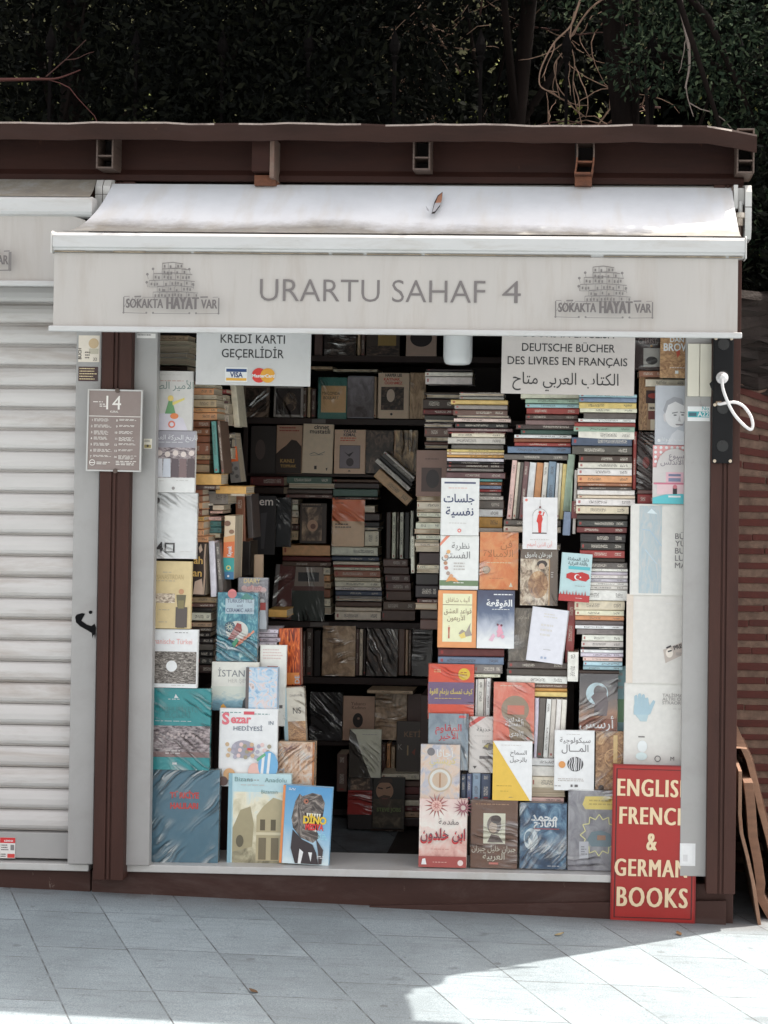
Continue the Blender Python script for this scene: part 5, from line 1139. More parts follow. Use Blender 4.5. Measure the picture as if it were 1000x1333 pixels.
front((363, 1024, 428, 1125), .01, (122, 164, 192), 'blue book DINO with roaring dinosaur head, leaning slightly', [('r', .0, 0, .05, 1, (206, 130, 80)), ('r', .06, .0, 1, 1, p_sky), ('p', [(.2, .42), (.26, .2), (.34, .1), (.4, .13), (.6, .08), (.78, .1), (.86, .2), (.84, .34), (.62, .36), (.5, .34), (.46, .42), (.5, .5), (.72, .56), (.8, .64), (.66, .72), (.4, .66), (.24, .54)], p_dino), ('p', [(.46, .34), (.84, .33), (.82, .42), (.74, .56), (.52, .5)], (56, 40, 42)), *[('p', [(.5 + .05 * k, .34), (.52 + .05 * k, .42), (.545 + .05 * k, .34)], (216, 206, 192)) for k in range(6)], *[('p', [(.5 + .045 * k, .52 + .012 * k), (.515 + .045 * k, .46 + .012 * k), (.54 + .045 * k, .53 + .012 * k)], (216, 206, 192)) for k in range(5)], ('d', .48, .19, .05, (160, 104, 84)), ('d', .49, .19, .02, (30, 26, 26)),
  ('p', [(.24, .56), (.44, .68), (.66, .74), (.74, .84), (.8, .99), (.32, .99), (.22, .8)], (58, 50, 52)), ('p', [(.72, .66), (.88, .8), (.86, .98), (.8, .99), (.78, .84)], (70, 60, 60)), ('p', [(.4, .8), (.48, .84), (.44, .99), (.38, .99)], WT), ('p', [(.58, .84), (.66, .84), (.64, .96)], WT), T('DİNO', .68, .47, .2, (222, 176, 60), b=.05, fit=.17), T('MEDYA', .68, .55, .17, (196, 60, 60), b=.05, fit=.11), ('s', .76, .6, .96, 4, .02, (150, 200, 220)), ('s', .12, .03, .3, 2, .018, WT), ('s', .76, .88, .95, 2, .02, WT)], tilt=2.2, lean=1, group=GS, t=.022)
front((364, 818, 393, 892), .22, (110, 50, 34), 'dark book with orange flames behind the plain booklet', [('r', .0, 0, .94, 1, p_fire), ('r', .3, .78, .9, .98, (196, 120, 60)), T('DE', .9, .9, .3, (150, 190, 210), rot=-90)], tilt=-2, group=GS, t=.03)
# ---- right column, cut by the rail
front((826, 424, 860, 482), .10, (58, 42, 40), 'dark book with pale square picture at top right', [T('CHRIST', .5, .4, .3, (150, 130, 126), fit=.22), ('r', .34, .5, .98, .92, (170, 166, 160)), ('d', .66, .78, .22, (40, 36, 36), .7), ('r', .6, .43, .68, .47, (190, 140, 60))], True, group=GR)
front((859, 424, 902, 492), .05, (150, 136, 116), 'olive brown book with white DAN BROWN lettering', [('r', 0, 0, 1, 1, p_gold), T('DAN', .5, .31, .2, WT, b=.03, fit=.2), T('BROWN', .1, .48, .32, WT, a='l', b=.03, fit=.27), ('p', [(.48, .5), (.58, .46), (.6, .54), (.52, .62)], (176, 76, 56)), ('r', .46, .86, .56, .92, WT), ('s', .3, .8, .9, 1, .022, WT)], tilt=.5, group=GR)
front((831.5, 490, 862, 560), .13, (150, 120, 92), 'worn tan book with dark red block and pale bands', [('r', .0, 0, .35, 1, p_gold), ('r', .3, .26, 1, .5, (52, 28, 28)), ('d', .6, .36, .22, (150, 56, 46), .5), ('r', .4, .5, 1, .64, (206, 192, 172)), T('BERGER', .7, .61, .14, (60, 44, 42), b=.03), ('r', .4, .64, 1, .8, (110, 58, 52)), ('r', .5, .8, .95, 1, (206, 192, 172))], group=GR)
front((829, 563, 852, 650), .11, (58, 42, 40), 'black brown book with dim red figure beside red spine', [('s', .4, .12, .95, 2, .04, (130, 80, 50)), ('d', .5, .45, .2, (120, 44, 40), 1.6)], True, group=GR)
front((852.5, 502, 905, 579), .03, (176, 178, 184), 'grey book with pencil portrait of a short-haired man', [('p', [(.3, 1), (.42, .82), (.56, .74), (.9, .82), (.98, 1)], (196, 196, 200)), ('d', .5, .46, .27, (206, 204, 205), 1.35), ('p', [(.2, .42), (.28, .26), (.46, .19), (.66, .22), (.72, .34), (.5, .27), (.32, .33), (.25, .48)], (150, 150, 156)), ('p', [(.42, .46), (.56, .44), (.56, .455), (.42, .475)], (110, 108, 112)), ('p', [(.62, .44), (.74, .45), (.74, .465), (.62, .455)], (110, 108, 112)), ('r', .46, .49, .53, .51, (90, 88, 92)), ('r', .65, .485, .71, .505, (90, 88, 92)), ('p', [(.6, .5), (.57, .6), (.64, .61)], (176, 172, 174)), ('p', [(.5, .65), (.7, .65), (.68, .675), (.53, .672)], (130, 124, 126)), ('p', [(.24, .46), (.2, .5), (.22, .6), (.27, .62)], (190, 186, 188)), T('رجب طيب اردوغان', .55, .93, .12, WT), ('d', .1, .93, .04, WT)], group=GR)
front((849.5, 580, 906, 656), .025, (190, 184, 182), 'white book with pink lattice arch, pink palace and turquoise pool', [('r', 0, 0, 1, .4, (206, 150, 150)), *[('d', .06 + .125 * (k % 8), .04 + .08 * (k // 8), .035, (224, 214, 212)) for k in range(32)], ('d', .5, .4, .42, (190, 184, 182), 1.1), ('r', 0, .38, 1, 1, (190, 184, 182)), T('أسبوع', .56, .22, .17, (110, 100, 110)), T('في الأندلس', .56, .33, .17, (110, 100, 110)), ('r', .3, .46, .7, .64, (206, 166, 176)), ('r', .36, .49, .64, .53, (110, 116, 140)), ('r', .36, .56, .64, .62, (120, 126, 150)), ('r', .02, .64, 1, .67, (190, 110, 130)), ('r', .1, .67, .98, .84, (212, 180, 184)), ('r', .46, .7, .56, .84, (60, 50, 54)), ('d', .51, .71, .05, (190, 110, 120)), ('r', .49, .74, .53, .84, (40, 34, 36)), ('p', [(0, 1), (0, .9), (.3, .84), (.99, .82), (.99, 1)], (88, 176, 184)), ('r', .36, .86, .64, .89, (226, 222, 222))], group=GR)
front((820, 657, 917, 775), .02, (200, 197, 192), 'big white book with pale map strip and black vertical title', [('r', .12, .02, .42, .98, p_map), ('p', [(.22, .1), (.28, .05), (.36, .11)], (196, 206, 212)), ('l', [(.16, .28), (.26, .29), (.42, .46)], .012, (150, 170, 184)), ('l', [(.2, .5), (.36, .66)], .01, (170, 186, 196)), *[T(s, .6, .38 + .08 * i, .108, (104, 100, 102), a='l') for i, s in enumerate(('BÜ', 'YÜK', 'BU', 'LUŞ', 'MA'))]], group=GR, rot=0)
front((815, 775, 917, 890), .016, (196, 192, 187), 'plain white book with small tilted press card sticker', [('r', 0, 0, .085, 1, (196, 184, 172)), ('s', .5, .1, .8, 1, .012, (200, 198, 198)), ('p', [(.47, .62), (.74, .52), (.77, .65), (.5, .77)], (172, 160, 152)), ('d', .55, .655, .045, (214, 200, 190), 1.3), ('l', [(.53, .64), (.58, .625)], .018, (44, 40, 42)), ('l', [(.51, .6), (.57, .575)], .02, (44, 40, 42)), T('PRESS', .61, .62, .07, (60, 56, 56), a='l', rot=-18, b=.03), ('s', .63, .65, .74, 2, .02, G2)], group=GR, rot=0)
front((812, 891, 917, 998), .012, (200, 197, 192), 'white book with pale blue hand print on its cover', [('d', .22, .3, .1, p_hand, 1.4), *[('p', [(.13 + .045 * k, .3), (.125 + .045 * k, .14 + (.02, .0, .01, .05)[k]), (.15 + .045 * k, .12 + (.02, .0, .01, .05)[k]), (.165 + .045 * k, .14 + (.02, .0, .01, .05)[k]), (.168 + .045 * k, .3)], (150, 172, 182)) for k in range(4)], ('p', [(.28, .32), (.36, .2), (.385, .22), (.32, .38)], (150, 172, 182)), ('r', .12, .28, .31, .38, (150, 172, 182)), ('p', [(.15, .38), (.2, .46), (.28, .46), (.3, .38)], (160, 178, 184)), ('s', .18, .64, .28, 1, .03, G1), ('d', .23, .76, .06, (206, 220, 226), 1.2), ('d', .22, .88, .07, (196, 216, 224), .7), *[T(s, .47, .16 + .045 * i, .055, G2, a='l', fit=.062) for i, s in enumerate(('TALİSMANI', 'ALTRI OGGETTI', 'STRAORDINARI'))], ('s', .6, .3, .75, 1, .014, G3), ('o', .42, .905, .038, .009, G1), T('M', .6, .925, .07, G1)], group=GR, rot=0)
# ---- right display, front rows
front((545, 1041, 607, 1128.5), .012, (214, 190, 180), 'ornate red and white book with arabesque stars, lowest left', [('r', 0, 0, 1, 1, p_orn), *petal(.36, .1, .27, 14, (150, 90, 86), .72), ('d', .36, .1, .11, (206, 170, 160)), *petal(.36, .1, .1, 9, (160, 84, 80), .72), *petal(.92, .12, .22, 14, (140, 88, 96), .72), T('مقدمة', .62, .37, .17, (90, 76, 76)), T('ابن خلدون', .5, .6, .32, (176, 52, 56), b=.02), T('ابن خلدون', .51, .575, .31, (96, 66, 74)), ('s', .25, .73, .75, 1, .016, (170, 110, 100)), ('r', 0, .84, 1, 1, (150, 74, 70)), ('d', .88, .93, .06, (206, 190, 186)), ('s', .3, .92, .7, 1, .016, (220, 180, 170)), ('p', [(.06, .96), (.08, .88), (.14, .87), (.17, .96)], WT)], group=GD, t=.025)
front((612, 1043, 673, 1130), .014, (112, 84, 70), 'brown book with pale framed ink portrait in clear film', [('r', .27, .19, .74, .64, (222, 208, 190)), ('d', .5, .36, .15, (122, 110, 104), 1.3), ('d', .48, .4, .09, (196, 178, 160), 1.3), ('p', [(.36, .62), (.44, .5), (.6, .52), (.7, .62)], (110, 98, 94)), ('d', .54, .28, .11, (80, 70, 68), .8), ('s', .1, .05, .9, 1, .03, (170, 136, 110)), T('جبران خليل جبران', .5, .75, .17, (224, 206, 190)), T('العربية', .5, .87, .19, (224, 206, 190)), ('r', .4, .915, .6, .945, (196, 120, 110))], True, group=GD, t=.03)
front((676, 1046.5, 737, 1131), .016, (70, 92, 116), 'dark blue book with white title and charging rider', [('r', .01, .01, .99, .99, p_blue), T('محمد', .52, .27, .25, WT, b=.03), T('الفاتح', .54, .36, .22, WT, b=.03), ('r', .3, .385, .84, .4, (150, 70, 70)), ('d', .24, .55, .15, (196, 206, 212), 1.5), ('d', .2, .53, .09, (110, 130, 146), 1.5), ('p', [(.18, .5), (.3, .62), (.26, .74), (.2, .68)], (206, 210, 212)), ('s', .6, .95, .95, 1, .018, WT)], True, group=GD, t=.03)
front((739, 1030, 800, 1133), .018, (134, 134, 140), 'grey book with gold star-shaped outline and yellow plaque', [('r', 0, 0, 1, 1, p_mauve), ('p', [(.3, .18), (.36, .08), (1, .07), (1, .24), (.36, .24)], (206, 188, 110)), ('s', .44, .12, .98, 2, .045, (176, 156, 90)), *[('l', [(.66 + .4 * math.cos(a), .56 + .26 * math.sin(a)), (.66 + .3 * math.cos(a + .26), .56 + .2 * math.sin(a + .26)), (.66 + .4 * math.cos(a + .52), .56 + .26 * math.sin(a + .52))], .022, (220, 204, 150)) for a in [k * math.pi / 6 for k in range(12)]], ('p', [(.4, .62), (.5, .52), (.7, .5), (.9, .54), (.96, .64), (.9, .7), (.5, .7)], (110, 126, 134)), ('r', .62, .56, .8, .62, (150, 116, 96)), ('r', .24, .64, .44, .86, (176, 176, 182)), ('s', .28, .7, .42, 4, .03, (120, 120, 126))], True, group=GD, t=.03)
front((547, 970, 598, 1041), .03, (190, 180, 180), 'pale cover with round clock-like medallion above the ornate book', [('r', 0, 0, 1, 1, p_aga), T('أجاثا', .62, .22, .26, (222, 220, 220), b=.01), T('كريستي', .56, .34, .22, (222, 196, 120)), ('d', .5, .64, .31, (190, 172, 150)), ('d', .5, .64, .27, (222, 214, 206)), ('d', .5, .64, .2, (196, 176, 156)), ('r', .48, .52, .52, .78, (170, 130, 100)), ('s', .1, .08, .35, 2, .03, WT), ('d', .26, .13, .1, (120, 116, 120))], True, group=GD)
front((641, 966, 692, 1042), .02, (216, 214, 214), 'book split diagonally between mustard yellow and white', [('p', [(0, 0), (0, 1), (.96, 1)], (206, 170, 72)), T('السماح', .86, .22, .15, (80, 76, 78), a='r'), T('بالرحيل', .86, .34, .15, (80, 76, 78), a='r'), ('s', .2, .06, .8, 1, .018, G3), ('s', .1, .75, .5, 1, .018, (150, 120, 50)), ('s', .2, .84, .45, 1, .016, (150, 120, 50)), ('s', .42, .94, .55, 1, .016, G1)], group=GD, rot=0)
front((721, 952, 773, 1029), .025, (218, 216, 218), 'white book with black engraved brain and orange seal', [('s', .3, .06, .75, 1, .016, G3), T('سيكولوجية', .52, .2, .18, (100, 96, 98)), T('المـــال', .52, .35, .24, (100, 96, 98)), ('d', .53, .56, .2, (70, 68, 70), .9), *[('l', [(.38 + .06 * k, .44 + .02 * (k % 2)), (.4 + .055 * k, .52), (.37 + .06 * k, .58), (.41 + .05 * k, .66)], .018, (206, 204, 206)) for k in range(6)], ('r', .515, .44, .535, .68, (218, 216, 218)), ('d', .2, .57, .085, (196, 136, 80)), ('s', .1, .8, .9, 2, .03, G3), ('r', .42, .9, .47, .94, G1), ('r', .52, .9, .6, .94, G1), ('s', .02, .92, .2, 1, .03, G2)], group=GD)
front((775, 953, 813, 1034), .045, (150, 116, 92), 'brown gold film-wrapped book beside the brain cover', [('r', 0, 0, 1, 1, p_gold), ('o', .6, .42, .3, .03, (196, 160, 116)), ('r', .6, .06, .74, .5, (206, 180, 130)), ('d', .2, .9, .1, (60, 48, 44))], True, group=GD)
front((610, 933.5, 645, 1006), .07, (206, 200, 196), 'off-white book with red corner stripe and ink drawing', [('p', [(.0, .12), (.0, .2), (.62, 0), (.36, 0)], (200, 90, 84)), T('في حديقة', .7, .26, .22, (90, 86, 86)), ('s', .2, .34, .95, 1, .02, G3), ('p', [(.5, .56), (.7, .46), (1, .5), (1, .56), (.7, .6)], (104, 96, 88)), ('s', .5, .42, .95, 3, .02, G2), ('p', [(.55, .52), (.75, .48), (.7, .56)], (176, 160, 90)), ('r', .4, .7, .98, .75, (110, 104, 104)), ('p', [(.16, .88), (.3, .88), (.23, .93)], (70, 66, 66)), ('s', .4, .8, .9, 1, .014, G3), ('s', .6, .9, .9, 1, .02, G3)], True, group=GD)
front((557, 929.5, 609, 1002), .06, (150, 160, 168), 'grey blue cover with two red title lines in film', [('r', 0, 0, 1, 1, p_cloud), ('r', .76, .03, .94, .075, (206, 90, 90)), T('المقاوم', .5, .31, .24, (190, 56, 62), b=.01), T('الأخير', .5, .45, .22, (190, 56, 62), b=.01), ('s', .2, .54, .8, 1, .018, (80, 84, 90))], True, group=GD)
front((557, 865, 616.5, 936), .08, (206, 84, 60), 'orange red book with wide purple band and yellow title', [('r', 0, .33, 1, .73, (112, 92, 124)), T('كيف تمسك بزمام القوة', .5, .54, .16, (226, 190, 90), b=.015), ('s', .14, .62, .86, 1, .026, (220, 180, 90)), ('d', .78, .18, .13, (226, 184, 60)), ('s', .7, .14, .88, 2, .045, (170, 110, 50)), ('s', .12, .1, .3, 2, .035, (226, 180, 130))], True, group=GD, t=.04)
front((642, 889, 695, 967), .065, (214, 128, 112), 'salmon book with grey silhouette and white title', [('r', 0, 0, 1, 1, p_salmon), ('d', .53, .45, .34, (150, 136, 118), 1.0), ('p', [(.36, .6), (.42, .96), (1, .98), (.9, .7), (.78, .6)], (146, 132, 114)), ('r', .34, .38, .76, .53, (196, 120, 104)), T('عقدك', .74, .65, .15, WT, a='r', b=.02), T('النفسية', .74, .72, .15, WT, a='r', b=.02), T('الأبدي', .74, .88, .15, WT, a='r', b=.02), ('s', .16, .05, .9, 1, .025, (232, 200, 180)), ('d', .86, .92, .04, (220, 110, 90))], True, group=GD)
front((754, 878, 803.5, 953), .055, (120, 114, 114), 'dusky book with couple before a pale moon', [('r', .0, .0, 1, 1, p_dusk), ('d', .46, .34, .29, (182, 200, 206), 1.0), ('d', .5, .3, .13, (96, 88, 90), 1.2), ('d', .62, .3, .1, (100, 90, 92), 1.2), ('p', [(.3, .4), (.4, .33), (.7, .32), (.76, .5), (.72, .72), (.38, .72), (.4, .5)], (110, 100, 102)), ('p', [(0, .82), (.3, .74), (.6, .78), (1, .76), (1, 1), (0, 1)], (128, 82, 66)), T('أرسس', .46, .93, .34, (232, 222, 214), b=.01)], True, group=GD)
# ---- right display, middle rows
front((573, 622.5, 623, 697), .085, (214, 209, 207), 'white book with dark navy two-line title', [('r', .09, .065, .91, .095, (72, 78, 104)), ('s', .2, .165, .78, 1, .03, (206, 170, 160)), T('جلسات', .48, .42, .3, N, b=.012, fit=.27), T('نفسية', .5, .65, .3, N, b=.012, fit=.3), ('s', .22, .78, .78, 1, .022, G3), ('d', .5, .915, .05, (206, 110, 104)), ('r', .48, .9, .52, .93, (226, 200, 196))], group=GD, rot=0)
front((572, 697.5, 622.5, 767.5), .09, (216, 211, 207), 'white book with scattered nuts and green band at foot', [('r', 0, .83, 1, .93, (104, 122, 92)), ('p', [(0, .14), (0, .2), (.26, 0), (.16, 0)], (206, 130, 110)), T('نظرية', .76, .24, .22, (112, 110, 110), a='r'), T('الفستق', .78, .42, .25, (112, 110, 110), a='r'), *[('d', u, v, .05, c) for u, v, c in ((.22, .3, (206, 160, 110)), (.16, .39, (186, 150, 130)), (.15, .51, (170, 130, 104)), (.17, .6, (176, 120, 110)), (.22, .7, (160, 140, 130)), (.3, .75, (196, 150, 120)))], ('p', [(.16, .86), (.24, .76), (.4, .78), (.5, .86), (.3, .84)], (200, 140, 90)), ('s', .36, .5, .72, 3, .055, G3), T('', .5, .5, .1), ('s', .36, .865, .74, 1, .035, (220, 214, 200))], group=GD, rot=0)
front((624, 693, 674, 767.5), .095, (216, 134, 84), 'orange book with faint brown title under film', [('r', 0, 0, 1, 1, p_orange), T('فن', .84, .27, .27, (160, 104, 62), a='r'), T('اللامبالاة', .86, .43, .26, (160, 104, 62), a='r', fit=.24), ('s', .18, .525, .9, 1, .03, (238, 196, 160)), ('d', .18, .66, .1, (140, 120, 96)), ('d', .18, .66, .08, (170, 150, 124)), ('s', .25, .8, .76, 1, .02, (170, 110, 70)), ('p', [(.77, .95), (.82, .87), (.87, .95)], (232, 214, 190))], True, group=GD, rot=0)
front((569, 769, 619.5, 843), .07, (206, 140, 92), 'cream panelled book in tan orange border with girl and bird', [('r', .13, .055, .89, .9, (222, 208, 174)), ('r', .13, .245, .89, .255, (120, 96, 70)), T('أليف شافاق', .52, .2, .16, (140, 118, 90), fit=.13), T('قواعد العشق', .52, .4, .18, (120, 96, 74), fit=.14), T('الأربعون', .48, .52, .18, (120, 96, 74), fit=.15), *figure(.3, .84, .24, (170, 96, 80), (180, 130, 110), 1.5), ('p', [(.55, .75), (.64, .68), (.74, .72), (.86, .56), (.84, .68), (.9, .78), (.66, .82)], (150, 140, 130)), ('p', [(.56, .78), (.7, .72), (.74, .82), (.62, .84)], (206, 184, 110))], group=GD, rot=0, t=.025)
front((620.5, 769, 669, 844), .075, (150, 152, 164), 'stormy blue grey book fading to white with pink figure', [('r', 0, 0, 1, 1, p_storm), T('القوقعة', .94, .27, .24, (236, 232, 232), a='r', b=.03), ('s', .44, .06, .95, 1, .04, (226, 220, 222)), ('s', .4, .32, .9, 1, .025, (226, 220, 222)), *[('d', .62 + .05 * math.cos(2.4 * k) * k / 5, .62 + .022 * k, .05, (206, 150, 166)) for k in range(9)], ('p', [(.32, .86), (.44, .74), (.5, .78), (.42, .88)], (206, 170, 184)), ('d', .56, .59, .03, (110, 70, 80)), ('d', .66, .6, .03, (110, 70, 80))], group=GD, rot=0)
front((680, 647.5, 725, 715), .06, (212, 207, 207), 'white book with red figure in a fine arch', [('d', .1, .055, .04, (206, 120, 110)), ('p', [(.46, .68), (.44, .5), (.4, .46), (.44, .34), (.48, .32), (.55, .34), (.58, .42), (.55, .5), (.54, .68)], (190, 60, 54)), ('d', .5, .29, .045, (190, 60, 54)), ('l', [(.58, .36), (.62, .28)], .03, (190, 60, 54)), ('r', .28, .68, .7, .7, (70, 50, 48)), *[('l', [(.5 + .21 * math.cos(a), .36 - .14 * math.sin(a)), (.5 + .21 * math.cos(a + .2), .36 - .14 * math.sin(a + .2))], .012, G2) for a in [k * .196 for k in range(16)]], ('l', [(.29, .36), (.29, .66)], .01, G3), ('l', [(.71, .36), (.71, .66)], .01, G3), ('d', .5, .19, .03, (110, 60, 56)), ('l', [(.5, .04), (.5, .18)], .01, G2), ('s', .22, .81, .8, 1, .025, G3), T('أين الذين أحبهم', .5, .94, .16, (200, 130, 126), fit=.12)], group=GD, rot=0)
front((677, 715.5, 725.5, 788), .07, (112, 98, 88), 'brown book with tan painted portrait panel beneath white lettering', [('r', .0, .17, .76, 1, p_street), ('d', .48, .63, .27, p_face, 1.35), ('d', .58, .26, .14, (66, 56, 54), .7), ('d', .57, .3, .08, (196, 170, 150)), T('اورهان باموق', .48, .13, .17, (226, 216, 206), b=.015, fit=.14), ('r', .76, .17, .79, 1, (176, 140, 100)), ('s', .82, .4, .9, 3, .04, G3)], True, group=GD, rot=0, t=.03)
front((727, 720.5, 767, 783), .045, (168, 190, 192), 'tilted pale phrasebook with red crescent map and red skyline', [T('دليل المحادثة', .55, .15, .14, (70, 84, 88), b=.015, fit=.13), T('باللغة التركية', .55, .24, .14, (70, 84, 88), b=.015, fit=.13), ('r', .25, .27, .95, .335, (86, 166, 174)), ('p', [(.2, .44), (.34, .4), (.5, .41), (.7, .38), (.92, .42), (.96, .5), (.84, .57), (.6, .55), (.44, .58), (.3, .54), (.2, .52)], (170, 48, 48)), ('d', .55, .49, .09, WT), ('d', .575, .49, .07, (170, 48, 48)), ('d', .66, .49, .025, WT), ('r', 0, .86, 1, 1, (164, 58, 58)), *[('p', [(.03 + .1 * k, .87), (.05 + .1 * k, .8 - .02 * (k % 3)), (.08 + .1 * k, .87)], (164, 58, 58)) for k in range(9)], ('s', .5, .67, .9, 1, .02, G2), ('s', .55, .92, .85, 1, .02, WT)], tilt=3.5, group=GD, rot=0)
front((684, 792, 731.5, 862), .05, (204, 203, 210), 'tilted plain white hardback leaning on grey wrapped book', [('s', .35, .1, .75, 2, .05, (196, 192, 188)), ('s', .3, .3, .7, 3, .09, (198, 194, 192)), ('s', .45, .76, .7, 1, .02, G2), ('r', .4, .9, .46, .94, (150, 160, 180)), ('r', .5, .9, .56, .94, (150, 160, 180))], tilt=6.5, lean=6, group=GD, rot=-6, t=.035)
front((662, 792, 693, 863), .11, (122, 112, 104), 'grey brown film-wrapped cover behind the tilted white hardback', [('r', 0, 0, 1, 1, pic('print_grey_brown', [(.3, (92, 84, 78)), (.5, (126, 116, 106)), (.7, (160, 150, 138))], 4, 1.6)), T('أحلام', .6, .2, .25, (176, 164, 148))], True, group=GD)
spines('440 497 520 426 922 rdw', (650, 680, 5), .10, 'the gap by the white hardback', 'upright books in the right display', first=1)
spines('443 515 845 442 1035 of', (650, 680, 5), .05, 'the gap beside the moon cover', 'upright books in the right display')
# ---- stacks in the right display
GP = 'lying books in the right hand stacks'
D1, D2, D3, D0 = 'the tall stack above the navy-titled book', 'the middle stack under the language sign', 'the stack left of the rail covers', 'the shadowy stack behind the tall one'
pile('''390 775 65 81 dbw;388 775 83 104 ofp;388 775 105 130 grw;313 810 133 175 ye;345 805 178 216 grw;335 805 219 270 br;362 815 276 292 ofp;340 835 293 326 pk;350 808 336 376 bk;285 850 379 408 mv;290 790 411 430 drn;320 780 421 458 cr;
288 785 460 516 of;320 770 522 562 dgw;280 778 564 586 ye;281 775 587 611 cr;280 777 612 634 am;280 775 640 668 la;282 775 672 690 bkn;278 774 691 726 dbw;280 770 728 756 grw;275 785 763 814 mv;
290 760 818 843 te;290 757 845 873 ru;290 752 875 906 bl;290 752 908 931 rd;292 748 934 965 grw;290 768 968 1001 of;292 772 1003 1078 dg;288 765 1080 1147 wh;290 760 1149 1242 am;290 762 1243 1282 ofn''', (540, 500, 6.667), .20, D1, GP)
pile('''100 500 -135 -115 bkn;90 505 -108 -70 ofw;92 500 -68 0 ofw;80 390 68 88 dbn;90 385 90 123 grp;72 340 125 213 db;70 338 214 263 dr;85 350 266 310 bkn;90 345 311 330 ofp;88 340 335 349 dbn;90 338 351 374 ofp;85 300 377 457 br;85 290 459 497 grp;85 292 499 528 br;88 290 530 560 grp''', (540, 500, 6.667), .50, D0, GP)
front((541, 586, 581, 646), .44, (118, 92, 82), 'dim brown book with dark square portrait in the shadow', [('s', .3, .18, .75, 1, .04, (70, 54, 50)), ('r', .18, .38, .84, .9, (66, 50, 46)), ('d', .55, .62, .22, (40, 32, 32), 1.4)], group=GD)
pile('''8 225 975 1018 tap;20 225 1020 1083 cr;5 225 1085 1111 crp;20 225 1113 1151 cr;25 225 1160 1197 crp;10 225 1199 1257 cr;0 225 1260 1301 tap;15 225 1308 1345 cr;5 215 1352 1375 crp;0 215 1376 1411 cr;0 215 1413 1455 crp;40 215 1460 1566 dbn;20 215 1567 1601 cr;20 215 1603 1640 crp;12 200 1642 1742 bkn;8 200 1744 1852 bk;20 205 1860 1902 brn;12 205 1904 1957 tap;50 200 1960 2040 db;48 200 2042 2130 brn''', (540, 500, 6.667), .47, 'the pale stack under the dim portrait book', GP)
pile('''140 518 58 91 cr;170 518 94 124 gnw;170 518 126 152 lb;178 520 153 194 rd;172 510 196 229 dbw;172 510 231 264 mvw;110 485 259 292 dbw;140 510 294 325 dn;98 470 326 350 wh;96 465 351 376 ru;100 465 378 402 rd;55 465 404 447 bl;30 445 454 491 dgw''', (650, 500, 5), .14, D2, GP)
spines('80 113 495 48 880 pk;114 136 508 86 878 crw;137 158 508 106 877 dgw;159 193 505 128 880 mv;194 240 510 164 879 wh;241 285 512 212 879 or;287 319 510 262 880 of;319 369 505 298 880 blw;370 390 514 352 880 wh;392 410 515 372 880 cr;411 438 520 390 881 ye;444 492 458 412 828 gn', (650, 500, 5), .15, 'the row behind the red figure book', 'upright books in the right display')
pile('30 400 881 921 dg;28 400 924 964 cr;30 400 966 990 cr;30 400 992 1015 crp;30 400 1017 1048 ye;40 395 1050 1080 ofp;40 392 1082 1120 cr', (650, 500, 5), .13, 'the short pile below the upright row', GP)
spines('486 507 560 476 975 of;466 478 620 459 830 gnn;418 470 832 410 985 blw', (650, 500, 5), .10, 'the narrow slot left of the rail stack', 'upright books in the right display')
spines('471 526 764 468 875 dr', (650, 500, 5), .09, 'the niche above the phrasebook', 'upright books in the right display')
pile('''520 895 -25 10 bl;520 895 12 36 ofp;522 893 38 62 gr;520 895 63 84 lb;520 893 85 115 bl;520 892 117 158 ye;525 895 154 183 cr;550 890 185 224 dgw;515 885 223 246 wh;490 885 248 279 rd;485 880 273 307 gn;515 878 304 356 of;472 862 343 398 nv;475 862 400 456 dgw;520 862 461 507 db;515 862 508 546 of;510 862 548 592 wh;510 862 594 639 or;512 860 641 664 ru;515 860 666 686 dg;508 880 686 720 of;510 882 722 741 cr;500 882 743 788 wh;500 842 793 842 cr;505 832 848 882 bkn;510 832 884 926 bkw;505 828 928 966 dr;528 820 972 1027 bkw;530 815 1029 1078 bkw;525 815 1080 1129 rd;590 815 1130 1157 dbn;548 830 1158 1199 dgw''', (650, 500, 5), .06, D3, GP)
pile('''525 835 298 317 wh;522 834 319 340 la;526 835 341 362 wh;523 833 363 386 la;526 835 387 409 wh;522 835 410 436 of;490 832 437 506 wh;490 815 508 569 cr;495 810 570 606 cr;495 810 607 635 or;495 808 637 667 dg;495 805 668 691 wh;505 808 692 729 grw;540 805 731 771 of;535 805 773 810 of;530 805 811 826 bkn;530 805 827 847 wh;530 805 848 874 la;545 800 877 901 pk;548 800 904 933 lb;546 800 935 958 lb;520 780 962 984 dbn''', (650, 680, 5), .065, 'the lower white stack behind the phrasebook', GP)
spines('868 892 310 866 685 rd', (650, 500, 5), .08, 'the slot before the brown cover', 'upright books in the right display')
pile('900 1010 688 714 br;900 1010 715 780 rd', (650, 500, 5), .07, 'the pair under the black brown cover', GP)
pile('490 650 278 322 ru;535 820 336 388 cr', (740, 430, 5.33), .09, 'the pair under the Brown lettering', GP)
front((793, 868, 814, 953), .10, (150, 186, 190), 'light blue green book edge behind the moon cover', [('r', .3, .5, 1, .85, (130, 170, 130)), ('s', .2, .1, .9, 3, .1, G3)], group=GD)
pile('205 775 1090 1160 dr;203 772 1163 1227 bl;520 760 1229 1312 grw;515 740 1314 1345 cr', (540, 680, 6.667), .10, 'the short pile over the purple-banded book', GP)
spines('493 508 278 490 590 wh;510 563 275 505 592 wh;565 578 272 560 592 of;580 616 270 574 592 wh;640 735 268 632 760 or', (540, 840, 6.25), .11, 'the short white row beside the purple band', 'upright books in the right display')
pile('55 440 905 948 dgw;50 440 950 994 dg;50 440 996 1044 wh;60 440 1045 1073 br;60 440 1075 1096 am;60 440 1098 1130 ye;60 440 1132 1156 dg', (650, 680, 5), .085, 'the pile under the tilted white hardback', GP)
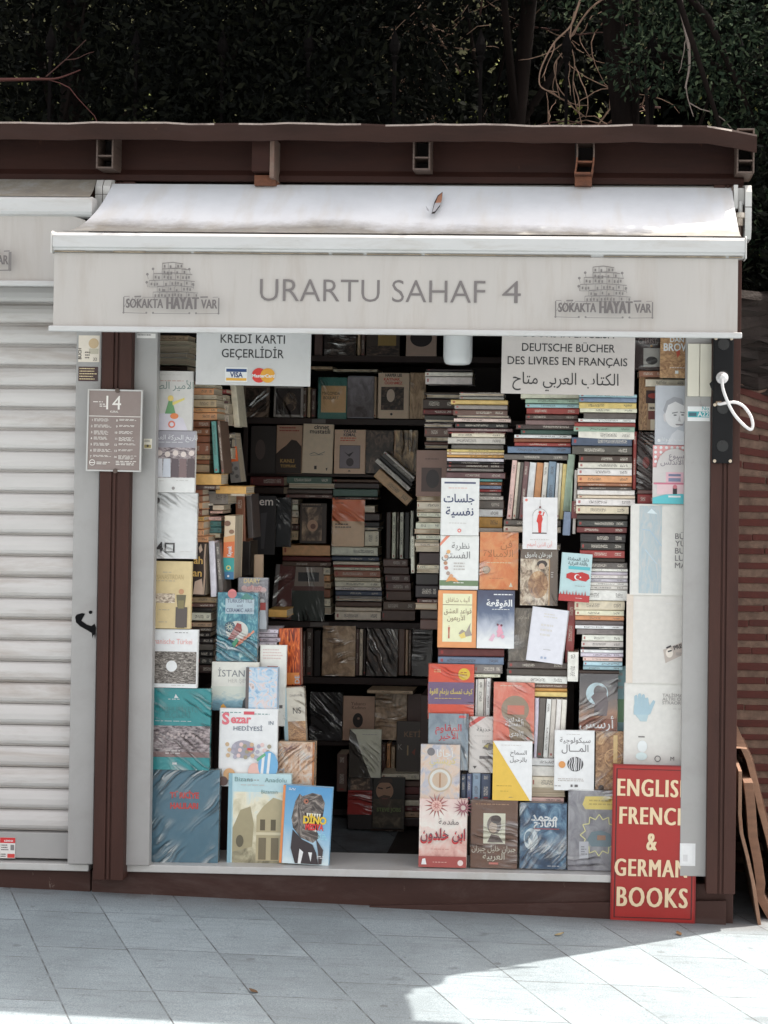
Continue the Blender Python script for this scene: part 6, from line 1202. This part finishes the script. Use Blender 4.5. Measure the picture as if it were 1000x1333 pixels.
spines('97 132 432 92 915 la;134 188 435 112 912 dgw;192 233 440 168 915 wh;234 275 442 212 915 of;276 317 443 254 915 wh;318 360 445 296 915 of', (680, 840, 6.25), .075, 'the pale row above the brain cover', 'upright books in the right display')
pile('''540 690 190 222 wh;540 690 224 268 of;540 688 270 318 cr;538 685 320 358 crp;538 680 360 380 pk''', (530, 930, 3.3333), .06, 'the small pile right of the mustard cover', GP)
spines('232 255 260 232 368 nv;257 280 258 257 368 nv;282 318 256 282 367 bl;320 364 258 320 366 nv', (530, 930, 3.3333), .055, 'the blue row left of the mustard cover', 'upright books in the right display')
# ---- left side shelves
GLP = 'lying books on the left side shelves'
pile('''-40 175 60 90 ta;-40 180 92 116 crp;-40 178 118 150 crp;-40 165 152 176 ofp;-40 170 178 212 crp;-40 172 214 238 dbn''', (200, 420, 3.846 * 1.0), .25, 'the stack at the top left corner', GLP)
pile('''100 382 60 108 ru;100 385 110 143 crp;98 390 145 241 or;95 412 243 293 crp;92 422 295 402 taw;90 432 404 464 or;88 430 466 566 or''', (240, 490, 10), .15, 'the amber stack below the card sign', GLP)
pile('''80 335 570 665 ru;80 338 667 765 ru;82 335 767 855 ru;82 335 857 1015 ru;140 338 1018 1082 taw;135 330 1084 1140 ru;138 328 1142 1252 taw''', (240, 490, 10), .15, 'the rust stack beside the group photograph book', GLP)
pile('''395 550 165 218 rd;405 540 238 272 cr;405 542 274 315 cr;430 570 318 345 mv;430 572 346 484 crn;440 578 488 632 crn;490 612 750 802 cr;498 618 804 926 bkn;520 626 928 1074 cr''', (240, 490, 10), .34, 'the second amber stack with lettered blocks', GLP)
spines('335 405 575 385 1250 te;412 455 570 480 1262 br', (240, 490, 10), .12, 'the leaning pair on the rust stack', 'upright books on the left shelves')
front((300, 563, 314, 628), .41, (128, 122, 118), 'leaning grey spine with an orange block across its middle', [('r', 0, .28, 1, .58, (206, 98, 50)), *[('d', .3 + .4 * (k % 2), .05 + .09 * k, .16, (84, 80, 80)) for k in range(3)], *[('d', .3 + .4 * (k % 2), .64 + .08 * k, .18, (88, 84, 82)) for k in range(4)]], group='small books on the left shelves', lean=0, tilt=-8, t=.1, rot=0)
spines('582 665 95 645 650 cr;560 640 1080 625 1320 br', (240, 490, 10), .42, 'the leaning blocks before the back shelves', 'upright books on the left shelves')
pile('115 430 55 187 am;118 370 188 242 br', (240, 610, 8.889), .12, 'the amber pair under the rust stack', GLP)
pile('365 722 195 290 am;520 690 292 318 ofp', (240, 610, 8.889), .20, 'the amber pair jutting over the left shelf', GLP)
pile('''130 212 236 310 ru;130 212 312 385 ru;132 208 387 470 or;130 205 472 550 ru;130 225 552 608 am;135 222 610 700 or;135 225 702 778 or;135 280 780 852 or''', (240, 610, 8.889), .13, 'the narrow orange stack beside the plain 40 book', GLP)
pile('''205 275 242 305 cr;275 510 252 412 gr;190 330 400 426 of;205 328 428 488 bk;330 456 420 482 cr;300 445 488 518 pk;200 305 492 548 bkn;232 430 553 600 pk;232 430 602 672 te;236 430 674 745 te;284 416 747 802 cr;320 402 804 852 dbn''', (240, 610, 8.889), .24, 'the mixed small stack with teal books', GLP)
front((290, 671, 304.5, 754), .19, (206, 186, 160), 'thick upright spine of cream, orange and teal above tile book', [('r', 0, .38, 1, .66, (206, 110, 66)), ('p', [(0, .34), (1, .30), (1, .4), (0, .42)], (206, 150, 100)), ('r', 0, .66, 1, .88, (58, 146, 142)), ('r', 0, .88, 1, 1, (60, 110, 146)), ('d', .5, .82, .22, (196, 188, 110)), ('d', .5, .82, .12, (58, 146, 142)), ('d', .3, .12, .3, (120, 90, 74), .8), ('d', .7, .25, .24, (140, 108, 86), .8), T('Kaynak', .72, .64, .52, WT, a='l', rot=-90, b=.03), ('d', .5, .95, .1, WT)], group='small books on the left shelves', lean=0, tilt=.6, t=.14, rot=0)
front((249.5, 706, 267.5, 775), .14, (56, 44, 40), 'dark upright book with broken gold letters beside the plain 40 book', [T('ah', .4, .4, .75, (206, 166, 96), b=.02), T('an', .36, .64, .75, (206, 166, 96), b=.02), ('p', [(.1, .98), (.2, .74), (.7, .68), (.9, .98)], (190, 164, 146)), ('l', [(.9, .02), (.86, .3), (.92, .6), (.86, .98)], .12, (176, 150, 130)), ('p', [(.4, .1), (.56, .02), (.7, .14), (.5, .2)], (196, 170, 150))], group='small books on the left shelves', lean=0, tilt=1, t=.13, rot=0)
spines('268 338 835 305 1480 la;342 400 850 400 1460 dg', (240, 610, 8.889), .14, 'the leaning pair by the gold lettered book', 'upright books on the left shelves')
spines('575 690 300 600 1000 ru;640 765 838 640 1230 bkn;700 770 290 735 800 dg', (240, 610, 8.889), .50, 'the dim rust group behind the tile book', 'upright books on the left shelves')
front((330, 722, 342, 753), .42, (172, 146, 122), 'small tan upright block above the DIARY book', [], group='small books on the left shelves', lean=0)
pile('''345 515 684 722 ta;345 500 724 752 br;345 480 754 782 bkn;345 475 785 838 cr;345 480 850 880 ta;345 482 881 912 db;345 470 914 948 bkn;388 490 950 990 bk;388 490 991 1032 dg;390 488 1034 1075 bkn;390 485 1077 1125 bk;390 485 1127 1180 dbn''', (180, 640, 5), .17, 'the dark pile left of the tile book', GLP)
pile('''540 680 383 413 la;540 675 415 442 la;545 695 444 474 la;545 670 476 508 la''', (240, 750, 5.5556), .21, 'the lavender set under the DIARY book', GLP)
pile('600 742 240 296 am', (240, 750, 5.5556), .46, 'the ledge right of the DIARY book', GLP)
spines('395 402 925 394 1100 dg;420 445 1000 418 1100 br', (0, 0, 1), .30, 'the dark gap behind the dinosaur book', 'upright books on the left shelves') if False else None
# ---- the back bookcase, in the dark
YC = 1.34; GB = 'books on the dark back bookcase'; GBL = 'lying books on the dark back bookcase'
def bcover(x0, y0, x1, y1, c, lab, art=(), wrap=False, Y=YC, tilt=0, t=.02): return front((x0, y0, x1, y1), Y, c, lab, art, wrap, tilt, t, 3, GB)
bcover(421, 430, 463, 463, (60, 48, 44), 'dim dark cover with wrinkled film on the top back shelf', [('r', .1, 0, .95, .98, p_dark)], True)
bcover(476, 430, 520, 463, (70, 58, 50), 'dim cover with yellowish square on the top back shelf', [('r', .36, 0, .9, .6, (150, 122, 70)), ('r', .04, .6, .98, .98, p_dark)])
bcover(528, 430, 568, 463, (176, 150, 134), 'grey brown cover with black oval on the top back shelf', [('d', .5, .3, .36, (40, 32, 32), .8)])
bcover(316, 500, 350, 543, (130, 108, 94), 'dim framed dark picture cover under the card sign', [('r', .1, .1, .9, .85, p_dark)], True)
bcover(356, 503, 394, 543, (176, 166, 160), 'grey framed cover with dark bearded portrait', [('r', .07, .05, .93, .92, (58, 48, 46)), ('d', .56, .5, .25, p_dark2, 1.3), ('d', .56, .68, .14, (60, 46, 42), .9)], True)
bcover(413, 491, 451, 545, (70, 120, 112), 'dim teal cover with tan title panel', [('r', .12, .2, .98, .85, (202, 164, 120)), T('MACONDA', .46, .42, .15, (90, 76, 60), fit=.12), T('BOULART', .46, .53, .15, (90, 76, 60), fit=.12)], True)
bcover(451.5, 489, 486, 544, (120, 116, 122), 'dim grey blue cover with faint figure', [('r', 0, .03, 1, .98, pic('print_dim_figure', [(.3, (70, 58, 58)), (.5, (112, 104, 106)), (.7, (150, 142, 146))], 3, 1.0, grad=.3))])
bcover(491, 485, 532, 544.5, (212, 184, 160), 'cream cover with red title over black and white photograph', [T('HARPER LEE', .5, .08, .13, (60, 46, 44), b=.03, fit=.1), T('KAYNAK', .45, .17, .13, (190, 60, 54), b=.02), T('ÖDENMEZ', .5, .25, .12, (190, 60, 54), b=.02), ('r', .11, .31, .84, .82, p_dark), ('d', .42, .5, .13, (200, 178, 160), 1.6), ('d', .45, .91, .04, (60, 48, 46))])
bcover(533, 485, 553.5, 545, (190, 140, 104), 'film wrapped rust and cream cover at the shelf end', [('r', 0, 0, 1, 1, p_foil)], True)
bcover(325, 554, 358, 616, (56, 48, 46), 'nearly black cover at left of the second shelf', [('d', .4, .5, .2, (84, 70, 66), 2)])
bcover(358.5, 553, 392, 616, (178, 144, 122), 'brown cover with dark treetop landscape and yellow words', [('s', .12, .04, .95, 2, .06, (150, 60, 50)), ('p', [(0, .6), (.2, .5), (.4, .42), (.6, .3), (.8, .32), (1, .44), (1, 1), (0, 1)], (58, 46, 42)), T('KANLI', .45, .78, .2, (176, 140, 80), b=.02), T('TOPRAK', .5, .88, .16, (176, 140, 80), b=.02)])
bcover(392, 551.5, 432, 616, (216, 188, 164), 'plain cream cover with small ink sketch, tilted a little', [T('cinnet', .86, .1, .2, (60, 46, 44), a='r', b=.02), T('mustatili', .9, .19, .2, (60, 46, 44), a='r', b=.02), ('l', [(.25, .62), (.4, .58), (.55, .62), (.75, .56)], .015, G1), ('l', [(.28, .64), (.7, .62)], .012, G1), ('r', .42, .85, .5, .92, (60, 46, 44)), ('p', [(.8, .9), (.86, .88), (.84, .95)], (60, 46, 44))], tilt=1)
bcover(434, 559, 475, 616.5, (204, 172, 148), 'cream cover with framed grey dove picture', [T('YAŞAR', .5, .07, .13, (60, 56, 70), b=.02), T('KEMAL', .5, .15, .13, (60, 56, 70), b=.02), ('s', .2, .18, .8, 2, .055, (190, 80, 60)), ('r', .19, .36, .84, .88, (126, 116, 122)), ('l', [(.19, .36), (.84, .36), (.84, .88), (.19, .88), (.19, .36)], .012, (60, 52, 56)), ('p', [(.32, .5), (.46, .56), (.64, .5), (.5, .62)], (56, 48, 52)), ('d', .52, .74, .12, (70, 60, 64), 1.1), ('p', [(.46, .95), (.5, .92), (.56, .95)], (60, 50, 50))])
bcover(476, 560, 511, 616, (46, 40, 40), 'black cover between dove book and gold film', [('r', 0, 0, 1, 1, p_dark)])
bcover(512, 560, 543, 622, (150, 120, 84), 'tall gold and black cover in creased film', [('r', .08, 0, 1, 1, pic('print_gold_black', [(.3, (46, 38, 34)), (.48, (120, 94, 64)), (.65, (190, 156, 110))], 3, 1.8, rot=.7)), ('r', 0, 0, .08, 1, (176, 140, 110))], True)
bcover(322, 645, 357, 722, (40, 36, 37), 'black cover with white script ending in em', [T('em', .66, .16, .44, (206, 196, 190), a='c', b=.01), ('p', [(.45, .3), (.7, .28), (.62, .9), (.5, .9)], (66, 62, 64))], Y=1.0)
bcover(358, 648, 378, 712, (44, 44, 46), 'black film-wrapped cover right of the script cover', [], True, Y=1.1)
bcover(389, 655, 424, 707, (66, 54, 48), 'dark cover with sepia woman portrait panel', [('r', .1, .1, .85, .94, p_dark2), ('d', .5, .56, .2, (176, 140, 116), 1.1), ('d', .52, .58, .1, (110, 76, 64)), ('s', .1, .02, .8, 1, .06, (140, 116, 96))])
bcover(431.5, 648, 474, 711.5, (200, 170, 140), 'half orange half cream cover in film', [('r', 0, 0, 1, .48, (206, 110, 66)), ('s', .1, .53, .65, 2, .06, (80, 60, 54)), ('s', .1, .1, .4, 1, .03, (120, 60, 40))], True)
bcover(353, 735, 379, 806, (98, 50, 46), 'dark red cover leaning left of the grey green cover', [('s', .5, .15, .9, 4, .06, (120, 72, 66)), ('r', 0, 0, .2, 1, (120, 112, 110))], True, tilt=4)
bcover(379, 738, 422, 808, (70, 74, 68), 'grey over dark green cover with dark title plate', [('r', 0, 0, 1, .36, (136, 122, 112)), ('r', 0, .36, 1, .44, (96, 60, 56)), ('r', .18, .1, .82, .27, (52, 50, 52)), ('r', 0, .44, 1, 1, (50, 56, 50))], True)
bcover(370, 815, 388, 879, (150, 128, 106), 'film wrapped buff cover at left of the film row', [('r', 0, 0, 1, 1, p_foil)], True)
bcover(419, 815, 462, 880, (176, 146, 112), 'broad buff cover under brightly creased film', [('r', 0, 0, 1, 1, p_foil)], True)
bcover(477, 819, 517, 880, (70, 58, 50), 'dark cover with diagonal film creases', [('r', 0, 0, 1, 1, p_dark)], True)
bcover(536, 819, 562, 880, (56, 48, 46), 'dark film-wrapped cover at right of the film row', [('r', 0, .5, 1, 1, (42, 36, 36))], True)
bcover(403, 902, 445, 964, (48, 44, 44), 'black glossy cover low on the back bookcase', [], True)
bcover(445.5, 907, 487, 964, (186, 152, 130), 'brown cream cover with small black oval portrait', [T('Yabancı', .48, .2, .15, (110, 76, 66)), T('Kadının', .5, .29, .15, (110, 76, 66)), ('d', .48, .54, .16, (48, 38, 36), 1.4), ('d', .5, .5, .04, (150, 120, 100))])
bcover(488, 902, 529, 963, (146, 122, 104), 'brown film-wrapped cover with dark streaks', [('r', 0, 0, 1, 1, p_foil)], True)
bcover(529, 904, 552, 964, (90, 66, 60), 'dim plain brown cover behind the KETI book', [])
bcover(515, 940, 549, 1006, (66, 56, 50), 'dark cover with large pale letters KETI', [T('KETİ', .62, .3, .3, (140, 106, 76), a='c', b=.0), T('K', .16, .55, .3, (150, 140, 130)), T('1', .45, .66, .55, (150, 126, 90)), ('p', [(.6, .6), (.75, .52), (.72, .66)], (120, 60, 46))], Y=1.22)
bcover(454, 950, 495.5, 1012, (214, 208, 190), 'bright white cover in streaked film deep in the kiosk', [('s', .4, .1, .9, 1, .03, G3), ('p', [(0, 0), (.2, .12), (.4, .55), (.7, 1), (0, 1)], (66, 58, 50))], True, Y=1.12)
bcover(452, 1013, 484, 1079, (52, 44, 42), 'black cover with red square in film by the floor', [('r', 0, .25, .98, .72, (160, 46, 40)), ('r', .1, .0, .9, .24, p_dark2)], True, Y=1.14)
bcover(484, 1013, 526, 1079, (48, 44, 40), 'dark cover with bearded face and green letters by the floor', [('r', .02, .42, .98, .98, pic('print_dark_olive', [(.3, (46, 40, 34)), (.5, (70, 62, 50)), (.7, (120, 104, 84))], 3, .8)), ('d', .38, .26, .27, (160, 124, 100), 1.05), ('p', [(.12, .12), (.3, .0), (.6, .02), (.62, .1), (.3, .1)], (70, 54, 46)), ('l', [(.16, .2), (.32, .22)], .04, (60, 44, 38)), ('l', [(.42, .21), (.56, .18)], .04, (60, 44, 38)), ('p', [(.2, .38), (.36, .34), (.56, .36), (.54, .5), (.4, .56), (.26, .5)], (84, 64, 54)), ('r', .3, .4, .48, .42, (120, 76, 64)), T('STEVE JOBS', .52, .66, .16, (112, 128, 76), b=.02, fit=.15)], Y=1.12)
pile('478 538 898 902.5 ta;482 526 1079 1085 br;497 546 1007 1014.5 cr', (0, 0, 1), 1.16, 'the single books lying low at the back', GBL)
pile('525 548 1016 1024 br;525 548 1024.5 1034 dr;525 548 1034.5 1041 db;525 548 1041.5 1049 cr;525 548 1049.5 1056 dr;525 548 1056.5 1064 ta;525 548 1064.5 1076 db', (0, 0, 1), 1.18, 'the small stack by the floor right of the face cover', GBL)
pile('405 433 476.5 480.5 ta;434 493 481 484 crp', (0, 0, 1), 1.36, 'the books laid flat above the top row', GBL)
pile('373 432 620 629 dn;374 434 629.5 636 crp;372 433 636.5 642.5 dbn;372 433 643 648 br', (0, 0, 1), YC, 'the flat pile over the sepia woman cover', GBL)
pile('434 495 623.5 627.5 br;435 494 628 635.5 dbn;434 492 636 646 dn;436 492 646.5 650 dbn', (0, 0, 1), YC, 'the flat pile over the half orange cover', GBL)
pile('326 370 620 632 dr;322 370 633 643 dbn', (0, 0, 1), 1.25, 'the flat pair over the black script cover', GBL)
pile('374 388 650 656 cr;374 388 656.5 664 cr;374 389 664.5 673 cr;374 388 673.5 682 ta;374 389 682.5 690 br;373 388 690.5 703 ta', (0, 0, 1), YC, 'the small pale stack left of the sepia woman cover', GBL)
pile('475 488 658 667 cr;475 494 668 678 dbn;475 494 679 686 bkn;475 494 687 690 ofp;475 493 691 711 cr', (0, 0, 1), YC, 'the small stack right of the half orange cover', GBL)
pile('368 430 709 723 or;368 431 724 730 dr;368 431 730.5 737 br', (0, 0, 1), YC, 'the trio lying above the grey green cover', GBL)
pile('421 430 739 748 cr;422 430 749 757 or;422 431 758 766 ta;422 430 767 778 ru;422 430 779 789 cr;422 431 790 800 crp', (0, 0, 1), YC, 'the tiny stack right of the grey green cover', GBL)
pile('''12 395 138 208 cr;15 405 217 251 nv;25 410 258 285 cr;25 410 286 305 rd;30 413 306 330 cr;33 415 332 387 ru;38 418 389 421 cr;40 422 423 465 cr;42 425 466 496 of;45 428 501 540 nv;45 428 541 567 gr;45 432 569 588 ofp;45 425 590 632 br;42 425 636 669 cr;40 418 671 742 cr''', (430, 690, 6.35), YC - .02, 'the cream stack at the middle of the back', GBL)
pile('440 640 238 300 br;445 650 301 365 br;455 658 366 430 br;460 665 431 500 br;462 668 501 582 br;440 700 588 660 br;425 700 661 748 br', (430, 690, 6.35), YC, 'the leaning brown volumes right of the cream stack', GBL)
spines('502 509 667 502 727 dbn;510 515 667 510 727 cr;516 519 667 516 727 dbn;520 525 667 520 727 cr;526 533 667 526 727 bkn;534 538 665 533 727 crp', (0, 0, 1), YC, 'the upright row over the brown volumes', GB)
spines('534 539 698 535 746 cr', (0, 0, 1), .60, 'the gap beside the pale stack', GB)
spines('389 393 820 389 880 dbn;394 397 822 394 880 br;398 407 818 398 880 db;408 417 821 408 880 bkn;463 467 819 463 879 br;467.5 472 819 467.5 879 cr;473 476 820 473 879 db;518 527 819 518 879 br;527.5 531 820 527.5 879 ta;531.5 535 820 531.5 879 br', (0, 0, 1), 1.36, 'the film row of the back bookcase', GB)
spines('394 399 505 394 543 br;400 404 503 400 543 ta;405 411 506 405 543 br;486 490 490 486 544 ta;409 420 430 409 463 br;465 469 430 465 463 ta;470 475 430 470 463 br', (0, 0, 1), 1.37, 'the gaps between the upper back covers', GB)
spines('497 502 970 497 1006 br;503 508 968 503 1006 or;509 514 972 509 1006 ta', (0, 0, 1), 1.30, 'the gap left of the KETI book', GB)
spines('438 452 982 438 1030 br', (0, 0, 1), 1.20, 'the corner left of the bright white cover', GB)
# the slanting books on the second back shelf
def slant(px, py, ang, L, t, key, lab, Y=1.24, fl=''):
    s = S(Y); c, nm = K[key]; m = Matrix.Translation(P(px, py, Y)) @ Matrix.Rotation(R(ang), 4, 'Y') @ basis(Y_, Z_, X_, Vector((0, 0, 0)))
    r = new_book(m, lab, 'books slanting on the back shelf', (px, py - 30, px + 45, py + 5), Y, True); book_parts(r, .14, L / s, t / s, c, spine_mat(fl or 'title')) 
slant(486, 620, 41, 58, 13, 'ta', 'tan streaked book lowest of the slanting books', fl='film')
slant(488, 601, 41, 58, 6, 'of', 'pale thin book second lowest of the slanting books')
slant(494, 597, 41, 55, 5, 'bk', 'black thin book in the middle of the slanting books')
slant(497, 594, 41, 52, 7, 'dg', 'dark grey book second highest of the slanting books', fl='film')
slant(499, 590, 41, 52, 4, 'of', 'thin pale book topmost of the slanting books')

# ------------------------------------------------------------------ the books that show least become one mass
def mass():
    occl = [(b, Y) for r, b, Y, f in BOOKS] + [((254, 410, 406, 500), -.01), ((652, 412, 826, 512), -.01), ((0, 300, 1000, 436), -.6), ((889, 400, 1000, 1141), -.05), ((0, 400, 200, 1127), -.05), ((796, 998, 902, 1198), -.046), ((577, 425, 615, 475), .1)]
    seen = []
    for r, b, Y, f in BOOKS:
        hit = n = 0
        for i in range(7):
            for j in range(5):
                x = b[0] + (b[2] - b[0]) * (i + .5) / 7; y = b[1] + (b[3] - b[1]) * (j + .5) / 5; n += 1
                hit += not any(Yo < Y - .012 and o[0] < x < o[2] and o[1] < y < o[3] for o, Yo in occl)
        seen.append((hit / n * (b[2] - b[0]) * (b[3] - b[1]) * (30 if f else 1), hit, r))
    kill = [r for a, h, r in seen if h == 0]; rest = sorted((q for q in seen if q[1]), key=lambda q: -q[0])
    low = [r for a, h, r in rest[300:]]
    bpy.context.view_layer.update()
    V = []; Fc = []; U = []; Me = []; Cc = []; Mi = []; mats = [spine_mat('title', True), pages_mat()]; rr = random.Random(2)
    for r in low:
        a = rr.random()
        for ch in r.children:
            me = ch.data; M = r.matrix_world; k = len(V); V += [tuple(M @ v.co) for v in me.vertices]; uv = me.uv_layers.get('UVMap'); mt = me.uv_layers.get('metric')
            for p in me.polygons:
                Fc.append([k + i for i in p.vertices]); Mi.append(1 if ch.name.startswith('page') else 0)
                for li in p.loop_indices: U.append(tuple(uv.data[li].uv) if uv else (0, 0)); Me.append(tuple(mt.data[li].uv) if mt else (0, 0)); Cc.append(tuple(ch.color[:3]) + (a,))
    me = bpy.data.meshes.new('books'); me.from_pydata(V, [], Fc)
    for m in mats: me.materials.append(m)
    me.polygons.foreach_set('material_index', Mi)
    me.uv_layers.new(name='UVMap'); me.uv_layers.new(name='metric'); me.color_attributes.new('book_colour', 'FLOAT_COLOR', 'CORNER')
    for nm_, dt in (('UVMap', U), ('metric', Me)): me.uv_layers[nm_].data.foreach_set('uv', np.array(dt, dtype=np.float32).ravel())
    me.color_attributes['book_colour'].data.foreach_set('color', np.array(Cc, dtype=np.float32).ravel())
    o = bpy.data.objects.new('books', me); COL.objects.link(o)
    tag(o, 'the least visible books filling the dim gaps of the kiosk', 'books', kind='stuff')
    for r in low + kill:
        for ch in list(r.children): bpy.data.objects.remove(ch)
        bpy.data.objects.remove(r)
    print('books kept', len(rest[:300]), 'mass', len(low), 'hidden', len(kill))
mass()
for o in bpy.data.objects:
    l = o.get('label')
    if l and len(l.split()) > 16: print('LONG', len(l.split()), l)
